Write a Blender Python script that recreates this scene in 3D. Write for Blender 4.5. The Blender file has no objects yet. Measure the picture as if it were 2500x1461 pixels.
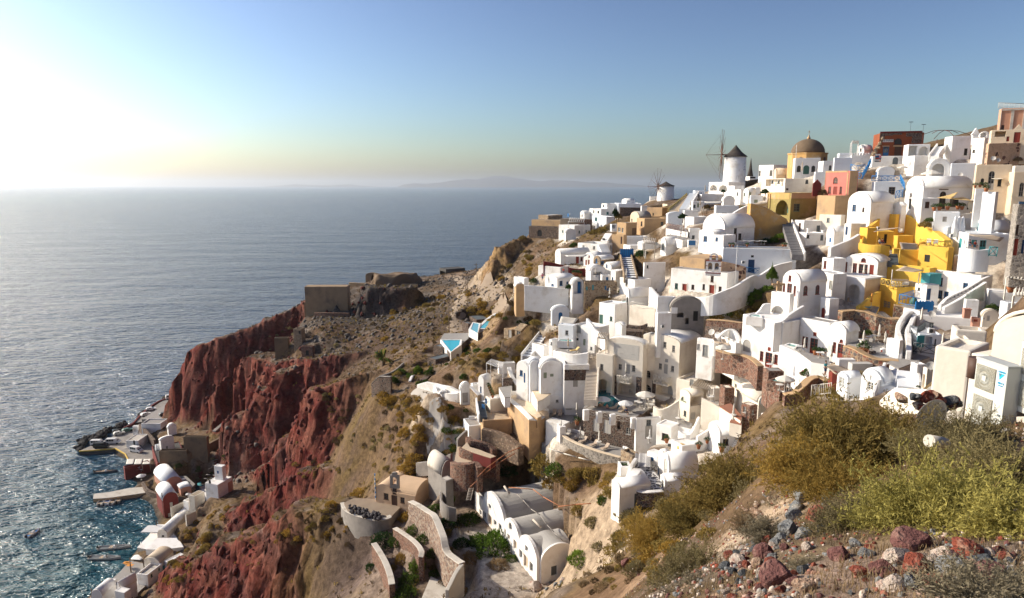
import bpy,bmesh,math,random
import numpy as np
from mathutils import Vector,Matrix
from mathutils.bvhtree import BVHTree
BN=bmesh.new;cos=math.cos;sin=math.sin;pi=math.pi;en=enumerate;Vc=Vector;BM_=bpy.data.meshes;BO_=bpy.data.objects
S0='white_house';S1='whitewash';S2='vl';S3='whitecool';S4='whitecream';S5='white'
S6='paving';S7='white_wall';S8='tan';S9='slate';S10='white_vault_house';S11='cloth'
S12='darkstone';S13='paleroof';S14='clothbeige';S15='stone_wall';S16='concrete';S17='darkgreen'
S18='redstone';S19='cream';S20='timber';S21='brightblue';S22='rockred';S23='rockgrey'
S24='rockpurple';S25='rockwhite';S26='yellow';S27='cream_house';S28='paletimber';S29='black'
S30='tanstone';S31='navy';S32='ltgrey';S33='rocktan';S34='Scale';S35='redwall'
S36='Vector';S37='stand';S38='stone_house';S39='greyolive';S40='drystraw';S41='Object'
S42='cobble';S43='pelvis';S44='ruinbrown';S45='ShaderNodeTexNoise';S46='ShaderNodeValToRGB';S47='darkconcrete'
S48='stonewall';S49='rustmetal';S50='yellow_house';S51='rockdark';S52='Roughness';S53='ShaderNodeMixRGB'
S54='greyroof';S55='poolpale';S56='tan_house';S57='flagpole';S58='olivegold';S59='brownshrub'
S60='greenshrub';S61='Principled BSDF';S62='Base Color';S63='ShaderNodeMath';S64='thornolive';S65='Specular IOR Level'
S66='ShaderNodeTexCoord';S67='ShaderNodeBump';S68='white_wall_house';S69='ShaderNodeTexVoronoi'
rnd=random.Random(7);ruf=rnd.uniform
def iv(n,k,v):n.inputs[k].default_value=v
def NL(nt,a,b):nt.links.new(a,b)
R=math.radians
sc=bpy.context.scene
col=sc.collection
# camera, sky, sun, exposure
CAM_H=105.
FPX=1630.
PITCH=R(9.68)
cam=bpy.data.cameras.new('camera')
cam.sensor_width=36.
cam.lens=36.*FPX/2500.
cam.clip_start=.3
cam.clip_end=90000.
camo=BO_.new('camera',cam)
camo.location=(0,0,CAM_H)
camo.rotation_euler=(pi/2-PITCH,0,0)
col.objects.link(camo)
sc.camera=camo
SUN_AZ=-73.
SUN_EL=27.
world=bpy.data.worlds.new('World')
sc.world=world
world.use_nodes=True
wn,wl=world.node_tree.nodes,world.node_tree.links
wn.clear()
sky=wn.new('ShaderNodeTexSky')
sky.sky_type='NISHITA'
sky.sun_disc=False
sky.sun_elevation=R(SUN_EL)
sky.sun_rotation=R(SUN_AZ)
sky.altitude=100
sky.air_density=1.
sky.dust_density=1.2
sky.ozone_density=2.5
bg=wn.new('ShaderNodeBackground')
iv(bg,'Strength',.05)
wo=wn.new('ShaderNodeOutputWorld')
gm=wn.new('ShaderNodeGamma')
iv(gm,1,1.75)
hs=wn.new('ShaderNodeHueSaturation')
iv(hs,'Saturation',.85)
iv(hs,'Value',.4)
wl.new(sky.outputs[0],gm.inputs[0])
wl.new(gm.outputs[0],hs.inputs['Color'])
wl.new(hs.outputs[0],bg.inputs[0])
wl.new(bg.outputs[0],wo.inputs[0])
sun=bpy.data.lights.new('sun','SUN')
sun.energy=2.9
sun.angle=R(.6)
sun.color=(1.,.89,.72)
suno=BO_.new('sun',sun)
sdir=Vc((sin(R(SUN_AZ))*cos(R(SUN_EL)),cos(R(SUN_AZ))*cos(R(SUN_EL)),sin(R(SUN_EL))))
suno.rotation_euler=sdir.to_track_quat('Z','Y').to_euler()
suno.location=(-60,30,180)
col.objects.link(suno)
sc.view_settings.view_transform='Standard'
sc.view_settings.look='None'
sc.view_settings.gamma=1
sc.view_settings.use_curve_mapping=False
sc.view_settings.exposure=1.05
sc.cycles.use_denoising=True
sc.cycles.max_bounces=8
sc.cycles.diffuse_bounces=6
sc.cycles.volume_bounces=0
# pixel <-> place helpers
cP,sP=cos(PITCH),sin(PITCH)
ZO=[0.,0.,1.]
def zoom(x=0.,y=0.,s=1.):ZO[:]=[x,y,s]
def ray(u,v):
 u=ZO[0]+u/ZO[2];v=ZO[1]+v/ZO[2]
 a=(u-1250.)/FPX;b=-(v-730.5)/FPX
 dy=cP+b*sP
 return(a/dy,(-sP+b*cP)/dy)
def W(u,v,Y):
 a,b=ray(u,v)
 return Vc((a*Y,Y,CAM_H+b*Y))
def oz_(u,v,z):
 a,b=ray(u,v)
 Y=(z-CAM_H)/b
 return Vc((a*Y,Y,z))
def pix(p):
 x,y,z=p[0],p[1],p[2]-CAM_H
 d=y*cP-z*sP
 return(1250+FPX*x/d,730.5-FPX*(y*sP+z*cP)/d)
 # object helpers
def tag(o,lb=None,cat=None,gp=None,kind=None):
 if lb:o['label']=lb
 if cat:o['category']=cat
 if gp:o['group']=gp
 if kind:o['kind']=kind
 return o
def lnk(name,data,mats=None,parent=None,loc=None,rz=0,sca=None):
 o=BO_.new(name,data)
 if mats is not None and data is not None and not data.materials:
  for m in(mats if isinstance(mats,(list,tuple))else[mats]):data.materials.append(m)
 if parent:o.parent=parent
 if loc is not None:o.location=loc
 if rz:o.rotation_euler=(0,0,rz)
 if sca is not None:o.scale=sca if isinstance(sca,(tuple,list))else(sca,)*3
 col.objects.link(o)
 return o
def tg_(name,lb,cat,loc=(0,0,0),rz=0,gp=None):
 return tag(lnk(name,None,None,None,loc,rz),lb,cat,gp)
def mb(bm,name='m',smooth=False):
 me=BM_.new(name)
 if smooth:
  for f in bm.faces:f.smooth=True
 bm.to_mesh(me);bm.free()
 return me
def mnp(verts,faces,name='m',smooth=False):
 me=BM_.new(name)
 verts=np.asarray(verts,np.float32);faces=np.asarray(faces,np.int32)
 n,k=faces.shape
 me.vertices.add(len(verts));me.vertices.foreach_set('co',verts.ravel())
 me.loops.add(n*k);me.loops.foreach_set('vertex_index',faces.ravel())
 me.polygons.add(n);me.polygons.foreach_set('loop_start',np.arange(0,n*k,k,dtype=np.int32))
 if smooth:me.polygons.foreach_set('use_smooth',np.ones(n,bool))
 me.update(calc_edges=True)
 return me
def bx(bm,x0,y0,z0,x1,y1,z1,mi=0):
 v=[bm.verts.new(p)for p in((x0,y0,z0),(x1,y0,z0),(x1,y1,z0),(x0,y1,z0),(x0,y0,z1),(x1,y0,z1),(x1,y1,z1),(x0,y1,z1))]
 for q in((3,2,1,0),(4,5,6,7),(0,1,5,4),(1,2,6,5),(2,3,7,6),(3,0,4,7)):
  f=bm.faces.new([v[i]for i in q]);f.material_index=mi
 return v
def tube(bm,p,q,r0,r1=None,n=6,mi=0):
 p,q=Vc(p),Vc(q);r1=r0 if r1 is None else r1
 d=(q-p)
 if d.length<1e-6:return
 m=d.to_track_quat('Z','Y').to_matrix()
 a=[bm.verts.new(p+m@Vc((r0*cos(2*pi*i/n),r0*sin(2*pi*i/n),0)))for i in range(n)]
 b=[bm.verts.new(q+m@Vc((r1*cos(2*pi*i/n),r1*sin(2*pi*i/n),0)))for i in range(n)]
 for i in range(n):
  f=bm.faces.new((a[i],a[(i+1)%n],b[(i+1)%n],b[i]));f.material_index=mi;f.smooth=True
 f=bm.faces.new(a[::-1]);f.material_index=mi
 f=bm.faces.new(b);f.material_index=mi
def bo(t,nm,m,*a,w=0,g=1):
 b=BN();bx(b,*a)
 if w:bevel(b,w,g)
 return lnk(nm,mb(b),MT[m],t)
def ro(t,nm,m,*a,**k):
 b=BN();tube(b,*a,**k)
 return lnk(nm,mb(b),MT[m],t)
def la(t,nm,m,*a,**k):
 b=BN();lathe(b,*a,**k)
 return lnk(nm,mb(b),MT[m],t)
def prism(bm,poly,z0,z1,mi=0):
 a=[bm.verts.new((p[0],p[1],z0))for p in poly];b=[bm.verts.new((p[0],p[1],z1))for p in poly]
 n=len(poly)
 fs=[bm.faces.new(a[::-1]),bm.faces.new(b)]
 for i in range(n):fs.append(bm.faces.new((a[i],a[(i+1)%n],b[(i+1)%n],b[i])))
 for f in fs:f.material_index=mi
 return a,b
def lathe(bm,prof,n=16,c=(0,0),mi=0,cap=True,smooth=True):
 rings=[]
 for r,z in prof:
  rings.append([bm.verts.new((c[0]+r*cos(2*pi*i/n),c[1]+r*sin(2*pi*i/n),z))for i in range(n)])
 for k in range(len(rings)-1):
  for i in range(n):
   f=bm.faces.new((rings[k][i],rings[k][(i+1)%n],rings[k+1][(i+1)%n],rings[k+1][i]));f.smooth=smooth;f.material_index=mi
 if cap:
  f=bm.faces.new(rings[0][::-1]);f.material_index=mi
  f=bm.faces.new(rings[-1]);f.material_index=mi
def bevel(bm,w,seg=2,edges=None):
 bmesh.ops.bevel(bm,geom=list(edges if edges is not None else bm.edges),offset=w,segments=seg,profile=.6,affect='EDGES',clamp_overlap=True)
 # numpy noise
_hash=np.random.RandomState(11).permutation(512).astype(np.int64)
_hash=np.concatenate([_hash,_hash,_hash])
_gr=np.random.RandomState(5).uniform(-1,1,(512,3));_gr/=np.linalg.norm(_gr,axis=1)[:,None]
def nz3(x,y,z):
 xi,yi,zi=np.floor(x).astype(np.int64),np.floor(y).astype(np.int64),np.floor(z).astype(np.int64)
 fx,fy,fz=x-xi,y-yi,z-zi
 w=lambda t:t*t*t*(t*(t*6-15)+10)
 wx,wy,wz=w(fx),w(fy),w(fz)
 out=0
 for dx in(0,1):
  for dy in(0,1):
   for dz in(0,1):
    h=_hash[(_hash[(_hash[(xi+dx)&511]+yi+dy)&511]+zi+dz)&511]
    g=_gr[h]
    out=out+(wx if dx else 1-wx)*(wy if dy else 1-wy)*(wz if dz else 1-wz)*(g[:,0]*(fx-dx)+g[:,1]*(fy-dy)+g[:,2]*(fz-dz))
 return out*1.6
def fbm(x,y,z,s,octv=4,gain=.5,ridged=False):
 x,y,z=np.asarray(x,float)/s,np.asarray(y,float)/s,np.asarray(z,float)/s
 a,t=1.,0
 for k in range(octv):
  n=nz3(x+17.3*k,y+9.1*k,z+3.7*k)
  t=t+a*((1-2*np.abs(n))if ridged else n);a*=gain;x,y,z=x*2.03,y*2.03,z*2.03
 return t
class RBF:
 def __init__(s,P,val,smooth=0.):
  P=np.asarray(P,float);val=np.asarray(val,float);n,d=P.shape
  D=np.linalg.norm(P[:,None]-P[None],axis=2)
  A=np.zeros((n+d+1,n+d+1));A[:n,:n]=D-np.diag(np.broadcast_to(smooth,n))
  A[:n,n]=1;A[:n,n+1:]=P;A[n,:n]=1;A[n+1:,:n]=P.T
  s.P,s.d=P,d
  s.w=np.linalg.solve(A,np.concatenate([val,np.zeros(d+1)]))
 def __call__(s,Q):
  Q=np.atleast_2d(np.asarray(Q,float));out=np.empty(len(Q));n=len(s.P)
  for i in range(0,len(Q),20000):
   q=Q[i:i+20000]
   D=np.sqrt(np.maximum((q*q).sum(1)[:,None]+(s.P*s.P).sum(1)[None]-2*(q@s.P.T),0))
   out[i:i+20000]=D@s.w[:n]+s.w[n]+q@s.w[n+1:]
  return out
  # materials
MT={}
def nd(nt,t,**k):
 n=nt.nodes.new(t)
 for a,b in k.items():setattr(n,a,b)
 return n
def mat(name,c,rough=.85,c2=None,scale=1.,amt=.5,bump=0.,bscale=None,metal=0.,spec=.3,c3=None,s3=.15,det=5.):
 m=bpy.data.materials.new(name);m.use_nodes=True
 nt=m.node_tree;b=nt.nodes[S61]
 iv(b,S52,rough);iv(b,'Metallic',metal)
 iv(b,S65,spec)
 tc=nd(nt,S66)
 src=None
 if c2 is not None:
  n=nd(nt,S45);iv(n,S34,scale);iv(n,'Detail',det)
  NL(nt,tc.outputs[S41],n.inputs[S36])
  r=nd(nt,S46);r.color_ramp.elements[0].position=.5-amt/2;r.color_ramp.elements[1].position=.5+amt/2
  r.color_ramp.elements[0].color=(*c2,1);r.color_ramp.elements[1].color=(*c,1)
  NL(nt,n.outputs[0],r.inputs[0]);src=r.outputs[0]
  if c3 is not None:
   n3=nd(nt,S45);iv(n3,S34,s3);iv(n3,'Detail',6);iv(n3,S52,.65)
   NL(nt,tc.outputs[S41],n3.inputs[S36])
   r3=nd(nt,S46);r3.color_ramp.elements[0].position=.52;r3.color_ramp.elements[1].position=.68
   NL(nt,n3.outputs[0],r3.inputs[0])
   mx=nd(nt,S53);NL(nt,r3.outputs[0],mx.inputs[0]);NL(nt,src,mx.inputs[1]);iv(mx,2,(*c3,1))
   src=mx.outputs[0]
  NL(nt,src,b.inputs[S62])
 else:
  iv(b,S62,(*c,1))
 if bump:
  n2=nd(nt,S45);iv(n2,S34,bscale or scale*3);iv(n2,'Detail',6)
  NL(nt,tc.outputs[S41],n2.inputs[S36])
  bp=nd(nt,S67);iv(bp,'Strength',1.);iv(bp,'Distance',bump)
  NL(nt,n2.outputs[0],bp.inputs['Height']);NL(nt,bp.outputs[0],b.inputs['Normal'])
 MT[name]=m
 return m
def smat(name,cols,mortar,scale=3.,bump=.06,rough=.95):
 m=bpy.data.materials.new(name);m.use_nodes=True
 nt=m.node_tree;b=nt.nodes[S61];iv(b,S52,rough);iv(b,S65,.15)
 tc=nd(nt,S66)
 vo=nd(nt,S69);iv(vo,S34,scale)
 ve=nd(nt,S69,feature='DISTANCE_TO_EDGE');iv(ve,S34,scale)
 ns=nd(nt,S45);iv(ns,S34,scale*1.3)
 mxv=nd(nt,S53);iv(mxv,0,.12)
 NL(nt,tc.outputs[S41],mxv.inputs[1]);NL(nt,ns.outputs[1],mxv.inputs[2]);NL(nt,tc.outputs[S41],ns.inputs[S36])
 NL(nt,mxv.outputs[0],vo.inputs[S36]);NL(nt,mxv.outputs[0],ve.inputs[S36])
 sp=nd(nt,'ShaderNodeSeparateColor');NL(nt,vo.outputs['Color'],sp.inputs[0])
 cr=nd(nt,S46);cr.color_ramp.interpolation='CONSTANT'
 els=cr.color_ramp.elements
 while len(els)<len(cols):els.new(.5)
 for i,c in en(cols):els[i].position=i/len(cols);els[i].color=(*c,1)
 NL(nt,sp.outputs[0],cr.inputs[0])
 er=nd(nt,S46);er.color_ramp.elements[0].position=.03;er.color_ramp.elements[1].position=.11
 NL(nt,ve.outputs[0],er.inputs[0])
 mx=nd(nt,S53);NL(nt,er.outputs[0],mx.inputs[0]);iv(mx,1,(*mortar,1));NL(nt,cr.outputs[0],mx.inputs[2])
 NL(nt,mx.outputs[0],b.inputs[S62])
 bp=nd(nt,S67);iv(bp,'Distance',bump);NL(nt,er.outputs[0],bp.inputs['Height']);NL(nt,bp.outputs[0],b.inputs['Normal'])
 MT[name]=m
 return m
mat(S1,(.86,.85,.83),.9,(.79,.77,.74),.9,.6,.02,2.5,c3=(.66,.62,.56),s3=.35)
mat(S3,(.80,.82,.84),.9,(.72,.75,.78),.8,.6,.02,2.5,c3=(.68,.67,.66),s3=.3)
mat(S4,(.80,.74,.64),.9,(.72,.65,.55),.9,.6,.02,2.5,c3=(.62,.54,.44),s3=.3)
mat(S19,(.74,.62,.46),.9,(.66,.53,.38),.8,.6,.02,2.5,c3=(.58,.46,.33),s3=.3)
mat(S26,(.84,.54,.10),.9,(.76,.46,.07),.7,.6,.02,2.5)
mat('pinkwall',(.62,.22,.18),.9,(.52,.17,.14),.8,.6,.02,2.5)
mat('salmon',(.62,.33,.21),.9,(.55,.28,.18),.8,.6,.02,2.5)
mat(S8,(.55,.37,.20),.9,(.45,.30,.17),.8,.6,.03,2.5,c3=(.36,.25,.16),s3=.3)
mat('ochre',(.60,.36,.12),.9,(.46,.28,.12),.9,.5,.03,2.5,c3=(.50,.40,.28),s3=.35)
mat('olive',(.34,.27,.09),.9,(.27,.21,.08),.7,.6,.03,2.5,c3=(.45,.33,.16),s3=.35)
mat('rust',(.30,.085,.035),.9,(.22,.065,.03),.8,.6,.03,2.5)
mat(S35,(.19,.035,.03),.9,(.14,.03,.028),.8,.6,.03,2.5)
mat('pink',(.52,.27,.20),.9,(.44,.23,.17),.8,.6,.02)
mat(S16,(.33,.30,.27),.95,(.25,.23,.21),.9,.6,.03,3,c3=(.20,.18,.165),s3=.3)
mat('vaultgrey',(.45,.43,.40),.95,(.37,.355,.33),.6,.7,.03,3,c3=(.22,.21,.195),s3=.4)
mat(S47,(.10,.095,.09),.95,(.07,.065,.06),.9,.6,.03)
mat(S6,(.36,.34,.32),.95,(.28,.265,.25),1.5,.6,.02)
mat('redpaving',(.36,.16,.10),.95,(.28,.13,.09),1.5,.6,.02)
mat(S13,(.60,.56,.50),.95,(.48,.44,.38),.5,.7,.02,c3=(.36,.31,.25),s3=.35)
mat(S54,(.40,.38,.36),.95,(.30,.28,.26),.6,.7,.02)
mat('domebrown',(.19,.135,.085),.9,(.15,.105,.068),1.2,.5,.03,3)
mat(S42,(.25,.24,.24),.95,(.17,.16,.16),2,.6,.03)
smat(S48,[(.22,.12,.085),(.15,.10,.08),(.30,.20,.13),(.12,.10,.095),(.27,.11,.075)],(.34,.27,.2),2.6)
smat(S18,[(.21,.10,.07),(.16,.08,.06),(.25,.14,.10),(.13,.08,.065)],(.29,.21,.16),2.8)
smat(S12,[(.085,.06,.05),(.12,.075,.06),(.06,.05,.05),(.14,.09,.07)],(.26,.21,.17),3.2)
smat(S30,[(.34,.24,.15),(.27,.19,.12),(.40,.30,.20),(.22,.16,.11)],(.40,.32,.23),2.8)
smat('greystone',[(.30,.27,.24),(.24,.215,.19),(.36,.32,.28),(.20,.18,.16)],(.40,.36,.31),2.4)
smat('slopestone',[(.20,.14,.10),(.26,.19,.13),(.16,.12,.09),(.30,.22,.16)],(.17,.12,.09),2.2)
smat('crazypaving',[(.16,.155,.16),(.22,.21,.21),(.13,.125,.13)],(.72,.70,.67),1.5,.02)
for n_,c_ in dict(red=(.26,.045,.03),blue=(.03,.15,.36),turq=(.06,.33,.37),green=(.07,.16,.13),sage=(.30,.34,.24),white=(.74,.73,.71),brown=(.10,.055,.04),grey=(.40,.38,.35),dark=(.03,.028,.027),yell=(.74,.50,.10),navy=(.02,.06,.15),wood=(.24,.15,.09),slate=(.13,.15,.16),ltgrey=(.56,.54,.50),steel=(.5,.5,.5),terracotta=(.42,.16,.07),orange=(.80,.33,.05),brightblue=(.02,.22,.55),cloth=(.74,.70,.62),clothbeige=(.58,.46,.33),clothyellow=(.72,.50,.20),lounger=(.52,.41,.31),red2=(.5,.04,.03),black=(.012,.012,.012),pinkcloth=(.55,.10,.22)).items():
 mat(n_,c_,.6,tuple(x*.85 for x in c_),2.,.6)
mat(S49,(.16,.05,.035),.8,(.10,.04,.03),3,.6)
mat(S20,(.19,.14,.10),.9,(.13,.095,.07),4,.6)
mat(S28,(.52,.46,.39),.9,(.42,.36,.30),4,.6)
mat('thatch',(.10,.085,.07),1.,(.06,.05,.045),6,.6,.05)
mat('reed',(.36,.29,.21),.95,(.24,.19,.14),5,.6,.04)
mat('sandchurch',(.66,.47,.31),.9,(.58,.41,.27),.8,.6,.02,2.5)
mat('dust',(.33,.26,.19),1.,(.26,.20,.15),.5,.6,.05)
mat('whitedust',(.52,.48,.43),1.,(.40,.36,.31),.25,.5,.06,1.5)
mat('stonedark',(.11,.10,.105),.95,(.07,.065,.065),1.5,.5)
smat('rubblewall2',[(.26,.16,.12),(.34,.25,.19),(.20,.11,.08),(.40,.33,.27),(.16,.12,.11)],(.36,.29,.23),3.)
mat('skin',(.45,.25,.17),.6);mat('hair',(.04,.025,.015),.7)
def gmat(name,c,rough=.12):
 m=mat(name,c,rough,spec=.6);return m
m=mat('glassgreen',(.75,.95,.88),.05);m.node_tree.nodes[S61].inputs['Transmission Weight'].default_value=.9
gmat('pane',(.035,.04,.045));gmat('bluepane',(.05,.11,.2));gmat('palepane',(.32,.34,.33))
def wmat(name,c,bumpd=.03,sc_=1.5):
 m=mat(name,c,.06,tuple(x*.88 for x in c),.4,.8,bumpd,sc_,spec=.5);return m
wmat('poolblue',(.03,.48,.60));wmat('poolteal',(.004,.14,.18));wmat(S55,(.20,.48,.43));wmat('poollight',(.16,.50,.58))
def cmat(ch):
 return MT[{'r':'red','b':'blue','t':'turq','g':'green','s':'sage','w':S5,'n':'brown','e':'grey','k':'dark','y':'yell','v':S31,'l':S32,'o':'wood','i':S9}[ch]]
 # ground contact distances (pixel u, v, distance Y in metres)
TOWN=[(2460,345,140),(2310,400,147),(2185,392,166),(2080,400,176),(1968,440,190),(1790,445,225),(1700,475,228),(1620,492,258),(1540,505,248),(1440,545,238),(1330,572,234),(1900,535,152),(2120,590,133),(2260,530,133),(2400,490,126),(1780,600,141),(1640,575,168),(1530,568,190),(1430,650,166),(1320,690,152),(1370,790,139),(1480,725,141),(1720,722,122),(1950,750,101),(2010,640,124),(2160,650,124),(2150,755,103),(2110,800,97),(1870,892,93),(1990,865,91),(2060,880,87),(2280,750,103),(2330,860,84),(2350,640,112),(2460,640,96),(2470,800,72),(2050,960,70),(2150,965,62),(1545,1005,113),(1480,1095,104),(1410,1095,108),(1700,1030,104),(1850,1050,94),(1780,1095,92),(1890,1045,88),(1650,1185,88),(1595,1195,86),(1540,1240,81),(1390,1010,118),(1320,960,122),(1250,985,127),(1135,985,131),(1170,1065,122),(1200,930,133),(1160,1160,112),(1270,1085,112),(1330,1090,110),(1640,870,119),(1760,830,112),(1450,800,128)]
SLOPE=[(1300,1150,106),(1450,1190,98),(1400,1260,92),(1330,1425,87),(1180,1270,99),(1440,1300,84),(1100,1380,95),(1150,1461,85),(1480,1330,80),(1420,1420,79)]
YR=RBF([(u/300,v/300)for u,v,Y in TOWN+SLOPE],[100./Y for u,v,Y in TOWN+SLOPE])
def Yg(u,v):
 u=ZO[0]+u/ZO[2];v=ZO[1]+v/ZO[2]
 return 100./float(YR([(u/300,v/300)])[0])
CP=[]
def cp(u,v,Y):CP.append(tuple(W(u,v,Y)))
def cz(u,v,z):CP.append(tuple(oz_(u,v,z)))
def cw(u,v,Y,z):p=W(u,v,Y);CP.append((p.x,p.y,z))
for t in TOWN+SLOPE:cp(*t)
# shore and sea bed
SHORE=[(440,962),(385,1000),(345,1022),(330,1050),(360,1090),(385,1130),(372,1175),(380,1215),(392,1262),(372,1310),(322,1375),(268,1420),(210,1461),(120,1540),(40,1640)]
for u,v in SHORE:
 cz(u,v,.4);p=oz_(u-60,v+8,0);CP.append((p.x-6,p.y,-9));CP.append((p.x-60,p.y,-25))
 # port and lower flank
for u,v,z in[(430,1040,5),(470,1085,6),(520,1060,9),(560,1110,9),(600,1008,17),(640,990,22),(540,1040,9),(470,1180,5),(540,1190,8),(600,1160,9),(560,1230,13),(480,1260,7),(440,1340,5),(400,1430,5),(500,1280,12),(470,1380,8),(430,1461,6),(340,1461,4),(440,1160,5),(420,1230,4),(410,1110,4),(500,1130,6)]:cz(u,v,z)
# gullies between the fins (u, v for the bearing, distance, altitude)
for u,v,Y,z in[(560,930,262,14),(690,950,232,24),(640,1010,236,16),(760,930,202,32),(820,900,200,42),(690,1060,205,16),(650,1100,212,10),(700,1150,178,17),(760,1150,170,27),(640,1200,185,9),(800,1150,166,31),(900,1190,138,41),(760,1230,146,23),(680,1260,152,18),(600,1300,160,11),(540,1330,165,8),(690,1380,124,19),(640,1440,128,14),(560,1440,138,9),(500,1440,146,7),(760,1420,114,24)]:cw(u,v,Y,z)
# plateau, path, palm garden, scrub slope
for u,v,z in[(1130,690,66),(1100,665,64),(1000,690,62),(900,690,61),(1180,680,68),(1120,760,65),(1115,810,64),(1000,760,58),(900,780,54),(860,830,51),(950,850,55),(930,893,57),(1000,900,60),(1050,880,62),(1085,840,63),(1180,790,67),(1200,830,68),(1230,800,70),(1150,880,68),(1180,900,72),(1120,930,66),(1040,950,64.5),(1060,1000,61.5),(1088,1050,58),(1060,1100,55),(1000,1110,52),(960,1000,57),(900,1000,53),(850,1060,47),(960,1080,51),(900,1110,45),(960,1240,46),(890,1270,46),(1060,1210,50),(1010,1160,50),(1010,1330,45),(960,1390,43),(1050,1440,44),(940,1461,41),(870,1350,40),(800,1330,40),(800,1440,34),(880,1420,37),(1100,1270,47),(1195,1235,58),(1165,1290,52),(1100,1240,48),(1230,750,76),(1200,710,70),(1190,690,69)]:cz(u,v,z)
# far hill behind and below the ridge, and behind the promontory
for u,v,Y,z in[(1300,580,262,80),(1330,575,250,82),(1420,545,275,78),(1200,650,330,66),(1100,660,345,60),(1300,600,400,45),(1100,650,400,15),(900,660,345,45),(900,660,390,5),(750,700,315,30),(700,720,345,0),(560,800,300,10),(1500,500,420,60),(1700,450,330,85),(1900,430,260,100),(2100,400,230,112),(2300,380,200,118),(2500,340,180,122),(2700,340,150,125),(2000,400,420,60),(2500,380,420,60),(2700,500,100,112),(2700,700,60,108),(600,780,380,-15)]:cw(u,v,Y,z)
# the near spur that carries the viewpoint
for t in[(2200,1150,13.5),(2350,1250,9.),(2000,1461,5.8),(2250,1461,5.2),(2490,1461,4.9),(1800,1461,6.8),(2000,1330,8.6),(2200,1330,7.6),(2440,1330,7.),(1850,1330,10.5),(1760,1300,17),(1700,1340,19),(1900,1230,14.5),(1900,1100,20),(1800,1170,28),(1720,1180,42),(1640,1225,60),(1560,1300,57),(1500,1400,50),(1440,1461,56),(1620,1461,16),(1640,1370,24),(1550,1461,33),(1560,1390,41),(2080,1130,16),(2450,1130,11),(2400,1060,13.5),(2300,1010,17.5),(2250,985,26),(2120,1000,34),(1950,1060,40),(1800,1110,60),(2490,1060,12)]:cp(*t)
for x,y,z in[(0,0,101),(-4,6,97),(4,3,101.5),(8,0,103),(-12,12,88),(-6,20,84),(0,30,79),(12,4,102.2),(20,6,104),(30,10,106),(22,-6,106),(0,-10,104),(-20,0,92),(-30,25,74),(-15,45,64),(0,55,61),(-40,60,48),(-70,80,25),(-25,75,46),(-100,60,2),(-130,90,-14),(-60,20,60),(-110,0,20),(3,45,76),(6,52,72),(5,68,57),(12,72,62),(20,60,76),(28,45,84),(30,30,90),(24,20,97),(40,60,79),(33,48,82),(24,30,90),(28,36,87),(20,26,92.5),(34,42,84),(44,54,79),(50,75,84),(22,33,92),(60,90,88)]:CP.append((x,y,z))
_c=np.array(CP)
_c=_c[np.unique(np.round(_c[:,:2]),axis=0,return_index=True)[1]]
CONT=[]
def ground_base():
 global ZB
 a=np.concatenate([_c,np.array(CONT)])if CONT else _c
 lam=np.concatenate([np.full(len(_c),.02),np.full(len(a)-len(_c),.12)])
 k=np.unique(np.round(a[:,:2]/.7),axis=0,return_index=True)[1]
 ZB=RBF(a[k,:2]/50,a[k,2],lam[k])
 # crests of the red fins: (u, v, altitude) points, slope to the near side, slope to the far side
RIDGES=[([(1000,702,66),(900,698,66),(800,712,63),(755,735,57),(660,777,50),(600,805,45),(540,824,42),(497,842,38),(478,900,22),(446,968,3)],3.6,1.6,3.),([(760,868,46),(700,876,42),(650,868,40),(608,868,38),(600,900,33)],3.,1.6,6.),([(900,850,52),(840,862,50),(760,873,47),(700,905,43),(655,950,36),(600,1010,27),(572,1060,18),(568,1110,8)],3.,1.8,4.),([(1000,880,59),(906,905,55.5),(781,947,48),(748,1018,37),(716,1064,30),(706,1100,24),(651,1139,17),(600,1160,10)],2.6,1.8,3.),([(900,1150,41),(872,1148,40),(802,1136,37),(749,1148,34),(670,1196,26),(619,1218,21),(572,1246,15),(544,1268,10)],2.4,1.7,2.2),([(880,1235,45.5),(837,1229,44),(755,1234,41),(701,1259,37),(632,1300,30),(572,1316,26),(509,1353,19),(449,1376,12)],2.4,1.5,3.5),([(640,1300,30),(648,1360,25),(640,1440,18)],1.6,1.6,.5),([(700,1120,24),(665,1125,19),(640,1145,15),(560,1185,9)],1.8,1.8,.5),]
RID=[([oz_(*p)for p in pts],a,b,w)for pts,a,b,w in RIDGES]
CLIFF=[W(1196,690,230),W(1203,640,232),W(1218,606,234),W(1262,585,236),W(1312,571,238),W(1340,565,240)]
def Zf(x,y):
 x=np.asarray(x,float).ravel();y=np.asarray(y,float).ravel()
 base=ZB(np.stack([x,y],1)/50)
 wob=fbm(x,y,x*0+3,15,4)
 red=np.zeros(len(x));z=base.copy()
 for pts,s1,s2,wid in RID+[(CLIFF,3.2,.8,1.5)]:
  best=np.full(len(x),-999.)
  for p,q in zip(pts[:-1],pts[1:]):
   dx,dy=q.x-p.x,q.y-p.y;L2=dx*dx+dy*dy
   t=np.clip(((x-p.x)*dx+(y-p.y)*dy)/L2,0,1)
   ex,ey=x-(p.x+t*dx),y-(p.y+t*dy)
   d=np.sqrt(ex*ex+ey*ey)
   near=(ey<0)if pts is not CLIFF else(ex*.8+ey*.6<0)
   dd=np.maximum(d+wob*np.minimum(d*.3,2.)-wid,0)
   zz=p.z+t*(q.z-p.z)-dd*np.where(near,s1,s2)-.02*np.minimum(d,wid)
   best=np.maximum(best,zz)
  k=.8
  up=best>z
  m=np.maximum(z,best)+np.where(np.abs(z-best)<k,(k-np.abs(z-best))**2/(4*k),0)
  z=m
 return z,base
NEARBOX=(-9.,34.,1.5,44.)
HOLES=[]
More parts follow.
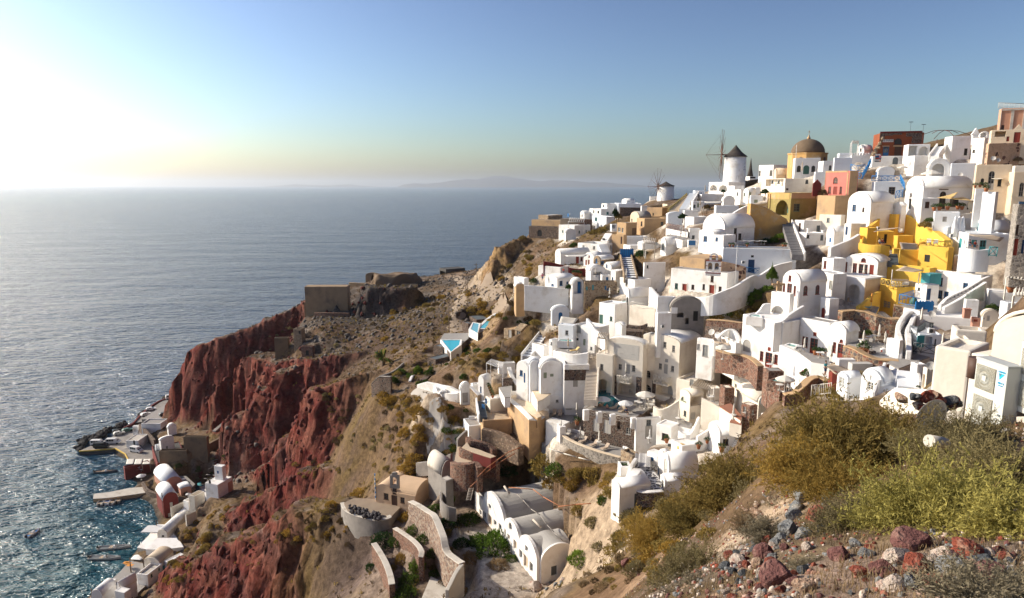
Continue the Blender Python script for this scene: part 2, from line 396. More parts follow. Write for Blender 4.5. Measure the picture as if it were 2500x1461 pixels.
def inpoly(x,y,poly):
 c=np.zeros(len(x),bool);n=len(poly)
 for i in range(n):
  x0,y0=poly[i][0],poly[i][1];x1,y1=poly[(i+1)%n][0],poly[(i+1)%n][1]
  if y0==y1:continue
  k=((y0>y)!=(y1>y))&(x<(x1-x0)*(y-y0)/(y1-y0)+x0)
  c^=k
 return c
TSP=[]
PAINT=[]
def pnt(u,v,z,r,c,s=1.):p=oz_(u,v,z);PAINT.append((p.x,p.y,r,c,s))
RED,BROWN,SOIL,TAN,PALE,SCRUB,ASH_SHADED,DUST,TOWNC=(.13,.028,.024),(.10,.062,.042),(.16,.105,.07),(.30,.21,.125),(.46,.38,.29),(.145,.10,.042),(.085,.072,.066),(.34,.26,.19),(.60,.55,.48)  # the ash soil tone is darkened to hold the promontory slope's shade
def build_ground():
 ground_base()
 nb=NEARBOX
 far_x=np.concatenate([np.arange(-330,-190,5.),np.arange(-190,-128,1.),np.arange(-128,42,.62),np.arange(42,150,1.3),np.arange(150,240,5.)])
 far_y=np.concatenate([np.arange(-40,4,3.),np.arange(4,84,1.),np.arange(84,262,.62),np.arange(262,345,.9),np.arange(345,470,5.)])
 near_x=np.arange(nb[0],nb[1],.17);near_y=np.concatenate([np.arange(nb[2],14,.11),np.arange(14,nb[3],.24)])
 out={}
 for key,X,Yv in(('far',far_x,far_y),('near',near_x,near_y)):
  gx,gy=np.meshgrid(X,Yv);x=gx.ravel();y=gy.ravel()
  z,base=Zf(x,y)
  lift=z-base
  # slope, from finite differences of the grid
  Zg=z.reshape(gx.shape)
  gyv,gxv=np.gradient(Zg,Yv,X);sl=np.sqrt(gxv**2+gyv**2).ravel()
  cliff=np.clip((lift-.6)/3,0,1)*np.clip((sl-.8)/.8,0,1)
  rough=fbm(x,y,z,5.5,5,.55,True)-.9
  rough2=fbm(x,y,z,1.7,3,.5)
  steep=np.clip((sl-.7)/1.,0,1)
  if key=='far':
   amp=.12+.55*cliff+.3*steep*np.clip((60-z)/20,0,1)*np.clip((x+60)/-40+1,0,1)
   z2=z+rough*amp*1.1+rough2*amp*.6
   x2=x+cliff*fbm(x+50,y,z,6,4,.55)*1.1;y2=y+cliff*(fbm(x,y+70,z*.8,5.,5,.6)*1.3)
  else:
   z2=z+fbm(x,y,z,1.6,4)*.09+fbm(x,y,z,.35,2)*.018;x2,y2=x,y
   # albedo
  c=np.empty((len(x),3));c[:]=SOIL
  n1=fbm(x,y,z,14,4);n2=fbm(x+31,y,z,4,4)
  def mix(colr,w):
   w=np.clip(w,0,1)[:,None];c[:]=c*(1-w)+np.array(colr)*w
  mix(SCRUB,.5+n1*.8);mix(BROWN,(n2-.05)*1.5)
  west=np.clip((-38-x)/14,0,1)
  if key=='far':
   mix(BROWN,west*np.clip((z-8)/10,0,1)*.6)
   mix(RED,west*np.clip((lift-.2)/1.5,0,1)*np.clip((sl-.55)*2.2+n2*.5,0,1)*np.clip((y-100)/10,0,1))
   mix((.20,.05,.03),west*np.clip((lift-.2)/1.5,0,1)*np.clip(sl-.9,0,1)*np.clip(n2*2,0,.6))
   mix((.20,.085,.06),west*np.clip((lift-.4)/1.5,0,1)*np.clip(fbm(x*.15,y*.15,z*1.3,3.2,4)*2.2,0,.55))
   mix((.055,.03,.03),west*np.clip((lift-.4)/1.5,0,1)*np.clip(fbm(x*.2+9,y*.2,z,5,4)*2-.2,0,.6))
   mix(ASH_SHADED,np.clip((y-205)/20,0,1)*np.clip((z-40)/6,0,1)*np.clip((10-x)/10,0,1)*np.clip(.45+n1*1.2,0,1)*(sl<1.6)*.9)  # ashy promontory ground, its dim light painted into the albedo
   cl=np.clip((y-205)/8,0,1)*np.clip((x+14)/4,0,1)*np.clip((lift-.5)/2,0,1)*np.clip((sl-.8),0,1)
   mix((.33,.22,.11),cl*1.3)
   mix((.24,.14,.07),cl*np.clip(n2*2,0,.7))
   mix((.05,.045,.04),np.clip((1.5-z)/1.5,0,1))
  tw=np.zeros(len(x))
  for px,py,r in TSP:tw=np.maximum(tw,1-np.sqrt((x-px)**2+(y-py)**2)/r)
  mix((.58,.53,.46),(tw*4+n2*.3)*np.clip((1.5-sl)*1.5,.25,1))
  for px,py,r,colr,s in PAINT:
   d=np.sqrt((x-px)**2+(y-py)**2)/r+n2*.22
   mix(colr,np.clip((1-d)*2.2,0,1)*s)
  for poly,zt in HOLES:
   xs=[p[0]for p in poly];ys=[p[1]for p in poly]
   sel=(x>min(xs)-1.5)&(x<max(xs)+1.5)&(y>min(ys)-1.5)&(y<max(ys)+1.5)
   if not sel.any():continue
   idx=np.nonzero(sel)[0]
   cx,cy=sum(xs)/len(xs),sum(ys)/len(ys)
   big=[(cx+(a-cx)*1.+(.8 if a>cx else-.8),cy+(b-cy)*1.+(.8 if b>cy else-.8))for a,b in poly]
   ins=inpoly(x[idx],y[idx],big)
   k=idx[ins]
   z2[k]=np.minimum(z2[k],zt-.35)
  if CONT:
   C=np.array(CONT);cell={}
   for i,q in en(C):cell.setdefault((int(q[0]//4),int(q[1]//4)),[]).append(i)
   gi=np.floor(x/4).astype(int);gj=np.floor(y/4).astype(int);ordr=np.lexsort((gj,gi));kk=gi[ordr]*10000+gj[ordr]
   for seg in np.split(ordr,np.nonzero(np.diff(kk))[0]+1):
    i0,j0=gi[seg[0]],gj[seg[0]];near_=[i for a in(-1,0,1)for b_ in(-1,0,1)for i in cell.get((i0+a,j0+b_),())]
    if not near_:continue
    Cn=C[near_];d=np.sqrt((x[seg][:,None]-Cn[None,:,0])**2+(y[seg][:,None]-Cn[None,:,1])**2)
    z2[seg]=np.minimum(z2[seg],(Cn[None,:,2]-.1+np.maximum(d-3.2,0)*2.5).min(1))
  if key=='far':
   inb=(x>nb[0]+.6)&(x<nb[1]-.6)&(y>nb[2]+.6)&(y<nb[3]-.6)
   z2=z2-inb*.8
  ny,nx=gx.shape
  ii=np.arange(ny*nx).reshape(ny,nx)
  F=np.stack([ii[:-1,:-1].ravel(),ii[:-1,1:].ravel(),ii[1:,1:].ravel(),ii[1:,:-1].ravel()],1)
  V=np.stack([x2,y2,z2],1)
  out[key]=(V,F,c)
 return out
def gmt():
 m=bpy.data.materials.new('earth');m.use_nodes=True
 nt=m.node_tree;b=nt.nodes[S61];iv(b,S52,.97);iv(b,S65,.1)
 at=nd(nt,'ShaderNodeAttribute',attribute_name='albedo')
 tc=nd(nt,S66)
 n=nd(nt,S45);iv(n,S34,.9);iv(n,'Detail',9);iv(n,S52,.7)
 NL(nt,tc.outputs[S41],n.inputs[S36])
 r=nd(nt,S46);r.color_ramp.elements[0].position=.32;r.color_ramp.elements[1].position=.7
 r.color_ramp.elements[0].color=(.45,.42,.40,1);r.color_ramp.elements[1].color=(1.45,1.42,1.38,1)
 NL(nt,n.outputs[0],r.inputs[0])
 mx=nd(nt,S53,blend_type='MULTIPLY');iv(mx,0,1)
 NL(nt,at.outputs['Color'],mx.inputs[1]);NL(nt,r.outputs[0],mx.inputs[2])
 vo=nd(nt,S69);iv(vo,S34,2.2);NL(nt,tc.outputs[S41],vo.inputs[S36])
 rs=nd(nt,S46);rs.color_ramp.elements[0].position=.10;rs.color_ramp.elements[1].position=.2
 rs.color_ramp.elements[0].color=(1,1,1,1);rs.color_ramp.elements[1].color=(0,0,0,1)
 NL(nt,vo.outputs['Distance'],rs.inputs[0])
 sp=nd(nt,'ShaderNodeSeparateColor');NL(nt,vo.outputs['Color'],sp.inputs[0])
 gt=nd(nt,S63,operation='GREATER_THAN');iv(gt,1,.72);NL(nt,sp.outputs[0],gt.inputs[0])
 mm=nd(nt,S63,operation='MULTIPLY');NL(nt,gt.outputs[0],mm.inputs[0]);NL(nt,rs.outputs[0],mm.inputs[1])
 m2=nd(nt,S53,blend_type='MULTIPLY');NL(nt,mm.outputs[0],m2.inputs[0]);NL(nt,mx.outputs[0],m2.inputs[1]);iv(m2,2,(1.9,1.8,1.75,1))
 NL(nt,m2.outputs[0],b.inputs[S62])
 bp=nd(nt,S67);iv(bp,'Distance',.35);iv(bp,'Strength',1.)
 NL(nt,n.outputs[0],bp.inputs['Height']);NL(nt,bp.outputs[0],b.inputs['Normal'])
 return m
GBVH=None
def make_ground():
 global GBVH
 g=build_ground();em=gmt()
 allv,allf=[],[]
 for key,nm in(('far','hillside'),('near','foreground_hillside')):
  V,F,c=g[key]
  me=mnp(V,F,nm,smooth=(key=='far'))
  ca=me.color_attributes.new('albedo','FLOAT_COLOR','POINT')
  ca.data.foreach_set('color',np.concatenate([c,np.ones((len(c),1))],1).astype(np.float32).ravel())
  tag(lnk(nm,me,em),kind='structure')
  off=sum(len(a)for a in allv);allv.append(V);allf.append(F+off)
 V=np.concatenate(allv);F=np.concatenate(allf)
 GBVH=BVHTree.FromPolygons([tuple(p)for p in V.tolist()],F.tolist())
def hit(u,v):
 a,b=ray(u,v);d=Vc((a,1,b)).normalized()
 p,n,i,t=GBVH.ray_cast(Vc((0,0,CAM_H)),d,1000)
 return p,n
def drop(x,y,z0=200):
 p,n,i,t=GBVH.ray_cast(Vc((x,y,z0)),Vc((0,0,-1)),400)
 return p,n
def make_sea():
 m=bpy.data.materials.new('seawater');m.use_nodes=True
 nt=m.node_tree;b=nt.nodes[S61]
 iv(b,S52,.12);iv(b,'IOR',1.333);iv(b,S65,.5)
 geo=nd(nt,'ShaderNodeNewGeometry');sp=nd(nt,'ShaderNodeSeparateXYZ');NL(nt,geo.outputs['Position'],sp.inputs[0])
 # shallower, greener water towards the little port
 ds=nd(nt,'ShaderNodeVectorMath',operation='DISTANCE');iv(ds,1,(-110,150,0));NL(nt,geo.outputs['Position'],ds.inputs[0])
 mr=nd(nt,'ShaderNodeMapRange');iv(mr,1,20);iv(mr,2,190);NL(nt,ds.outputs['Value'],mr.inputs[0])
 cr=nd(nt,S53);NL(nt,mr.outputs[0],cr.inputs[0]);iv(cr,1,(.006,.07,.095,1));iv(cr,2,(.012,.045,.115,1))
 NL(nt,cr.outputs[0],b.inputs[S62])
 hs=[]
 for sx,sy,rot,w in((.09,.24,.3,1.6),(.28,.62,.15,.7),(.02,.055,.5,2.2),(.005,.016,.3,5),(.9,1.6,-.2,.22)):
  mp=nd(nt,'ShaderNodeMapping');iv(mp,S34,(sx,sy,1));iv(mp,'Rotation',(0,0,rot))
  NL(nt,geo.outputs['Position'],mp.inputs[0])
  n=nd(nt,S45);iv(n,S34,1);iv(n,'Detail',3);iv(n,'Distortion',.4)
  NL(nt,mp.outputs[0],n.inputs[S36])
  mu=nd(nt,S63,operation='MULTIPLY');iv(mu,1,w);NL(nt,n.outputs[0],mu.inputs[0]);hs.append(mu)
 s=hs[0]
 for h in hs[1:]:
  a=nd(nt,S63,operation='ADD');NL(nt,s.outputs[0],a.inputs[0]);NL(nt,h.outputs[0],a.inputs[1]);s=a
 bp=nd(nt,S67);iv(bp,'Distance',2.6);iv(bp,'Strength',1.)
 NL(nt,s.outputs[0],bp.inputs['Height']);NL(nt,bp.outputs[0],b.inputs['Normal'])
 q=[-60000,-20000,-6000,-2000,-700,-300,0,300,700,2000,6000,20000,60000]
 V=[(x,y+300,0)for y in q for x in q];n=len(q)
 F=[(j*n+i,j*n+i+1,(j+1)*n+i+1,(j+1)*n+i)for j in range(n-1)for i in range(n-1)]
 tag(lnk('sea',mnp(V,F,'sea'),m),kind='structure')
def make_islands():
 im=mat('farisland',(.16,.13,.11),1.,(.10,.10,.08),.002,.6)
 for k,(lab,D,prof)in en((('low',36000,[(970,0),(985,6),(1010,9),(1040,8),(1075,11),(1100,15),(1118,17),(1140,19),(1165,18),(1185,23),(1205,26),(1240,25),(1262,21),(1290,17),(1320,14),(1350,17),(1400,15),(1440,11),(1475,12),(1510,8),(1560,5),(1600,0)]),('faint',42000,[(640,0),(680,3),(720,6),(760,4),(800,3),(850,6),(880,3),(930,0)]))):
  bm=BN();rows=[]
  for i,(u,h)in en(prof):
   p=oz_(u,470,0);s=D/470.
   a,_=ray(u,452);x=a*D;hz=h/FPX*D*1.
   rows.append([bm.verts.new((x,D-1500*(h>0)-200,0)),bm.verts.new((x*.99,D-600,hz*.6)),bm.verts.new((x,D,hz)),bm.verts.new((x,D+900,hz*.6)),bm.verts.new((x,D+2500,-1))])
  for a,b in zip(rows[:-1],rows[1:]):
   for j in range(4):
    f=bm.faces.new((a[j],b[j],b[j+1],a[j+1]));f.smooth=True
  tag(lnk('island_hills',mb(bm),im),kind='structure')
def make_haze():
 m=bpy.data.materials.new('haze');m.use_nodes=True;nt=m.node_tree;nt.nodes.clear()
 o=nd(nt,'ShaderNodeOutputMaterial');v=nd(nt,'ShaderNodeVolumePrincipled')
 iv(v,'Color',(.86,.92,1.,1));iv(v,'Density',3.6e-5);iv(v,'Anisotropy',.55)
 NL(nt,v.outputs[0],o.inputs['Volume'])
 bm=BN();bx(bm,-62000,-1500,-60,62000,62500,520)
 h=tag(lnk('haze',mb(bm),m),kind='stuff')
 # builders for the town
PEND=[]
def zat(p,v):
 k=-(ZO[1]+v/ZO[2]-730.5)/FPX
 return CAM_H+p.y*(k*cP-sP)/(cP+k*sP)
def along(B,d,u):
 k=(ZO[0]+u/ZO[2]-1250.)/FPX;zz=B.z-CAM_H
 den=(k*d[1]*cP-d[0])
 t=(B.x-k*(B.y*cP-zz*sP))/den if abs(den)>1e-9 else 5
 if not.3<t<60:
  print('WARN along',u,round(t,2));t=min(max(t,1.5),12)
 return t
def apoly(w,h,n=10,flat=1.):
 r=w/2;hh=max(h-r*flat,.05)
 return[(-r,0),(r,0),(r,hh)]+[(r*cos(pi*i/n),hh+(h-hh)*sin(pi*i/n))for i in range(1,n)]+[(-r,hh)]
def pxt(bm,poly,y0,y1):
 a=[bm.verts.new((p[0],y0,p[1]))for p in poly];b=[bm.verts.new((p[0],y1,p[1]))for p in poly]
 n=len(poly);bm.faces.new(a);bm.faces.new(b[::-1])
 for i in range(n):bm.faces.new((a[(i+1)%n],a[i],b[i],b[(i+1)%n]))
def ring(bm,outer,inner,y0,y1):
 n=len(outer)
 A=[bm.verts.new((p[0],y0,p[1]))for p in outer];Bv=[bm.verts.new((p[0],y0,p[1]))for p in inner]
 C=[bm.verts.new((p[0],y1,p[1]))for p in outer];D=[bm.verts.new((p[0],y1,p[1]))for p in inner]
 for i in range(n):
  j=(i+1)%n
  bm.faces.new((A[i],A[j],Bv[j],Bv[i]));bm.faces.new((Bv[i],Bv[j],D[j],D[i]));bm.faces.new((C[j],C[i],D[i],D[j]));bm.faces.new((A[j],A[i],C[i],C[j]))
def shrink(poly,t,h):
 w=max(p[0]for p in poly)
 fx=(w-t)/w;fz=(h-2*t)/h
 return[(p[0]*fx,t+p[1]*fz)for p in poly]
def opm(kind,w,h):
 arch=kind in 'WDG'
 poly=apoly(w,h)if arch else[(-w/2,0),(w/2,0),(w/2,h),(-w/2,h)]
 bm=BN();pane=None
 t=min(.09,w*.13)
 if kind in 'wWgGx':
  inn=shrink(poly,t,h)
  ring(bm,poly,inn,.08,.17)
  hh=h-t
  bx(bm,-.03,.09,t,.03,.15,hh-.02)
  if kind in 'wWx':
   for z in((.36,.68)if h>1.1 else(.52,)):bx(bm,-w/2+t,.095,h*z-.02,w/2-t,.145,h*z+.02)
   bx(bm,-w/2-.06,-.07,-.07,w/2+.06,.1,0.)
  else:
   bx(bm,-w/2+t,.09,t,w/2-t,.15,h*.34)
   for z in(.52,.70):bx(bm,-w/2+t,.095,h*z-.02,w/2-t,.145,h*z+.02)
  pb=BN();pxt(pb,shrink(poly,t*.5,h),.14,.20);pane=mb(pb)
 elif kind in 'dDs':
  ring(bm,poly,shrink(poly,t,h),.05,.18)
  pxt(bm,shrink(poly,t*.7,h),.10,.20)
  for sx in(-1,1):
   x0,x1=sorted((sx*.03,sx*(w/2-t)))
   for z0,z1 in((.08,.40),(.46,.80 if arch else.93)):
    bx(bm,x0+.03,.075,h*z0,x1-.03,.101,h*z1)
  if kind=='s' and w>.5:
   for i in range(5):bx(bm,-w/2+t,.06,h*(.12+.16*i),w/2-t,.1,h*(.17+.16*i))
 return mb(bm),pane
def vpoly(a,h,sk,rise,n=14):
 return[(0,-sk),(a,-sk),(a,h)]+[(a/2+a/2*cos(pi*i/n),h+rise*sin(pi*i/n))for i in range(1,n)]+[(0,h)]
def _ext_x(bm,poly,x0,x1):
 a=[bm.verts.new((x0,p[0],p[1]))for p in poly];b=[bm.verts.new((x1,p[0],p[1]))for p in poly]
 n=len(poly);bm.faces.new(a[::-1]);bm.faces.new(b)
 for i in range(n):bm.faces.new((a[i],a[(i+1)%n],b[(i+1)%n],b[i]))
def _ext_y(bm,poly,y0,y1):
 a=[bm.verts.new((p[0],y0,p[1]))for p in poly];b=[bm.verts.new((p[0],y1,p[1]))for p in poly]
 n=len(poly);bm.faces.new(a);bm.faces.new(b[::-1])
 for i in range(n):bm.faces.new((a[(i+1)%n],a[i],b[i],b[(i+1)%n]))
class H:pass
NOUN=dict(hs='house',hotel='hotel',church='church',villa='villa',shed='hut')
def hs(name,lb,B,uA,uC,vT,psi=32,m=S1,roof='flat',op='',Y=None,sk=4,par=.14,rise=None,va=None,rm=None,a=None,c=None,cat='house',z=None,bv=.12,gp=None,odep=1.8,ins=.3):
 if z is not None:P=oz_(B[0],B[1],z)
 else:P=W(B[0],B[1],Y or Yg(*B))
 ps=R(psi)-math.atan2(P.x,P.y);dC=(cos(ps),sin(ps));dA=(-sin(ps),cos(ps))
 a=a or along(P,dA,uA);c=c or along(P,dC,uC)
 h=zat(P,vT)-P.z
 if h<.4:print('WARN low',lb,h);h=.6
 t=tg_(name,lb,cat,P,ps,gp)
 M=MT[m];bm=BN()
 X=H();X.t,X.P,X.a,X.c,X.h,X.ps=t,P,a,c,h,ps
 X.w=lambda x,y,zz=0:Vc((P.x+x*dC[0]+y*dA[0],P.y+x*dC[1]+y*dA[1],P.z+zz))
 if roof==S2:
  if va is not None:rise=zat(X.w(0,a/2),va)-P.z-h
  rise=rise or a*.40
  _ext_x(bm,vpoly(a,h,sk,rise),0,c);bevel(bm,min(bv,.08),1,[e for e in bm.edges if e.calc_face_angle(0)>.9])
  rb=BN();n=14;g=min(ins,c*.2)
  for k in range(n):
   pts=[]
   for i in(k,k+1):
    cc,ss=cos(pi*i/n),sin(pi*i/n)
    pts.append(((a/2+.05)*cc+a/2,h+(rise+.05)*ss))
   vv=[rb.verts.new((xx,q[0],q[1]))for xx in(g,c+.02)for q in pts]
   f=rb.faces.new((vv[0],vv[1],vv[3],vv[2]));f.smooth=True
  bmesh.ops.remove_doubles(rb,verts=rb.verts,dist=.002)
  bmesh.ops.solidify(rb,geom=rb.faces[:],thickness=-.10)
  roofme=mb(rb)
 elif roof=='vr':
  if va is not None:rise=zat(X.w(c/2,0),va)-P.z-h
  rise=rise or c*.40
  _ext_y(bm,vpoly(c,h,sk,rise),0,a);bevel(bm,min(bv,.08),1,[e for e in bm.edges if e.calc_face_angle(0)>.9])
  rb=BN();n=14;g=min(ins,a*.2)
  for k in range(n):
   pts=[]
   for i in(k,k+1):
    cc,ss=cos(pi*i/n),sin(pi*i/n)
    pts.append(((c/2+.05)*cc+c/2,h+(rise+.05)*ss))
   vv=[rb.verts.new((q[0],yy,q[1]))for yy in(g,a+.02)for q in pts]
   f=rb.faces.new((vv[0],vv[2],vv[3],vv[1]));f.smooth=True
  bmesh.ops.remove_doubles(rb,verts=rb.verts,dist=.002)
  bmesh.ops.solidify(rb,geom=rb.faces[:],thickness=-.10)
  roofme=mb(rb)
 elif roof in('dome','cone','pitch'):
  bx(bm,0,0,-sk,c,a,h);bevel(bm,bv,2)
  rb=BN();rr=min(a,c)/2*.96;rise=rise or rr*.8
  if roof=='dome':lathe(rb,[(rr*cos(pi/2*i/8)+.001,h-.06+rise*sin(pi/2*i/8))for i in range(9)],22,(c/2,a/2))
  elif roof=='cone':lathe(rb,[(rr*1.05,h-.05),(rr*.5,h+rise*.42),(.05,h+rise)],16,(c/2,a/2))
  else:
   pxt(rb,[(-.15,h-.02),(c+.15,h-.02),(c/2,h+(rise or 1))],-.1,a+.1)
  roofme=mb(rb)
 else:
  bx(bm,0,0,-sk,c,a,h)
  w=min(.28,a*.2,c*.2)
  tb=BN();bx(tb,w,w,h-par,c-w,a-w,h+.6)
  bevel(bm,min(bv,w*.45),2)
  X.extra=mb(tb)
  rb=BN();bx(rb,w+.003,w+.003,h-par-.1,c-w-.003,a-w-.003,h-par+.03);roofme=mb(rb)
 cut=BN()
 if roof=='flat' and par>.02:cut.from_mesh(X.extra)
 todo=[]
 for s in op.split('|')if op else():
  f=s.split();face,kind,cc=f[0][0],f[0][1],f[0][2]if len(f[0])>2 else 'w'
  u0,v0,u1,v1=map(float,f[1:5]);um,vm=(u0+u1)/2,(v0+v1)/2
  s0,s1=sorted((fp(X,face,u0,vm)[0],fp(X,face,u1,vm)[0]));z1,z0=fp(X,face,um,v0)[1],fp(X,face,um,v1)[1]
  todo.append((face,kind,cc,(s0+s1)/2,z0,s1-s0,z1-z0))
 if not op and h>2.3 and m[:5]in(S5,S19)and P.y>50:
  q=random.Random(int(B[0]*7+B[1]));cc=q.choice('eeigbw')
  for face,L in(('L',a),('R',c)):
   if L>2.6 and q.random()<.7:
    n=1+(L>5)
    for i in range(n):
     if q.random()<.3:todo.append((face,'d',cc,L*(i+.5)/n+q.uniform(-.4,.4),.05,.85,1.9))
     else:todo.append((face,q.choice('wwsx'),cc,L*(i+.5)/n+q.uniform(-.4,.4),h*.5-.2,.65,.9))
 for face,kind,cc,ce,z0,w,hh in todo:
  L=a if face=='L' else c
  if w<.1 or hh<.1 or w>30:continue
  if ce-w/2<.05 or ce+w/2>L-.05:
   w=min(w,L-.2);ce=min(max(ce,w/2+.1),L-w/2-.1)
  if kind in 'oh':dep=min(odep,(c if face=='L' else a)*.8)
  elif kind=='q':dep=.45
  else:dep=.24
  poly=apoly(w,hh)if kind in 'oWDGq' else[(-w/2,0),(w/2,0),(w/2,hh),(-w/2,hh)]
  ob_=BN();pxt(ob_,poly,-.4,dep)
  if face=='L':mt=Matrix.Translation((0,ce,z0))@Matrix.Rotation(-pi/2,4,'Z')
  else:mt=Matrix.Translation((ce,0,z0))
  ob_.transform(mt);tm=mb(ob_);cut.from_mesh(tm);BM_.remove(tm)
  if kind in 'wWdDgGsx':
   fm,pm_=opm(kind,w,hh)
   nm='door' if kind in 'dDgG' else('shutter' if kind=='s' else 'window')
   o=lnk(nm,fm,cmat(cc),t);o.matrix_local=mt
   if pm_:lnk('pane',pm_,MT['palepane' if kind=='x' else 'pane'],o)
  elif kind=='v':
   pb=BN();pxt(pb,poly,.12,.26);o=lnk('vent',mb(pb),cmat(cc),t);o.matrix_local=mt
 wobj=lnk('wall',mb(bm),M,t)
 if len(cut.verts):
  cme=mb(cut);co=BO_.new('cutter',cme);co.parent=t;col.objects.link(co)
  md=wobj.modifiers.new('b','BOOLEAN');md.operation='DIFFERENCE';md.solver='EXACT';md.object=co
  PEND.append((wobj,co))
 else:cut.free()
 lnk('roof',roofme,MT[rm]if rm else M,t)
 foot=[X.w(0,0),X.w(c,0),X.w(c,a),X.w(0,a)]
 HOLES.append(([(p.x,p.y)for p in foot],P.z))
 for q in(foot[0],(foot[0]+foot[1])/2,(foot[0]+foot[3])/2,foot[1],foot[3]):CONT.append((q.x,q.y,P.z))
 if m.startswith((S5,S26,S19))and P.y>60 and P.x>-40:g=X.w(c/2,a/2);TSP.append((g.x,g.y,max(a,c)*.65+2.2))
 return X
def cut_openings():
 bpy.context.view_layer.update()
 dg=bpy.context.evaluated_depsgraph_get()
 res=[]
 for o,c in PEND:
  res.append((o,c,BM_.new_from_object(o.evaluated_get(dg))))
 for o,c,me in res:
  o.modifiers.clear();old=o.data;o.data=me
  BO_.remove(c)
 PEND.clear()
def chimney(X,x,y,h=1.,w=.45,m=None,z=None):
 bm=BN();z=X.h-.5 if z is None else z
 bx(bm,x-w/2,y-w/2,z,x+w/2,y+w/2,z+h);bevel(bm,.05,1)
 bx(bm,x-w/2-.06,y-w/2-.06,z+h,x+w/2+.06,y+w/2+.06,z+h+.1)
 lnk('chimney',mb(bm),m or MT[S1],X.t)
def wall(name,lb,pts,m=S1,th=.4,sk=1.5,cg=None,cat='wall',z=None,Y=None,gp=None,sm=True,cw=.08):
 Q=[]
 for p in pts:
  if z is not None:b=oz_(p[0],p[1],z)
  else:b=W(p[0],p[1],p[3]if len(p)>3 else(Y or Yg(p[0],p[1])))
  Q.append((b,zat(b,p[2])))
 if sm and len(Q)>2:
  S=[]
  for i in range(len(Q)-1):
   p0,p1,p2,p3=Q[max(i-1,0)],Q[i],Q[i+1],Q[min(i+2,len(Q)-1)]
   for k in range(4):
    t=k/4.
    f=lambda a,b,c,d:.5*((2*b)+(-a+c)*t+(2*a-5*b+4*c-d)*t*t+(-a+3*b-3*c+d)*t**3)
    S.append((Vc((f(p0[0].x,p1[0].x,p2[0].x,p3[0].x),f(p0[0].y,p1[0].y,p2[0].y,p3[0].y),f(p0[0].z,p1[0].z,p2[0].z,p3[0].z))),f(p0[1],p1[1],p2[1],p3[1])))
  S.append(Q[-1]);Q=S
 if Q[0][0].y>30:
  for b,zt in Q:CONT.append((b.x,b.y,b.z))
 O=Q[0][0].copy()
 def strip(bm,lo,hi,half):
  rows=[]
  for i,(b,zt)in en(Q):
   a_=Q[max(i-1,0)][0];c_=Q[min(i+1,len(Q)-1)][0]
   d=Vc((c_.x-a_.x,c_.y-a_.y,0));d=d.normalized()if d.length>1e-6 else Vc((1,0,0))
   n=Vc((d.y,-d.x,0))*half
   z0,z1=lo(b,zt),hi(b,zt);bb=b-O
   rows.append([bm.verts.new((bb.x+n.x,bb.y+n.y,z0-O.z)),bm.verts.new((bb.x+n.x,bb.y+n.y,z1-O.z)),bm.verts.new((bb.x-n.x,bb.y-n.y,z1-O.z)),bm.verts.new((bb.x-n.x,bb.y-n.y,z0-O.z))])
  for r0,r1 in zip(rows[:-1],rows[1:]):
   for j in range(4):bm.faces.new((r0[j],r1[j],r1[(j+1)%4],r0[(j+1)%4]))
  bm.faces.new(rows[0]);bm.faces.new(rows[-1][::-1])
  bmesh.ops.recalc_face_normals(bm,faces=bm.faces[:])
 bm=BN();strip(bm,lambda b,zt:b.z-sk,lambda b,zt:max(zt,b.z+.1),th/2)
 if not cg:
  bevel(bm,min(.1,th*.25),2,[e for e in bm.edges if e.calc_face_angle(0)>1.])
  o=tag(lnk(name,mb(bm),MT[m],None,O),lb,cat,gp)
  return o
 t=tg_(name,lb,cat,O,0,gp)
 lnk('body',mb(bm),MT[m],t)
 bm=BN();strip(bm,lambda b,zt:max(zt,b.z+.1)+.002,lambda b,zt:max(zt,b.z+.1)+.14,th/2+cw)
 bevel(bm,.04,1,[e for e in bm.edges if e.calc_face_angle(0)>1.])
 lnk('coping',mb(bm),MT[cg],t)
 return t
def trc(name,lb,pts,Y=None,z=None,m=S6,side=S1,sk=2.,cat='terrace',th=.12,gp=None,rim=None):
 if z is None:z=W(pts[0][0],pts[0][1],Y or Yg(*pts[0])).z
 P=[oz_(u,v,z)for u,v in pts]
 area=sum(P[i].x*P[(i+1)%len(P)].y-P[(i+1)%len(P)].x*P[i].y for i in range(len(P)))
 if area<0:P=P[::-1]
 O=P[0].copy();poly=[(p.x-O.x,p.y-O.y)for p in P]
 t=tg_(name,lb,cat,O,0,gp)
 bm=BN();prism(bm,poly,-sk,-th);lnk('base',mb(bm),MT[side],t)
 cx=sum(p[0]for p in poly)/len(poly);cy=sum(p[1]for p in poly)/len(poly)
 bm=BN();prism(bm,[(cx+(x-cx)*1.004,cy+(y-cy)*1.004)for x,y in poly],-th+.001,0);lnk('floor',mb(bm),MT[m],t)
 HOLES.append(([(p.x,p.y)for p in P],z-.1))
 for p in P:CONT.append((p.x,p.y,z-.4))
 return z
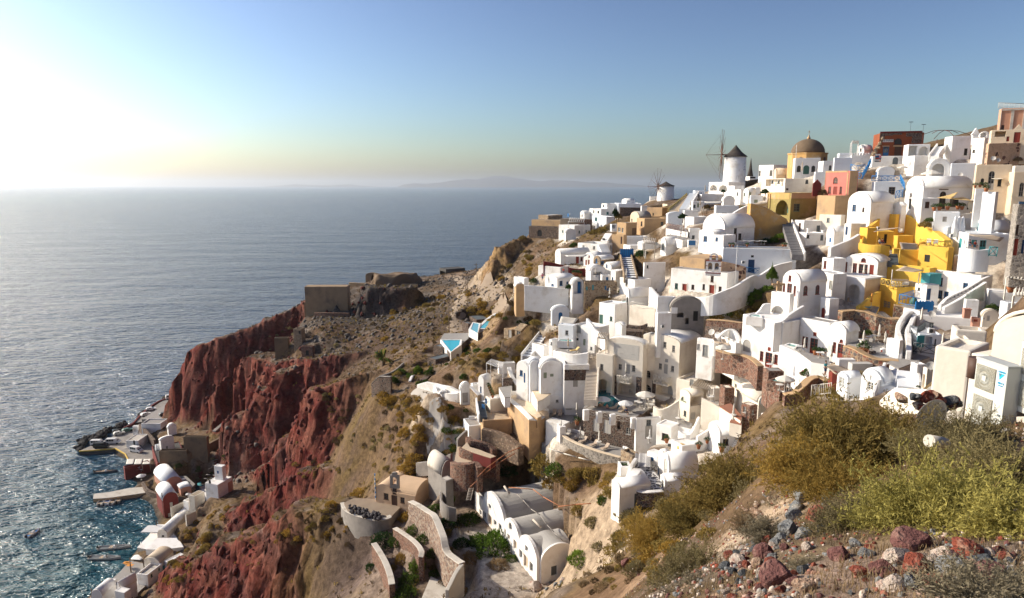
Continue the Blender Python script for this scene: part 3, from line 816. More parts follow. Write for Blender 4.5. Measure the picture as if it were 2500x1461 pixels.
def pool(lb,pts,z=None,Y=None,water='poolblue',rimm=S1,rim=.35,dep=1.2,name='swimming_pool',raise_=0.):
 if z is None:z=W(pts[0][0],pts[0][1],Y or Yg(*pts[0])).z
 P=[oz_(u,v,z)for u,v in pts]
 area=sum(P[i].x*P[(i+1)%len(P)].y-P[(i+1)%len(P)].x*P[i].y for i in range(len(P)))
 if area<0:P=P[::-1]
 O=P[0].copy();poly=[Vc((p.x-O.x,p.y-O.y))for p in P];n=len(poly)
 t=tg_(name,lb,'pool',O)
 outer=[]
 for i in range(n):
  a,b,c=poly[i-1],poly[i],poly[(i+1)%n]
  d1=(b-a).normalized();d2=(c-b).normalized();nn=Vc((d1.y+d2.y,-d1.x-d2.x));nn=nn.normalized()if nn.length>1e-4 else Vc((d1.y,-d1.x))
  outer.append(b+nn*rim)
 bm=BN()
 i0=[bm.verts.new((p.x,p.y,.10+raise_))for p in poly];o0=[bm.verts.new((p.x,p.y,.10+raise_))for p in outer]
 i1=[bm.verts.new((p.x,p.y,-dep))for p in poly];o1=[bm.verts.new((p.x,p.y,-dep))for p in outer]
 for i in range(n):
  j=(i+1)%n
  bm.faces.new((o0[i],o0[j],i0[j],i0[i]));bm.faces.new((i0[i],i0[j],i1[j],i1[i]));bm.faces.new((o0[j],o0[i],o1[i],o1[j]))
 lnk('rim',mb(bm),MT[rimm],t)
 bm=BN();f=bm.faces.new([bm.verts.new((p.x,p.y,0.))for p in poly]);lnk('water',mb(bm),MT[water],t)
 HOLES.append(([(p.x+O.x,p.y+O.y)for p in outer],z-.3))
 return z
def str_(lb,b,tp,w=1.2,n=None,m=S6,side=None,Yb=None,Yt=None,sm=S1,gp=None,off=0.,nose=None,sh=.7):
 P0=W(b[0],b[1],Yb or Yg(*b));P1=W(tp[0],tp[1],Yt or Yg(*tp))
 d=Vc((P1.x-P0.x,P1.y-P0.y,0));L=d.length;dz=P1.z-P0.z
 n=n or max(3,int(dz/.2))
 ang=math.atan2(d.y,d.x)
 t=tg_('staircase',lb,'stairs',P0,ang,gp)
 run=L/n;rise=dz/n
 bm=BN();bx(bm,0,-w/2,-.9,run*.999+.05,w/2,rise-.04 if nose else rise);me=mb(bm);me.materials.append(MT[m])
 nm=None
 if nose:
  bm=BN();bx(bm,-.04,-w/2,rise-.04,run*.999+.05,w/2,rise);nm=mb(bm);nm.materials.append(MT[nose])
 for i in range(n):
  s=lnk('step',me,None,t,(run*i,0,rise*i))
  if nm:lnk('tread',nm,None,s)
 if side:
  for sd in side:
   y=(w/2+.16)*(1 if sd=='l' else-1)
   bm=BN()
   q=[(0,-1.),(L,dz-1.),(L+.25,dz+sh),(-.1,sh)]
   a=[bm.verts.new((x,y-.16,z))for x,z in q];c=[bm.verts.new((x,y+.16,z))for x,z in q]
   bm.faces.new(a);bm.faces.new(c[::-1])
   for i in range(4):bm.faces.new((a[(i+1)%4],a[i],c[i],c[(i+1)%4]))
   bevel(bm,.06,1);lnk('side_wall',mb(bm),MT[sm],t)
 return t
def spot(u,v,Y=None,z=None):
 return oz_(u,v,z)if z is not None else W(u,v,Y or Yg(u,v))
def psl(lb,u,v,vt,Y=None,z=None,opn=True,r=None,mc=S11,ru=None,gp='parasols on the terraces',sides=8):
 P=spot(u,v,Y,z);h=zat(P,vt)-P.z
 t=tg_('parasol',lb,'parasol',P,ruf(0,3),gp)
 la(t,'base',S32,[(.28,0),(.28,.08),(.06,.1),(.05,.3)],10)
 ro(t,'pole',S5 if opn else S28,(0,0,.1),(0,0,h-.05 if opn else h),.035 if opn else.03)
 bm=BN()
 if opn:
  if ru:r=ru/ZO[2]/FPX*P.y
  r=r or 1.5;dr=r*.38
  lathe(bm,[(.05,h),(r*.5,h-dr*.42),(r,h-dr),(r*.985,h-dr-.16),(r*.97,h-dr),(r*.5,h-dr*.42-.05),(.05,h-.06)],sides,cap=False,smooth=False)
 else:
  lathe(bm,[(.05,h*.36),(.19,h*.38),(.17,h*.55),(.11,h*.62),(.15,h*.72),(.12,h*.9),(.04,h+.12)],9)
  for vtx in bm.verts:
   if int(round(math.atan2(vtx.co.y,vtx.co.x)/(2*pi/9)))%2:vtx.co.x*=.75;vtx.co.y*=.75
 lnk('canopy',mb(bm),MT[mc],t)
 return t
_proto={}
def ctree(o,parent=None,matmap=None):
 c=o.copy();col.objects.link(c);c.parent=parent
 for ch in o.children:ctree(ch,c)
 return c
def place(key,make,lb,cat,P,rz=0,s=1.,gp=None):
 if key not in _proto:
  o=make();_proto[key]=o
 else:o=ctree(_proto[key])
 o.location=P;o.rotation_euler=(0,0,rz);o.scale=(s,s,s)
 for k in('group',):
  if k in o:del o[k]
 return tag(o,lb,cat,gp)
def mk_lounger(c='lounger'):
 def f():
  t=tg_('sun_lounger','','')
  bm=BN()
  bx(bm,0,-.32,.26,1.3,.32,.32)
  for x in(.1,1.2,1.75):
   for y in(-.28,.28):bx(bm,x-.03,y-.03,0,x+.03,y+.03,.27)
  lnk('frame',mb(bm),MT[S28],t)
  bo(t,'mattress',c,0,-.33,.322,1.28,.33,.42,w=.03,g=1)
  bm=BN();bx(bm,0,-.33,0,.75,.33,.10);bevel(bm,.03,1);bm.transform(Matrix.Translation((1.27,0,.33))@Matrix.Rotation(-.75,4,'Y'));lnk('backrest',mb(bm),MT[c],t)
  return t
 return f
def mk_table(c=S5):
 def f():
  t=tg_('round_table','','')
  la(t,'tabletop',c,[(.42,.70),(.45,.72),(.45,.74),(.43,.75)],18)
  la(t,'leg','grey',[(.22,0),(.2,.04),(.05,.08),(.04,.7)],10)
  return t
 return f
def mk_chair(c=S5):
 def f():
  t=tg_('terrace_chair','','')
  bo(t,'seat',c,-.22,-.22,.42,.22,.22,.47)
  bo(t,'backrest',c,-.22,.18,.5,.22,.22,.9)
  for x in(-.2,.2):
   for y in(-.2,.2):
    bo(t,'leg',S28,x-.02,y-.02,0,x+.02,y+.02,.9 if y>0 else.42)
  return t
 return f
def lounger(lb,u,v,rz,Y=None,z=None,c='lounger',gp='sun loungers on the terraces'):return place('lo'+c,mk_lounger(c),lb,'sun lounger',spot(u,v,Y,z),rz,1,gp)
def table(lb,u,v,Y=None,z=None,c=S5,gp='round terrace tables'):return place('ta'+c,mk_table(c),lb,'table',spot(u,v,Y,z),0,1,gp)
def chair(lb,u,v,rz,Y=None,z=None,c=S5,gp='terrace chairs'):return place('ch'+c,mk_chair(c),lb,'chair',spot(u,v,Y,z),rz,1,gp)
def lball(n,r,leaf,seed,flat=1.,hollow=.55,up=.3,wid=.5):
 rs=np.random.RandomState(seed)
 d=rs.normal(size=(n,3));d[:,2]=np.abs(d[:,2])*.95-.12;d/=np.linalg.norm(d,axis=1)[:,None]
 lob=1+.16*np.sin(d[:,0]*5+seed)*np.cos(d[:,1]*4-seed)+.10*np.sin(d[:,2]*9+d[:,0]*7)
 rad=r*lob*(hollow+(1-hollow)*rs.rand(n)**.6)
 c=d*rad[:,None];c[:,2]*=flat
 ax=d*.7+rs.normal(size=(n,3))*.55;ax[:,2]+=up;ax/=np.linalg.norm(ax,axis=1)[:,None]
 sd=np.cross(ax,rs.normal(size=(n,3)));sd/=np.linalg.norm(sd,axis=1)[:,None]
 L=leaf*(.6+.8*rs.rand(n))[:,None]
 a=c-ax*L*.5;b=c+ax*L*.5
 V=np.stack([a-sd*L*wid*.3,a+sd*L*wid*.3,b+sd*L*wid*.22,b-sd*L*wid*.22],1).reshape(-1,3)
 F=np.arange(4*n).reshape(n,4)
 return V,F
def mk_pot(col_='terracotta',fl=None):
 def f():
  t=tg_('flower_pot','','')
  la(t,'pot',col_,[(.16,0),(.24,.32),(.28,.42),(.28,.48),(.22,.46)],12)
  V,F=lball(140,.42,.16,3);V[:,2]+=.55
  lnk('foliage',mnp(V,F),MT[fl or 'leafgreen'],t)
  return t
 return f
def pot(lb,u,v,Y=None,z=None,s=1.,c='terracotta',fl=None,gp='potted plants'):return place('po'+c+str(fl),mk_pot(c,fl),lb,'potted plant',spot(u,v,Y,z),ruf(0,6),s,gp)
def mk_dish():
 t=tg_('satellite_dish','','')
 bm=BN();lathe(bm,[(.02,0.),(.2,.02),(.36,.07),(.5,.15),(.505,.15),(.36,.05),(.2,0.),(.02,-.02)],24,cap=False)
 bm.transform(Matrix.Translation((0,0,.75))@Matrix.Rotation(R(62),4,'X'));lnk('reflector',mb(bm),MT[S32],t)
 ro(t,'mast','steel',(0,0,0),(0,.05,.75),.035)
 bm=BN();tube(bm,(0,-.1,.34),(0,-.55,.75),.015);bx(bm,-.05,-.6,.72,.05,-.5,.82);lnk('arm',mb(bm),MT['steel'],t)
 return t
def dish(lb,u,v,r_px,rz=-.6,Y=None,z=None,gp='satellite dishes'):
 P=spot(u,v,Y,z);s=2*r_px/ZO[2]/FPX*P.y*1.04
 P.z-=.75*s
 return place('dish',mk_dish,lb,'satellite dish',P,rz,s,gp)
def sail(lb,pts,mc=S14,sag=.35,posts=True,gp='shade sails over the terraces'):
 P=[W(u,v,y)for u,v,y in pts];O=sum(P,Vc())/len(P)
 t=tg_('shade_sail',lb,'shade sail',O,0,gp)
 bm=BN();N=6
 if len(P)==3:P=P+[P[2]]
 g=[[None]*(N+1)for _ in range(N+1)]
 for i in range(N+1):
  for j in range(N+1):
   s,q=i/N,j/N
   p=(P[0]*(1-s)+P[1]*s)*(1-q)+(P[3]*(1-s)+P[2]*s)*q
   p=p+Vc((0,0,-sag*16*s*(1-s)*q*(1-q)))
   g[i][j]=bm.verts.new(p-O)
 for i in range(N):
  for j in range(N):
   f=bm.faces.new((g[i][j],g[i+1][j],g[i+1][j+1],g[i][j+1]));f.smooth=True
 bmesh.ops.remove_doubles(bm,verts=bm.verts,dist=.001)
 bmesh.ops.solidify(bm,geom=bm.faces[:],thickness=.03)
 lnk(S11,mb(bm),MT[mc],t)
 if posts:
  for p in P[:posts if posts is not True else len(P)]:
   ro(t,'post',S28,p-O-Vc((0,0,2.6)),p-O+Vc((0,0,.05)),.05)
 return t
def pergola(lb,pts,h=2.3,z=None,Y=None,m=S28,n=9,slat=.10,rm=None,gp=None,cloth=None):
 if z is None:z=W(pts[0][0],pts[0][1],Y or Yg(*pts[0])).z
 P=[oz_(u,v,z)for u,v in pts];O=P[0].copy();P=[p-O for p in P]
 t=tg_('pergola',lb,'pergola',O,0,gp)
 for p in P:
  bo(t,'post',m,p.x-.07,p.y-.07,-.6,p.x+.07,p.y+.07,h)
 for i,j in((0,1),(3,2)):
  ro(t,'beam',m,P[i]+Vc((0,0,h+.06)),P[j]+Vc((0,0,h+.06)),.08,n=4)
 for k in range(n):
  q=(k+.5)/n
  a,b=P[0]*(1-q)+P[1]*q,P[3]*(1-q)+P[2]*q;e=(b-a)*.08
  ro(t,'slat',rm or m,a-e+Vc((0,0,h+.2)),b+e+Vc((0,0,h+.2)),slat,n=4)
 return t
def rail(lb,pts,z=None,Y=None,h=1.,m=S5,name='railing',cross=True,gp=None,step=1.2,r=.03,dz=0.):
 P=[(oz_(p[0],p[1],z)if z is not None else W(p[0],p[1],p[2]if len(p)>2 else(Y or Yg(*p[:2]))))for p in pts]
 O=P[0].copy();P=[p-O+Vc((0,0,dz))for p in P]
 t=tg_(name,lb,'railing',O,0,gp)
 for a,b in zip(P[:-1],P[1:]):
  L=(b-a).length;n=max(1,int(L/step));up=Vc((0,0,h))
  ro(t,'top_rail',m,a+up,b+up,r*1.3,n=4)
  ro(t,'bottom_rail',m,a+up*.12,b+up*.12,r,n=4)
  for i in range(n):
   p,q=a+(b-a)*(i/n),a+(b-a)*((i+1)/n)
   ro(t,'post',m,p,p+up*1.04,r*1.2,n=4)
   bm=BN()
   if cross:tube(bm,p+up*.12,q+up,r*.8,n=4);tube(bm,p+up,q+up*.12,r*.8,n=4)
   else:
    for k in range(1,6):tube(bm,p+(q-p)*(k/6)+up*.12,p+(q-p)*(k/6)+up,r*.7,n=4)
   lnk('brace' if cross else 'baluster',mb(bm),MT[m],t)
 ro(t,'post',m,P[-1],P[-1]+Vc((0,0,h*1.04)),r*1.2,n=4)
 return t
def skf(J,E,name,sub=1):
 me=BM_.new(name);ks=list(J)
 me.from_pydata([J[k][0]for k in ks],[(ks.index(a),ks.index(b))for a,b in E],[])
 o=BO_.new(name,me);col.objects.link(o)
 md=o.modifiers.new('s','SKIN');md.use_smooth_shade=True
 for i,k in en(ks):
  sv=me.skin_vertices[0].data[i];r=J[k][1];sv.radius=(r,r)if not isinstance(r,tuple)else r
  sv.use_root=(k==S43)
 o.modifiers.new('d','SUBSURF').levels=sub
 bpy.context.view_layer.update()
 r=BM_.new_from_object(o.evaluated_get(bpy.context.evaluated_depsgraph_get()))
 BO_.remove(o)
 return r
_bodies={}
def prn(lb,u,v,pose=S37,rz=0,Y=None,z=None,top='red2',legs=S31,hairm='hair',gp='people on the terraces',s=1.):
 if pose not in _bodies:
  if pose==S37:
   J=dict(pelvis=((0,0,.93),.125),belly=((0,0,1.1),.12),chest=((0,0,1.32),(.15,.11)),neck=((0,0,1.47),.055),head=((0,-.02,1.58),.085),crown=((0,-.01,1.70),.075),ls=((.17,0,1.40),.06),le=((.24,.02,1.13),.045),lw=((.22,-.08,.90),.035),lh=((.21,-.11,.82),.035),rs=((-.17,0,1.40),.06),re=((-.24,.02,1.13),.045),rw=((-.20,-.12,.93),.035),rh=((-.18,-.16,.87),.035),lt=((.09,0,.86),.09),lk=((.10,-.02,.48),.06),la=((.10,.02,.09),.04),lf=((.11,-.14,.04),.035),rt=((-.09,0,.86),.09),rk=((-.10,-.05,.48),.06),ra=((-.10,.04,.09),.04),rf=((-.11,-.12,.04),.035))
  elif pose=='sit':
   J=dict(pelvis=((0,0,.50),.13),belly=((0,.03,.66),.12),chest=((0,.06,.88),(.15,.11)),neck=((0,.05,1.03),.055),head=((0,.02,1.14),.085),crown=((0,.03,1.26),.075),ls=((.17,.06,.96),.06),le=((.24,-.02,.72),.045),lw=((.18,-.22,.62),.035),lh=((.16,-.28,.61),.035),rs=((-.17,.06,.96),.06),re=((-.24,-.02,.72),.045),rw=((-.18,-.22,.62),.035),rh=((-.16,-.28,.61),.035),lt=((.10,-.06,.50),.09),lk=((.12,-.44,.50),.062),la=((.12,-.44,.09),.04),lf=((.12,-.56,.04),.035),rt=((-.10,-.06,.50),.09),rk=((-.12,-.44,.50),.062),ra=((-.12,-.46,.09),.04),rf=((-.12,-.58,.04),.035))
  else:
   J=dict(pelvis=((0,0,.52),.12),belly=((0,.17,.55),.11),chest=((0,.38,.66),(.15,.11)),neck=((0,.50,.77),.055),head=((0,.56,.86),.085),crown=((0,.62,.96),.075),ls=((.17,.42,.70),.06),le=((.26,.30,.52),.045),lw=((.2,.10,.56),.035),lh=((.17,.04,.57),.035),rs=((-.17,.42,.70),.06),re=((-.26,.36,.50),.045),rw=((-.24,.14,.48),.035),rh=((-.23,.08,.48),.035),lt=((.09,-.08,.52),.09),lk=((.11,-.45,.66),.06),la=((.10,-.80,.50),.04),lf=((.11,-.88,.58),.035),rt=((-.09,-.08,.52),.09),rk=((-.11,-.48,.52),.06),ra=((-.11,-.88,.50),.04),rf=((-.12,-.94,.60),.035))
  E=[(S43,'belly'),('belly','chest'),('chest','neck'),('neck','head'),('head','crown')]
  for q in 'lr':E+=[('chest',q+'s'),(q+'s',q+'e'),(q+'e',q+'w'),(q+'w',q+'h'),(S43,q+'t'),(q+'t',q+'k'),(q+'k',q+'a'),(q+'a',q+'f')]
  body=skf(J,E,'person')
  fat={k:(p,tuple(x+.018 for x in(r if isinstance(r,tuple)else(r,r))))for k,(p,r)in J.items()}
  pick=lambda ks:{k:fat[k]for k in ks}
  tk=pick([S43,'belly','chest','ls','rs']);tk['le']=fat['le'];tk['re']=fat['re']
  topm=skf(tk,[(S43,'belly'),('belly','chest'),('chest','ls'),('chest','rs'),('ls','le'),('rs','re')],'shirt')
  lk=pick([S43,'lt','lk','rt','rk'])
  legm=skf(lk,[(S43,'lt'),('lt','lk'),(S43,'rt'),('rt','rk')],'shorts')
  hc=Vc(J['crown'][0]);hd=Vc(J['head'][0]);bm=BN()
  bmesh.ops.create_icosphere(bm,subdivisions=2,radius=.105,matrix=Matrix.Translation((hc+hd)/2+Vc((0,.03,.045))))
  hm=mb(bm,'hair',True)
  body.materials.append(MT['skin'])
  for m_ in(topm,legm,hm):m_.materials.append(MT['skin'])
  _bodies[pose]=(body,topm,legm,hm)
 body,topm,legm,hm=_bodies[pose]
 P=spot(u,v,Y,z)
 o=tag(lnk('person',body,None,None,P,rz,s),lb,'person',gp)
 for nm,me,mm in(('shirt',topm,top),('shorts',legm,legs),('hair',hm,hairm)):
  if mm is None:continue
  c=lnk(nm,me,None,o);c.material_slots[0].link='OBJECT';c.material_slots[0].material=MT[mm]
 return o
def acunit(lb,u,v,Y=None,z=None,rz=.4,s=1.,gp='small air conditioner units'):
 def f():
  t=tg_('air_conditioner','','')
  bo(t,'casing',S5,-.4,-.15,0,.4,.15,.6,w=.02,g=1)
  bm=BN();lathe(bm,[(.22,0),(.24,.03),(.2,.03),(.05,.02)],16);bm.transform(Matrix.Translation((-.1,-.151,.3))@Matrix.Rotation(pi/2,4,'X'));lnk('fan_grille',mb(bm),MT[S9],t)
  return t
 return place('acs',f,lb,'air conditioner',spot(u,v,Y,z),rz,s,gp)
def fp(X,face,u,v):
 ra,rb_=ray(u,v);d=Vc((ra,1,rb_));dC=(cos(X.ps),sin(X.ps));dA=(-dC[1],dC[0])
 n=Vc((-dC[0],-dC[1],0))if face=='L' else Vc((-dA[0],-dA[1],0))
 eye=Vc((0,0,CAM_H));q=eye+d*((X.P-eye).dot(n)/d.dot(n))-X.P
 return((q.x*dA[0]+q.y*dA[1])if face=='L' else(q.x*dC[0]+q.y*dC[1]),q.z)
def pnl(X,face,u0,v0,u1,v1,m,name='panel',proud=.05,back=.02):
 s0,s1=sorted((fp(X,face,u0,(v0+v1)/2)[0],fp(X,face,u1,(v0+v1)/2)[0]));z1,z0=fp(X,face,(u0+u1)/2,v0)[1],fp(X,face,(u0+u1)/2,v1)[1]
 L=X.a if face=='L' else X.c
 s0,s1=max(s0,.03),min(s1,L-.03)
 bm=BN()
 if face=='L':bx(bm,-proud,s0,z0,back,s1,z1)
 else:bx(bm,s0,-proud,z0,s1,back,z1)
 return lnk(name,mb(bm),MT[m],X.t)
def bwall(lb,u0,u1,vb,v1,v2,v3,Y=None,m=S1,trim='red',two=True,psi=0.,ua=None):
 Pl,Pr=W(u0,vb,Y),W(u1,vb,Y);w=(Pr-Pl).length;P=(Pl+Pr)/2;h1=zat(P,v1)-P.z;h2=zat(P,v2)-P.z
 t=tg_('bell_tower',lb,'bell tower',P,psi)
 bm=BN();bx(bm,-w/2,-.25,-.5,w/2,.25,h1)
 w2=w*.28;wv=bx(bm,-w2,-.23,h1+.003,w2,.23,h1+(h2-h1)*.55)
 pxt(bm,[(w2*cos(pi*i/8),h1+(h2-h1)*.55+.003+(h2-h1)*.45*sin(pi*i/8))for i in range(9)],-.23,.23)
 cut=BN()
 for cx in((-w*.22,w*.22)if two else(0,)):
  c=BN();pxt(c,apoly(w*.28 if two else w*.5,h1*.78),-1,1);c.transform(Matrix.Translation((cx,0,h1*.06)));mm=mb(c);cut.from_mesh(mm)
 if two:
  c=BN();pxt(c,apoly(w2*1.,(h2-h1)*.72),-1,1);c.transform(Matrix.Translation((0,0,h1+.08)));mm=mb(c);cut.from_mesh(mm)
 o=lnk('wall',mb(bm),MT[m],t);co=BO_.new('cutter',mb(cut));co.parent=t;col.objects.link(co)
 md=o.modifiers.new('b','BOOLEAN');md.operation='DIFFERENCE';md.solver='EXACT';md.use_self=True;md.object=co;PEND.append((o,co))
 if trim:
  for z in(0.,h1*.55,h1-.05,h1+(h2-h1)*.5):
   ww=(w/2 if z<=h1 else w2)+.06
   if z==h1*.55:
    for s in(-1,1):b2=BN();a0,a1=sorted((s*ww,s*(ww-w*.14)));bx(b2,a0,-.3,z,a1,.3,z+.12);lnk('string_course',mb(b2),MT[trim],t)
   else:b2=BN();bx(b2,-ww,-.3,z-.06,ww,.3,z+.08);lnk('string_course',mb(b2),MT[trim],t)
 for cx in((-w*.22,w*.22)if two else(0,)):
  b2=BN();r=w*.08;lathe(b2,[(r,0),(r*.75,r*.5),(r*.55,r*1.2),(.02,r*1.5)],10,(cx,0));b2.transform(Matrix.Translation((0,0,h1*.42)));lnk('bell',mb(b2),MT[S9],t)
 return t
def tsign(t,txt,m,size,loc,rot):
 cu=bpy.data.curves.new('t','FONT');cu.body=txt;cu.size=size;cu.align_x='CENTER';cu.align_y='CENTER';cu.extrude=.008
 o=BO_.new('t',cu);col.objects.link(o);bpy.context.view_layer.update()
 me=BM_.new_from_object(o.evaluated_get(bpy.context.evaluated_depsgraph_get()));BO_.remove(o)
 l=lnk('lettering',me,MT[m],t);l.location=loc;l.rotation_euler=rot
 return l
smat('rubblewall',[(.55,.37,.25),(.52,.35,.24),(.10,.06,.05),(.58,.40,.28),(.16,.09,.07),(.50,.34,.23)],(.56,.39,.27),1.7,.05)
mat('leafgreen',(.06,.11,.025),.7,(.03,.06,.015),2,.5)
# ridge, right end
zoom(2000,220,5)
X=hs('salmon_house','tall salmon house with pale pilasters on the skyline at the top right',(2175,640),2148,2760,228,8,'salmon',op='Rdn 2220 430 2258 500',cat='house',Y=139)
for u in(2178,2330,2480):pnl(X,'R',u,240,u+36,560,S13,'pilaster',.12)
pnl(X,'R',2176,228,2740,246,S13,'cornice',.2)
rail('roof balustrade of pale posts on the tall salmon house',[(2185,228,139.5),(2500,240,141.5),(2740,250,143)],h=1.15,m=S11,cross=False,step=1.4,r=.04)
X=hs(S27,'cream gatehouse with red door under a pointed gable beside the salmon house',(2085,660),2062,2760,492,6,S19,op='Rdr 2375 515 2455 645|Rsr 2285 568 2320 628|Rhr 2145 505 2280 572',Y=135)
bm=BN();s0=fp(X,'R',2378,470)[0];s1=fp(X,'R',2492,470)[0];z0=X.h-.02
pxt(bm,[(s0,z0),(s1,z0),((s0+s1)/2,z0+1.)],.02,.5);lnk('gable',mb(bm),MT[S19],X.t)
wall(S15,'pinkish rubble wall with dark stones below the cream gatehouse',[(2028,900,655),(2270,905,650),(2700,915,650)],'rubblewall',.8,3,Y=133)
dish('white satellite dish on the rubble wall',2125,838,26,-.5,Y=131);dish('darker satellite dish beside it on the rubble wall',2185,858,22,-.2,Y=131)
X=hs(S0,'plain white block with a dark door left of the slim white tower',(1600,830),1505,1834,564,20,S1,op='Rdk 1768 715 1808 800',Y=146)
hs('white_tower','slim white tower house with one small square window',(1985,905),1836,2030,582,58,S1,op='Lwk 1872 730 1902 765',Y=139)
hs('white_gable_house','little white pointed gable behind the slim tower',(1860,640),1845,1940,545,8,roof='pitch',rise=1.4,Y=152)
hs(S10,'small white vault with arched opening behind the slim tower',(1955,660),1940,2066,575,10,roof='vr',va=512,op='Rok 1968 522 2040 640',Y=148)
# old grocery on the skyline
X=hs('old_red_shop','ruined rust red shop with arched window and signboard on the skyline',(715,820),640,1256,528,12,'rust',op='RWk 918 592 1010 665|Rdn 918 690 1005 805|Rgb 778 690 850 805',Y=166,rm=S47)
pnl(X,'R',722,505,1256,524,S35,'cornice',.25)
for q,(u0,v0,u1,v1)in en(((725,530,800,600),(800,524,900,560),(900,524,1010,548),(1060,524,1150,570),(1130,560,1250,650),(1150,526,1252,600))):pnl(X,'R',u0,v0,u1,v1,S12,'bare_masonry',.06+.006*q)
pnl(X,'R',905,676,1016,692,S8,'lintel',.1);pnl(X,'R',770,680,858,692,S8,'lintel',.1)
sg=pnl(X,'R',776,605,906,636,S5,'signboard',.12)
a0,a1=fp(X,'R',841,620);tsign(X.t,'MINI-MARKET',S29,.62,(a0,-.135,a1),(pi/2,0,0)).name='lettering'
for k in range(26):
 u=640+rnd.random()*135;v=800-(u-640)*1.55+ruf(-6,40)
 a0,a1=fp(X,'R',u,max(v,585));bm=BN();bmesh.ops.create_icosphere(bm,subdivisions=1,radius=ruf(.25,.5),matrix=Matrix.Translation((a0,ruf(-.2,.6),a1)))
 lnk('broken_stone',mb(bm),MT[S30],X.t)
for u,v,vt in((1105,560,395),(1258,600,425)):
 P=W(u,v,168);h=zat(P,vt)-P.z;t=tg_('street_lamp','lamp post %s the old red shop'%('standing behind the roof of' if u<1200 else 'at the right end of'),'street lamp',P)
 ro(t,'post',S9,(0,0,-2),(0,0,h),.06,.04);bo(t,'lamp_head',S9,-.5,-.12,h,.5,.12,h+.12)
t=tg_('pavilion_frame','rusty radial metal frame of an open pavilion beside the red shop','pavilion',W(1530,620,158))
O=t.location;ap=W(1530,492,158)-O
bm=BN()
for u,v,y in((1265,545,158),(1400,600,154),(1640,560,154),(1850,550,158),(1700,530,163),(1380,530,163)):
 e=W(u,v,y)-O;mid=ap*.5+e*.5+Vc((0,0,.35));tube(bm,ap,mid,.06);tube(bm,mid,e,.06)
lnk('ribs',mb(bm),MT[S49],t);bm=BN()
for u,v,y in((1265,545,158),(1440,600,154),(1640,560,154)):e=W(u,v,y)-O;tube(bm,e,e-Vc((0,0,3)),.07)
lnk('posts',mb(bm),MT[S49],t)
hs('white_chapel','small white vaulted chapel left of the old red shop',(545,810),455,640,738,45,roof=S2,va=674,op='Lwk 497 712 515 750',Y=172)
pergola('white wooden trellis beside the small vaulted chapel',[(375,795),(462,795),(470,780),(390,780)],2.9,Y=173,m=S5,n=5)
X=hs(S68,'low crenellated white terrace wall under the small chapel',(392,860),375,640,800,12,op='',Y=168)
for k in range(7):pnl(X,'R',398+34*k,770,418+34*k,802,S1,'merlon',.03,.3)
hs(S0,'white block with grey arched door under the old red shop',(640,930),612,1064,809,10,op='RDi 895 822 962 945',Y=161)
hs(S0,'white verandah house with glazed bays below the red shop',(1078,810),1020,1346,664,14,op='Roi 1215 690 1332 800|Rhk 1092 682 1195 800',Y=154)
hs(S0,'white box terrace house projecting below the glazed verandah',(1145,1030),1060,1352,802,26,Y=149)
str_('white outdoor stair climbing to the plain white block',(1400,820),(1490,690),1.4,Yb=145,Yt=149,side='lr',m=S1)
X=hs(S10,'big white vault with open arch and parasol on its terrace',(1330,1075),1300,1582,960,8,roof='vr',va=838,op='Roe 1375 900 1532 1065',Y=140,odep=3)
hs(S0,'low white vault with terrace between blue railings and verandah house',(715,1080),690,912,1000,10,roof='vr',va=940,Y=150)
psl('large cream parasol in front of the big open arch',1370,1080,975,Y=136,ru=118,mc=S11)
psl('small cream parasol beside the white box terrace house',1010,1010,922,Y=146,ru=60,mc=S11)
hs(S0,'bluish white wall block below the plain white block',(1590,1130),1560,1892,895,10,S3,Y=138)
dish('white dish on the bluish wall block',1725,1038,26,-.6,Y=136)
hs(S27,'cream house with arched door between two arched windows',(1885,1240),1868,2322,915,9,S19,op='RGe 2060 990 2140 1220|RWk 1970 1080 2012 1165|Rwk 2178 1090 2225 1175',Y=127)
sail('small white awning over the window of the cream arched-door house',[(2100,1085,126),(2195,1060,126),(2258,1085,125),(2180,1092,124)],S11,.1,posts=False)
hs(S27,'cream curved house with arched window at the right edge below the rubble wall',(2335,1400),2268,2760,1000,14,S19,op='RWe 2440 1130 2500 1300',Y=122)
hs(S27,'small cream block near the right edge with lavender side',(2380,1000),2340,2760,925,10,S4,Y=128)
hs('white_pillar_house','tall bluish white pillar house with potted plant on top',(2115,1600),1955,2150,1246,62,S3,op='Lvk 2050 1310 2058 1320',Y=113)
pot('green plant in a trough on the tall bluish pillar house',2035,1245,Y=114,s=1.3)
hs(S0,'narrow white wall house behind the tall bluish pillar',(1890,1400),1880,1990,1205,12,Y=119)
for k,(u,v)in en(((1960,1190),(2025,1190),(1900,1195))):pot(('orange flowers','terracotta pot','green pot plant')[k]+' below the cream arched windows',u,v,Y=123,s=1.)
X=hs(S10,'long white vaulted house with orange shade sails over its terrace',(1245,1490),1030,1834,1196,30,roof=S2,va=1060,op='Lwn 1110 1260 1130 1305|Ldk 1095 1330 1127 1455|RGn 1465 1240 1545 1455|Rwn 1592 1330 1702 1425|Rdk 1805 1385 1828 1460',Y=131)
pnl(X,'R',1462,1210,1572,1220,'brown','beam',.15)
for k,u in en((1250,1375,1505,1628,1765)):
 s_,z_=fp(X,'R',u,1150);bm=BN();tube(bm,(s_,.55,X.h+.75),(s_,.2,X.h+.72),.12);lnk('waterspout',mb(bm),MT[S14],X.t)
sail('left orange shade sail with a peaked corner',[(1440,1318,124),(1560,1290,128),(1700,1245,127),(1620,1330,122)],'clothyellow',.1,posts=False)
sail('right orange shade sail stretched over the terrace',[(1600,1325,123),(1760,1310,127),(1905,1360,122),(1700,1340,120)],'clothyellow',.1,posts=False)
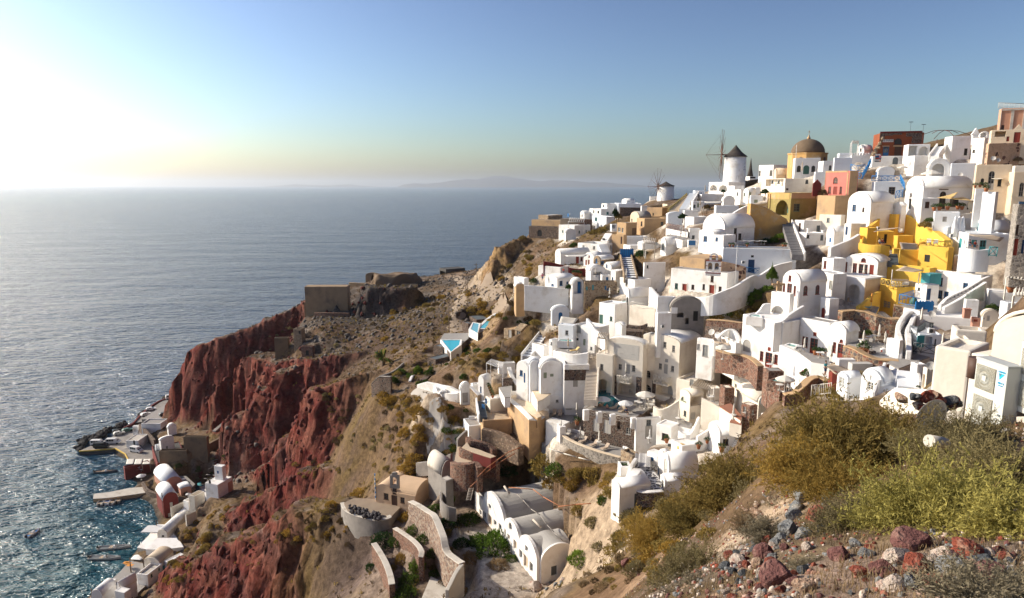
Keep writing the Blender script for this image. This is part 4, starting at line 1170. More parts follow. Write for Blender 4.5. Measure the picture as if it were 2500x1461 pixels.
hs(S10,'white vaulted house with two small windows above the yellow villa',(610,1650),332,884,1378,45,roof=S2,va=1246,op='Lwb 405 1400 450 1480|Lwn 525 1435 552 1490',Y=131)
hs(S0,'pale house with one wooden square window and blue stair',(665,1290),632,1010,1120,8,S3,op='Rwo 848 1185 928 1275',Y=144)
rail('blue railing along the roof terrace above the wooden square window',[(640,1112,143.5),(760,1114,143),(985,1112,143)],h=1.1,m=S21,r=.05)
rail('blue sloping stair railing right of the wooden square window',[(985,1110,142.5),(1010,1160,140),(1040,1225,137)],h=1.3,m=S21,r=.06)
rail('blue stair railing climbing left of the roof terrace',[(460,1090,152),(525,1090,151),(600,960,156),(630,900,158)],h=1.4,m=S21,r=.06)
rail('blue balcony railing behind the pink house',[(380,985,160),(470,1000,158),(560,985,158)],h=1.4,m=S21,r=.05)
rail('blue terrace railing next to the pale vault',[(930,1330,134),(1015,1310,136)],h=1.5,m=S21,r=.05)
for k,(u,v,vt,c)in en(((600,985,870,S21),(690,1100,1000,S21))):psl('closed bright blue parasol '+('near the blue balcony' if k==0 else 'on the roof terrace'),u,v,vt,Y=155-6*k,opn=False,mc=c)
X=hs('pink_house','pink cube house with cream borders, arched window and red door',(350,1310),55,456,986,50,'pinkwall',op='LWr 172 1065 228 1145|Ldr 172 1180 220 1275|Lwr 110 1180 145 1270|Lwr 248 1180 278 1270',Y=146)
pnl(X,'L',57,988,350,1008,S8,'border',.06);pnl(X,'L',57,1008,72,1300,S8,'border',.058);pnl(X,'L',335,1008,349,1300,S8,'border',.058);pnl(X,'R',352,988,455,1400,S8,'side_render',.04)
hs(S56,'tan plastered base house under the pink cube',(180,1560),-40,346,1290,50,S8,Y=142)
hs(S0,'lavender white house with slanted roof edge behind the pink cube',(172,1010),160,394,826,8,S3,Y=163)
hs(S0,'narrow grey white roof room on the skyline left of the trellis',(240,840),215,385,772,8,S3,Y=170)
hs(S0,'white house with stone arch beside the lavender house',(40,1010),-20,165,866,12,S1,op='RWi 118 920 150 980',Y=168)
prn('person in pink standing by a rack on the terrace under the red shop',742,880,S37,.4,Y=158,top='pinkcloth',legs=S31)
P=W(712,880,158.5);t=tg_('souvenir_rack','grey rack of goods on the terrace under the red shop','rack',P);bo(t,'board',S9,-.7,-.1,0,.7,.1,1.9)
for k in range(4):bm=BN();bx(bm,-.6,-.14,.3+.4*k,.6,-.1,.55+.4*k);lnk('goods',mb(bm),MT[(S5,'red2','blue',S5)[k]],t)
# windmills, dome church, olive house
def windmill(lb,uc,vb,vt,vap,wt,wb,hub,Y,hubax,sail_r,roofm='thatch',wins=()):
 P=W(uc,vb,Y);k=P.y/FPX/ZO[2];h=zat(P,vt)-P.z;ha=zat(P,vap)-P.z
 t=tg_('windmill',lb,'windmill',P);rb,rt=wb/2*k,wt/2*k
 la(t,'tower',S1,[(rb*1.03,-2.5),(rb,0),(rt*1.,h),(rt*.95,h+.02)],32)
 la(t,'thatched_roof',roofm,[(rt*1.12,h-.1),(rt*1.1,h+.08),(rt*.62,h+(ha-h)*.36),(rt*.22,h+(ha-h)*.78),(.12,ha)],28)
 for u,v0,v1,w in wins:
  z0,z1=zat(P,v1)-P.z,zat(P,v0)-P.z;xx=(u-uc)*k;rr=rb+(rt-rb)*((z0+z1)/2/h);yy=-math.sqrt(max(rr*rr-xx*xx,.01))
  fm,pn=opm('w',w*k,z1-z0);o=lnk('window',fm,MT['grey'],t,(xx*1.,yy-.06,z0),math.atan2(xx,-yy));lnk('pane',pn,MT['pane'],o)
 hp=W(hub[0],hub[1],Y-.5)-P;ax=Vc(hubax).normalized()
 bm=BN();tube(bm,hp-ax*(-.2),Vc((0,0,hp.z)),.22,.25);tube(bm,hp,hp+ax*sail_r*.62,.12,.06);lnk('axle',mb(bm),MT[S49],t)
 sd=ax.cross(Vc((0,0,1))).normalized();up=sd.cross(ax).normalized()
 tips=[]
 for i in range(12):
  a=2*pi*i/12+.13;d=up*cos(a)+sd*sin(a);tips.append(hp+d*sail_r)
  bm=BN();tube(bm,hp,hp+d*sail_r*.45,.12,.09);tube(bm,hp+d*sail_r*.4,hp+d*sail_r,.075,.04);lnk('sail_pole',mb(bm),MT[S49 if i%2 else S20],t)
  ro(t,'stay',S20,hp+d*sail_r,hp+ax*sail_r*.6,.012,n=4)
 bm=BN()
 for i in range(12):tube(bm,tips[i],tips[(i+1)%12],.012,n=4)
 lnk('rim_rope',mb(bm),MT[S20],t)
 return t,P,k
zoom(1600,300,5)
t,P,k=windmill('large white windmill with pointed thatched cap on the ridge',960,740,414,274,246,262,(810,392),225,(-.985,.17,0),8.3,wins=((905,418,445,18),(920,475,508,26),(956,650,700,24)))
rr=125*k;aa=math.atan2((1042-960)*k,math.sqrt(max(rr*rr-((1042-960)*k)**2,.1)))
z_=zat(P,550)-P.z;tsign(t,'C',S29,.95,((1042-960)*k,-math.sqrt(rr*rr-((1042-960)*k)**2)-.03,z_),(pi/2,0,aa));z_=zat(P,577)-P.z;tsign(t,'CANVAS',S29,.34,((1042-960)*k,-math.sqrt(rr*rr-((1042-960)*k)**2)-.05,z_),(pi/2,0,aa))
X=hs('thatched_house','low white house with dark sloping cone roof right of the large windmill',(1150,690),1085,1225,655,20,roof='cone',rise=6.2,rm='thatch',Y=232,op='Rvk 1130 660 1210 680')
X=hs('white_arcade_house','white terrace block with two open arches below the large windmill',(886,860),648,1088,724,50,op='Loe 662 760 754 830|Loe 775 762 880 838',Y=215,odep=2.6)
hs(S0,'white house with two grey doors between windmill and dome',(1435,680),1255,1628,514,48,op='Lwi 1262 585 1285 650|Lwi 1395 580 1430 650',Y=205)
hs('cream_vault_house','small apricot vault roof in front of the dome church',(1472,700),1440,1652,640,22,S19,roof=S2,va=560,Y=196)
# dome church
P=W(1840,640,193);k=P.y/FPX/5;hb=zat(P,372)-P.z;ha=zat(P,198)-P.z
t=tg_('dome_church','church with brown dome on an octagonal ochre drum','church',P)
bm=BN();lathe(bm,[(218*k,-3),(218*k,hb-.35),(226*k,hb-.3),(226*k,hb),(180*k,hb+.01)],8,smooth=False);bm.transform(Matrix.Rotation(.32,4,'Z'));lnk('drum',mb(bm),MT['ochre'],t)
bm=BN();rr=188*k;hh=ha-hb;lathe(bm,[(rr*cos(pi/2*i/12)+.01,hb+hh*sin(pi/2*i/12))for i in range(13)],36);lnk('dome',mb(bm),MT['domebrown'],t)
bm=BN();lathe(bm,[(.5,ha-.15),(.42,ha+.5),(.22,ha+.6),(.18,ha+.95),(.05,ha+1.1),(.04,ha+1.5)],12);bx(bm,-.05,-.05,ha+1.4,.05,.05,ha+2.3);bx(bm,-.3,-.05,ha+1.85,.3,.05,ha+1.97);lnk('finial_cross',mb(bm),MT[S8],t)
for a in(-.75,.75):
 bm=BN();pxt(bm,apoly(1.,4.4),-.1,.2);o=lnk('arched_recess',mb(bm),MT[S20],t);r_=205*k;o.location=(r_*sin(a),-r_*cos(a),hb-5.6);o.rotation_euler=(0,0,a)
X=hs('white_church_annex','white annex with green arched door and urn windows in front of the dome',(1690,665),1668,2003,432,6,op='RDg 1805 520 1878 628|RWk 1728 525 1775 600|RWk 1905 525 1950 600',Y=186)
psl('closed beige parasol in front of the church annex',1785,645,480,Y=183,opn=False,mc=S14)
t=tg_(S57,'tall white flagpole in front of the brown dome',S57,W(1700,640,185));ro(t,'pole',S5,(0,0,0),(0,0,zat(t.location,270)-t.location.z),.06)
X=hs('lavender_house','long lavender white house with bell loggia in front of the dome church',(1575,870),1288,1934,680,28,S4,op='RWk 1832 695 1868 745|Rsn 1595 800 1625 825|Lhe 1348 690 1565 775',Y=172,odep=1.2)
for u in(1415,1490):
 s_,z_=fp(X,'L',u,700);bm=BN();lathe(bm,[(.42,-1.),(.3,-.7),(.2,-.15),(.03,0)],10);o=lnk('bell',mb(bm),MT[S9],X.t);o.location=(.35,s_,z_)
hs('lavender_house','taller lavender block between the dome church and the pink house',(1930,900),1915,2068,600,14,S3,Y=168)
X=hs('olive_house','olive green house with deep arched porch and shuttered window',(1640,1165),1352,1950,856,35,'olive',op='Log 1470 945 1625 1130|Rwg 1688 990 1762 1082',Y=152,odep=2.2)
pnl(X,'R',1642,858,1948,925,S8,'render_band',.05);pnl(X,'L',1355,858,1638,930,'ochre','render_band',.05)
bm=BN();s_,z_=fp(X,'L',1532,1090);z1=fp(X,'L',1532,985)[1];bx(bm,2.,s_-.5,z_-.3,2.19,s_+.5,z1);lnk('door',mb(bm),MT['green'],X.t)
for u in(1382,1412):s_,z_=fp(X,'L',u,870);bm=BN();tube(bm,(-.12,s_,z_),(-.12,s_,z_-5.5),.07);lnk('drainpipe',mb(bm),MT[S49],X.t)
wall('ramp_wall','tall peeling ochre ramp wall sloping down right of the big vault',[(1118,1450,990),(1300,1450,1040),(1430,1430,1110),(1568,1330,1180)],'ochre',2.2,3,cg=S8,Y=149,cw=.1)
wall(S7,'white sloping wall head joining the ochre ramp wall',[(930,1200,1110),(1040,1200,1040),(1135,1230,1000)],S1,1.,3,Y=152)
X=hs(S10,'largest white barrel vault with plain half round gable in mid village',(838,1480),570,1200,1292,42,roof=S2,va=1118,op='Rwn 960 1280 995 1355|Rdn 970 1362 995 1460|Rwn 1012 1352 1050 1430',Y=142)
X=hs(S0,'white rounded house with blue shutters below the largest vault',(705,1580),522,850,1345,48,roof=S2,va=1308,op='Lwb 588 1385 632 1450',Y=137)
hs(S0,'smaller white house with one blue window beside the blue shutter house',(828,1540),700,975,1375,50,op='Lwb 735 1400 764 1445',Y=134,par=.08)
hs(S0,'white stepped block below the large windmill arcade',(560,985),478,818,872,16,Y=205)
hs(S0,'white curved wall house left of the stepped block',(480,930),455,600,828,16,S3,Y=212)
hs(S0,'white house with arched skylight beside the stepped block',(960,900),870,1080,770,18,Y=206)
hs(S0,'tall white house with grey window under the windmill terrace',(1035,1000),958,1075,816,42,op='Lwi 993 850 1010 890',Y=192)
hs(S10,'narrow white vault with sage door under the windmill terrace',(1132,975),1068,1220,850,42,roof=S2,va=800,op='Lws 1080 855 1098 895|Rds 1140 845 1168 920',Y=188)
hs(S0,'bluish white block with one sage shutter beside the olive house',(1160,1000),1145,1306,888,8,S3,op='Rss 1205 940 1250 980',Y=182)
hs(S0,'bluish white terrace house with slanted roof line right of the windmill',(1220,880),1140,1275,790,14,S3,Y=198)
hs(S0,'white terrace restaurant with two glazed doors under the windmill',(455,1060),425,595,960,14,op='Rwi 458 1000 488 1040|Rds 510 985 535 1035',Y=184)
sail('white awning of the terrace restaurant under the windmill',[(600,985,184),(815,975,184),(820,960,188),(590,962,188)],S11,.1,posts=2)
hs(S0,'plain bluish white block with low skylight above the largest vault',(735,1145),712,1014,1012,12,S3,op='Rvk 815 1100 875 1122',Y=166)
hs(S0,'white terrace wall house beside the closed parasols',(352,1120),335,525,1070,12,Y=176)
hs(S0,'white lower terrace house above the largest vault',(470,1220),360,640,1150,40,Y=162)
hs(S0,'grey white flat vault behind the brown railed restaurant',(150,1210),130,365,1130,10,S3,roof='vr',va=1095,Y=180)
hs('white_dome_house','white domed roof beside the arched skylight house',(830,1010),805,965,960,14,roof='vr',va=895,Y=190)
str_('pale yellow stair rising behind the small windmill',(225,1075),(440,885),2.6,Yb=188,Yt=215,m=S19,side='l',sm='olive')
str_('white stair rising beside the pale yellow stair',(350,1060),(470,860),2.6,Yb=186,Yt=212,m=S3,side='r')
z0=trc('restaurant_terrace','restaurant terrace with brown rail and laid tables',[(130,1285),(395,1330),(420,1250),(240,1225)],Y=166,m=S6)
rail('brown railing of the restaurant terrace',[(130,1285),(290,1322),(395,1330)],z=z0,h=1.2,m=S49,step=1.)
for k,(u,v)in en(((200,1255),(270,1275),(330,1270),(350,1300),(240,1290))):table('small laid table on the brown railed restaurant terrace',u,v,z=z0,gp='tables on the railed restaurant terrace')
for k,(u,v,vt)in en(((340,1390,1230),(405,1380,1245),(560,1140,1035),(585,1140,1035),(605,860,765),(698,840,760),(430,1035,958),(545,1030,955))):
 psl(('tall closed beige parasol left on the railed terrace','closed beige parasol beside the green canopy','left of two closed beige parasols by the round tree','right of two closed beige parasols by the round tree','closed pale parasol left of the windmill arches','closed pale parasol between the windmill arches','closed pale parasol left of the glazed doors','closed pale parasol right of the glazed doors')[k],u,v,vt,Y=(158,156,170,170,206,206,183,183)[k],opn=False,mc=S14)
z1=trc('lower_terrace','terrace with white cloth tables and guests under the railed restaurant',[(130,1380),(330,1430),(420,1400),(240,1340)],Y=158,m=S6)
for k,(u,v)in en(((180,1375),(240,1390),(300,1405),(340,1415),(260,1365))):table('white cloth table on the terrace under the railed restaurant',u,v,z=z1,gp='white tables under the railed restaurant')
prn('guest in dark shirt among the white tables',310,1395,S37,1.,z=z1,top=S31);prn('guest in white shirt beside the closed parasol',375,1385,S37,2.,z=z1,top=S5)
hs(S0,'white kiosk with green flat canopy beside the white tables',(415,1430),398,545,1290,12,op='Rwi 445 1375 480 1420',Y=153)
hs(S0,'white wall with blue patterned panel below the kiosk',(400,1500),385,520,1435,12,op='Rsb 402 1437 486 1497',Y=145)
# white cubes and stairs right of the ochre ramp wall
hs(S0,'white cubic cluster house with brown side door',(1805,1350),1690,2036,1195,34,op='Rdi 1968 1255 2010 1335|Ldn 1748 1225 1775 1330',Y=143)
X=hs(S0,'lower white cubic house with small window and green railing',(1835,1480),1688,2070,1348,30,op='Rwk 1838 1370 1870 1410|Rdi 2015 1370 2050 1440',Y=135)
chimney(X,1.5,2.,1.2);chimney(X,4.2,1.2,.9)
hs('cream_block','blank creamy white block between cubic cluster and tan base house',(2258,1295),1992,2310,1128,58,S4,Y=140,bv=.5)
hs(S10,'white vault with blue door left of the two window vault',(2172,1490),2080,2315,1342,38,roof=S2,va=1272,op='Ldb 2122 1405 2148 1460',Y=129)
hs(S0,'white house with tall blue door and cream side wall',(2378,1430),2293,2560,1235,50,op='Ldv 2320 1268 2348 1370',Y=127)
str_('dark stone stair between ochre ramp wall and cubic cluster',(1740,1620),(1600,1220),2.,Yb=122,Yt=150,m=S42,side='r')
sg=tg_('red_gable','little red pointed gate gable left of the pink house','gate',W(1965,870,148));bm=BN();pxt(bm,[(-.9,-.5),(.9,-.5),(.9,2.2),(0,3.1),(-.9,2.2)],-.15,.15);lnk('panel',mb(bm),MT[S35],sg)
# far end of the village, small windmill, blue and red houses
zoom(1200,420,5)
t,P,k=windmill('smaller white windmill with low dark cap at the far end of the ridge',2120,400,172,118,190,205,(2032,180),262,(-.97,-.2,0.),7.,wins=((2190,205,232,12),(2180,290,330,32)))
hs('cream_round_house','low pale yellow house with dark pebbled roof beside the small windmill',(2142,455),2085,2335,395,14,S19,rm=S12,Y=242)
X=hs(S56,'big tan house with sloping roof line and two dark windows',(1862,765),1768,2152,570,26,S8,op='Rwk 2066 610 2100 655|Lwk 1822 605 1842 660',Y=186)
hs(S56,'tan cube house with grey wooden door and two pale shutters',(1640,780),1528,1772,622,44,S8,op='Rdo 1715 685 1770 768|Lwl 1545 680 1575 730|Lwl 1590 685 1610 740',Y=184,rm=S54)
hs(S56,'tan lower wall house with narrow arched door',(1612,945),1463,1650,772,58,S8,op='LDn 1575 790 1597 880',Y=174)
hs('olive_vault_house','greyish olive vault house between the tan houses',(1800,660),1690,1945,560,30,S19,roof=S2,va=486,rm=S54,Y=200)
hs(S56,'tan upper house below the small windmill',(2082,560),1893,2150,440,58,S8,op='Lwk 1965 500 1980 530',Y=212)
hs(S38,'dark rubble stone house with arched black doorway on the cliff edge',(820,815),455,860,672,66,S12,op='LDk 560 706 615 785',Y=232)
hs(S56,'tan flat house above the dark rubble stone house',(836,690),488,1060,594,62,S8,Y=238,par=.08,rm=S30)
hs(S38,'small tan stone house at the far point of the village',(692,605),572,865,530,40,S30,Y=246,rm=S1)
wall(S15,'long brown grey retaining wall behind the pergola house',[(836,650,575),(1060,650,575),(1225,655,580)],'reed',.8,4,Y=231)
wall(S15,'red brown stone wall at the end of the long retaining wall',[(1058,645,580),(1226,640,582)],S18,.9,2,Y=229)
hs(S0,'white house with wide pergola beside the dark rubble stone house',(1012,840),818,1205,655,50,Y=222)
pergola('flat white pergola on the terrace of the far white house',[(935,725),(1130,735),(1150,680),(950,670)],3.,Y=216,m=S5,n=8)
hs(S0,'white cube with dome beside the wide pergola',(905,820),885,1030,745,14,roof='vr',va=700,Y=212)
hs('white_chapel','tiny white chapel with rounded gable at the far terrace',(1132,585),1080,1215,512,40,roof=S2,va=478,op='Lwk 1100 520 1112 545|Rdb 1208 515 1214 560',Y=240)
hs('white_hut','tiny white hut with bright blue arched door',(948,565),918,974,512,30,op='LDb 922 505 943 545',Y=243,par=.05)
hs(S0,'far white terrace house with pots on the upper slope',(1410,460),1340,1525,388,34,Y=238,op='Lwk 1360 400 1375 430')
hs(S0,'far white stepped house with a dark window',(1335,545),1195,1490,452,36,op='Lwk 1295 475 1315 505|Lwk 1240 470 1255 500',Y=236)
hs(S10,'far white vault on top of the long bluish wall',(1645,395),1590,1745,358,30,roof=S2,va=330,op='Rvk 1660 350 1690 362',Y=240)
hs(S0,'long bluish white wall house with slanted left end near the small windmill',(1545,500),1500,1832,388,6,S3,Y=236)
hs(S0,'bluish white twin house with turquoise window on the far slope',(1400,650),1225,1505,548,30,S3,op='Lwt 1260 555 1290 600|Rwt 1395 490 1420 520',Y=225)
hs(S0,'pale blue glass balcony house below the dark bush',(1465,720),1445,1535,640,16,S3,op='Rhi 1462 645 1500 690',Y=206)
hs(S0,'small white house with blue top beside the windmill mast',(1935,330),1928,2030,300,16,Y=268)
wall(S15,'dark stone wall between cypress bush and white terraces',[(1565,510,432),(1700,505,435),(1815,495,437)],S12,.9,3,Y=212)
hs(S0,'white terrace house with wooden lattice left of the tan upper house',(1830,500),1818,1900,415,14,Y=225)
X=hs(S0,'large blank white house with open roof court in the far village',(1322,1005),1050,1512,884,56,Y=172,par=.6,rm=S13)
hs('white_gable_house','white triangular gable with round dark window on the roof court house',(1410,905),1335,1512,850,60,roof='pitch',rise=2.,Y=176,op='Lvk 1350 812 1380 845')
str_('white stair at the corner of the roof court house',(1400,990),(1350,885),2.2,Yb=164,Yt=170,m=S1)
X=hs(S10,'white vault house with red door and red window beside the snow white rock',(842,1130),776,1195,1008,30,roof=S2,va=945,op='Rdr 1030 1030 1068 1120|Rwr 1086 1040 1114 1090|Lvr 805 1025 815 1048',Y=167)
sail('flat beige awning in front of the red door',[(895,1020,160),(1180,1010,160),(1140,1035,156),(920,1035,156)],S11,.05,posts=2)
hs(S10,'white vault house with two narrow red doors',(1256,1150),1124,1372,1062,46,roof=S2,va=988,op='Lwr 1186 1020 1200 1046|Ldr 1145 1075 1165 1138|Ldr 1180 1075 1198 1138',Y=161)
hs('stone_vault_house','tan stone vault house with blue arched door and white roof',(1322,1145),1244,1492,1078,42,S30,roof=S2,va=1028,rm=S1,op='LGb 1267 1056 1293 1118|Rwb 1335 1090 1372 1130',Y=154)
hs(S10,'white vault house with blue arched window and flower roof terrace',(1462,1255),1364,1625,1170,42,roof=S2,va=1108,op='LWb 1397 1125 1416 1168',Y=149)
hs(S10,'low white dome roofed room with loggia beside the blue window house',(1212,1285),1150,1390,1215,20,roof='vr',va=1150,op='Rhe 1240 1222 1345 1262',Y=147)
hs(S10,'white flat vault house with narrow blue window',(1512,1400),1452,1668,1218,42,op='Lwb 1468 1285 1486 1348',roof=S2,va=1205,Y=143)
hs(S0,'white entrance porch with bright blue door',(1348,1365),1322,1452,1262,14,op='Rdb 1398 1285 1426 1348',Y=145)
X=hs(S38,'rough tan stone house with turquoise shutters',(1132,1480),1112,1532,1345,8,S30,op='Rst 1155 1400 1173 1445|Rst 1228 1380 1249 1445|Rdb 1380 1392 1403 1440|Rwb 1410 1420 1430 1445',Y=139,par=.3)
X=hs(S0,'white house with blue door and small blue windows near the gateway',(802,1415),652,1012,1312,38,op='Rwb 830 1330 869 1390|Lwb 730 1368 760 1395|Rwb 915 1340 938 1370',roof=S2,va=1260,Y=146)
X=hs('white_arch_gate','white arched gateway with tall blue door',(985,1510),958,1125,1390,10,roof='vr',va=1312,op='Rob 1012 1328 1106 1490',Y=140,odep=1.2)
bm=BN();s0,z0=fp(X,'R',1060,1500);s1,z1=fp(X,'R',1100,1350);bx(bm,s0,1.,z0,s1,1.19,z1);lnk('door',mb(bm),MT['blue'],X.t)
wall(S7,'long low white garden wall in front of the gateway',[(400,1470,1385),(650,1500,1400),(940,1520,1430)],S1,.6,4,Y=144)
hs(S0,'small white house with dark vent above a tan base at the cliff edge',(398,1400),270,455,1300,36,op='Lvk 330 1342 368 1370',Y=154)
hs('tan_hut','tan rounded base hut under the small white cliff edge house',(300,1560),275,405,1410,10,S8,roof='vr',va=1370,rm=S1,Y=151)
wall('red_wall','dark red parapet wall below the red door houses',[(632,1180,1090),(800,1195,1120),(950,1215,1165)],S35,.6,2,Y=160)
wall('red_wall','second dark red parapet wall stepping right',[(945,1255,1170),(1060,1270,1185),(1160,1265,1175)],S35,.6,2,Y=155)
hs(S0,'white terrace house on the left below the dark red parapet',(845,1280),568,955,1165,58,Y=157,par=.3,rm=S13)
hs(S0,'plain white house wall below the terrace with pots',(1692,985),1606,1995,900,26,Y=168)
hs(S0,'curved white wall house with flower pot court',(1650,920),1612,1900,790,18,Y=176,par=.5)
hs(S10,'white house with arched bell gable and grey shutters',(2125,1010),2058,2295,900,32,roof=S2,va=800,op='LDi 2075 870 2112 955',Y=150)
dish('white dish on the low vault beside the arched bell gable',2010,880,22,-.5,Y=157)
hs(S0,'white low vault above the beige slatted awning',(1840,930),1785,2050,895,12,roof='vr',va=865,Y=160)
pergola('beige slatted awning over the shrub garden',[(1860,1010),(1990,1030),(2005,960),(1850,945)],2.6,Y=150,m=S28,n=7)
hs(S0,'white terrace house with large parasol court near the blue steps',(1860,1290),1848,2120,1110,20,op='Rwk 1895 1140 1915 1175',Y=138)
str_('stone stair with blue gate rising between the tan stone walls',(1700,1300),(1640,1040),2.2,Yb=137,Yt=158,m=S42,side='lr',sm=S30,nose=S3)
P=W(1650,1040,158);t=tg_('blue_gate','bright blue gate at the top of the stone stair','gate',P)
bo(t,'gate_leaf',S21,-1.6,-.05,0,1.6,.05,1.9)
for k in range(7):bo(t,'slat','blue',-1.5+.45*k,-.1,.1,-1.32+.45*k,-.05,2.05)
prn('person in pink shirt and dark trousers on the cliff edge terrace',620,1330,S37,.5,Y=149,top='pinkcloth',legs=S31);prn('person in red leaning over the white parapet',878,1262,S37,-.4,Y=153,top='red2',legs=S31)
for k,(u,v)in en(((1000,1265),(1025,1262),(1080,1275),(1060,1262))):pot(('orange flowering pot on the dark red parapet','tall orange flower pot on the dark red parapet','green shrub pot at the parapet end','small pot at the parapet end')[k],u,v,Y=152,s=1.3)
for k,(u,v,vt)in en(((1875,1120,960),(1645,1310,1185),(1270,1280,1180),(1440,1530,1420))):psl(('closed cream parasol beside the slatted awning','closed cream parasol by the stone stair','closed tan parasol on the loggia terrace','closed cream parasol right of the tan stone house')[k],u,v,vt,Y=(146,136,143,134)[k],opn=False)
# bell church house, garden, red shutter houses, yellow villa
zoom(1600,500,5)
X=hs('white_church_house','long white church house with brown doors below a red trimmed bell tower',(872,1095),183,1100,838,66,rm=S54,op='Ldr 330 968 382 1105|Lwn 440 978 475 1035|Lwn 575 970 605 1040|Ldr 660 982 718 1100|Lwn 675 870 712 945|Lwn 772 1000 808 1060|Lwg 238 960 275 1030',Y=120)
for u0,v0,u1,v1 in((322,960,328,1105),(384,960,392,1105),(652,975,658,1100),(720,975,728,1100)):pnl(X,'L',u0,v0,u1,v1,S4,'door_surround',.07)
bwall('white bell tower with red bands and three arches on the church house',617,792,835,684,590,0,Y=118.5,psi=-.35)
hs('tan_rock_house','rounded tan rock mass on the flat roof behind the bell tower',(600,800),292,900,665,58,S8,Y=127,bv=.9,par=.02)
wall('tan_wall','low tan rubble wall right of the bell tower',[(790,805,690),(950,790,720),(1100,800,760)],'rubblewall',1.,2,Y=124)
X=hs(S68,'long bluish white terrace front with navy door and blue balcony',(806,890),790,1705,528,3,S3,op='Rdv 1132 672 1208 830|Rvk 1168 618 1202 646',Y=130,par=.25,rm=S6)
rail('blue wooden balcony railing under the navy door',[(1096,828,128),(1205,845,127.5),(1290,840,128.5)],h=1.05,m='blue',step=1.,r=.05)
acunit('small air conditioner left of the navy door',1075,722,Y=128.5,rz=0)
z0=W(820,505,133).z
for k,u in en((1030,1090,1140,1190,1240,1290,1330)):table('pale table on the roof terrace of the long bluish front',u,490-4*(k%2),Y=134.5,gp='tables on the long roof terrace')
for k,u in en((910,950,1120,1560,1590)):pot(('red flower pot at the left end of the long roof terrace','tiny pot beside the red flower pot','green plant pot in the middle of the long roof terrace','small terracotta pot at the right end of the long terrace','green pot at the right end of the long terrace')[k],u,515,Y=131,s=.9)
t=tg_(S57,'thin white mast in front of the long bluish terrace front',S57,W(972,1000,119));ro(t,'pole',S5,(0,0,-1),(0,0,zat(t.location,490)-t.location.z),.05)
wall(S7,'long curved white garden wall sweeping up from the church house',[(475,1200,1125,119),(620,1190,1122,116),(800,1170,1060,115),(980,1120,985,116),(1120,1060,892,119),(1200,1010,862,122),(1235,1005,878,123),(1310,990,830,124),(1450,950,742,125),(1650,900,692,126)],S1,.5,2.5)
X=hs('white_ruin_vault','half ruined vault with peeled brown plaster and dark doorway',(188,1430),168,588,1270,10,S16,roof='vr',va=1135,op='Rhk 265 1320 348 1376|Rdk 462 1300 520 1420|Rhe 365 1385 410 1460',Y=117)
pnl(X,'R',192,1255,270,1330,S1,'lime_patch',.05)
hs(S0,'white plastered wall left of the half ruined vault',(20,1330),5,240,1125,12,Y=119)
X=hs(S10,'white vault house with four red shutters and red doors',(1742,1330),1532,2062,955,42,roof=S2,va=812,op='Lwr 1625 865 1660 935|Lgr 1605 962 1665 1150|Lwr 1555 958 1585 1072|Lwr 1685 990 1715 1110|RWr 1808 990 1860 1105|RWr 1955 980 2005 1095',Y=100)
t=tg_('stone_cross','pale stone cross on the terrace of the red shutter vault','cross',W(1492,1090,101));h_=zat(t.location,935)-t.location.z;bm=BN();bx(bm,-.18,-.15,0,.18,.15,h_);bx(bm,-.95,-.14,h_*.68,.95,.14,h_*.82);lnk('cross',mb(bm),MT[S8],t)
X=hs(S0,'white annex with small red arched door right of the red shutter vault',(2112,1410),1998,2225,1150,38,op='LDr 2025 1258 2070 1385',Y=98)
hs(S0,'white back wing behind the red shutter vault',(2155,1110),2040,2320,850,40,Y=104,op='Lxe 2165 935 2205 1040')
X=hs(S0,'white terrace tower with large grey arch below the red shutter vault',(1620,1480),1392,1672,1092,56,op='Loe 1412 1235 1570 1450',Y=98,par=.3)
wall(S7,'scalloped white wall beside the plunge pool terrace',[(1195,1400,1345),(1260,1400,1290),(1310,1390,1215),(1395,1380,1205)],S1,.5,2,Y=100)
pool('small pale green plunge pool beside the scalloped white wall',[(1135,1372),(1290,1388),(1275,1352),(1165,1345)],Y=97,water=S55)
zoom(1600,720,5)
X=hs(S0,'tall white curved house with red doors and an arched niche',(1523,920),1035,1790,335,54,op='LDe 1070 548 1165 700|Lgr 1340 705 1425 890|Lsr 1370 640 1412 690|Lwr 1275 690 1318 805|Lwr 1450 730 1495 845',Y=93,bv=.35)
wall(S7,'white sloping stair wall rising above the tall curved house',[(1440,370,345,93),(1540,350,320,93.5),(1640,300,230,95),(1800,250,130,97)],S1,.45,4)
X=hs(S0,'white house with broad red double door and closed parasol',(2092,790),1742,2225,345,58,op='Lgr 1885 532 1980 722|Lsr 1925 458 1968 508|Lwr 1790 512 1860 640',Y=91,bv=.3,rm=S6)
X=hs(S10,'white house with rounded roof shoulder and arched red door',(2302,800),2095,2455,470,56,roof=S2,va=350,op='Lwr 2165 578 2205 705|Lgr 2222 600 2300 778|LWr 2250 545 2290 585',Y=88,bv=.3)
wall(S7,'thick white curving terrace wall below the red double door',[(1515,900,608,90),(1640,900,660,88.5),(1740,930,715,87),(1850,960,790,85.5),(1965,1010,890,84)],S1,.7,4)
z0=trc('red_door_terrace','brown paved terrace in front of the red double door',[(1690,660),(1900,810),(2130,850),(2120,760),(1890,720),(1740,640)],Y=88.5,m=S6)
for k,(u,v,vt)in en(((1815,715,532),(2140,830,620),(1428,905,735),(890,610,445))):psl(('closed cream parasol in front of the red double door','closed cream parasol beside the arched red door','closed cream parasol on the brick landing','closed cream parasol on the little court with loungers')[k],u,v,vt,Y=(88.5,86,88,100)[k],opn=False)
table('white table left on the brown paved terrace',1755,690,z=z0);table('white table right on the brown paved terrace',2000,770,z=z0)
chair('white chair beside the left table on the brown terrace',1800,700,1.2,z=z0);chair('white chair beside the right table on the brown terrace',2050,775,2.2,z=z0)
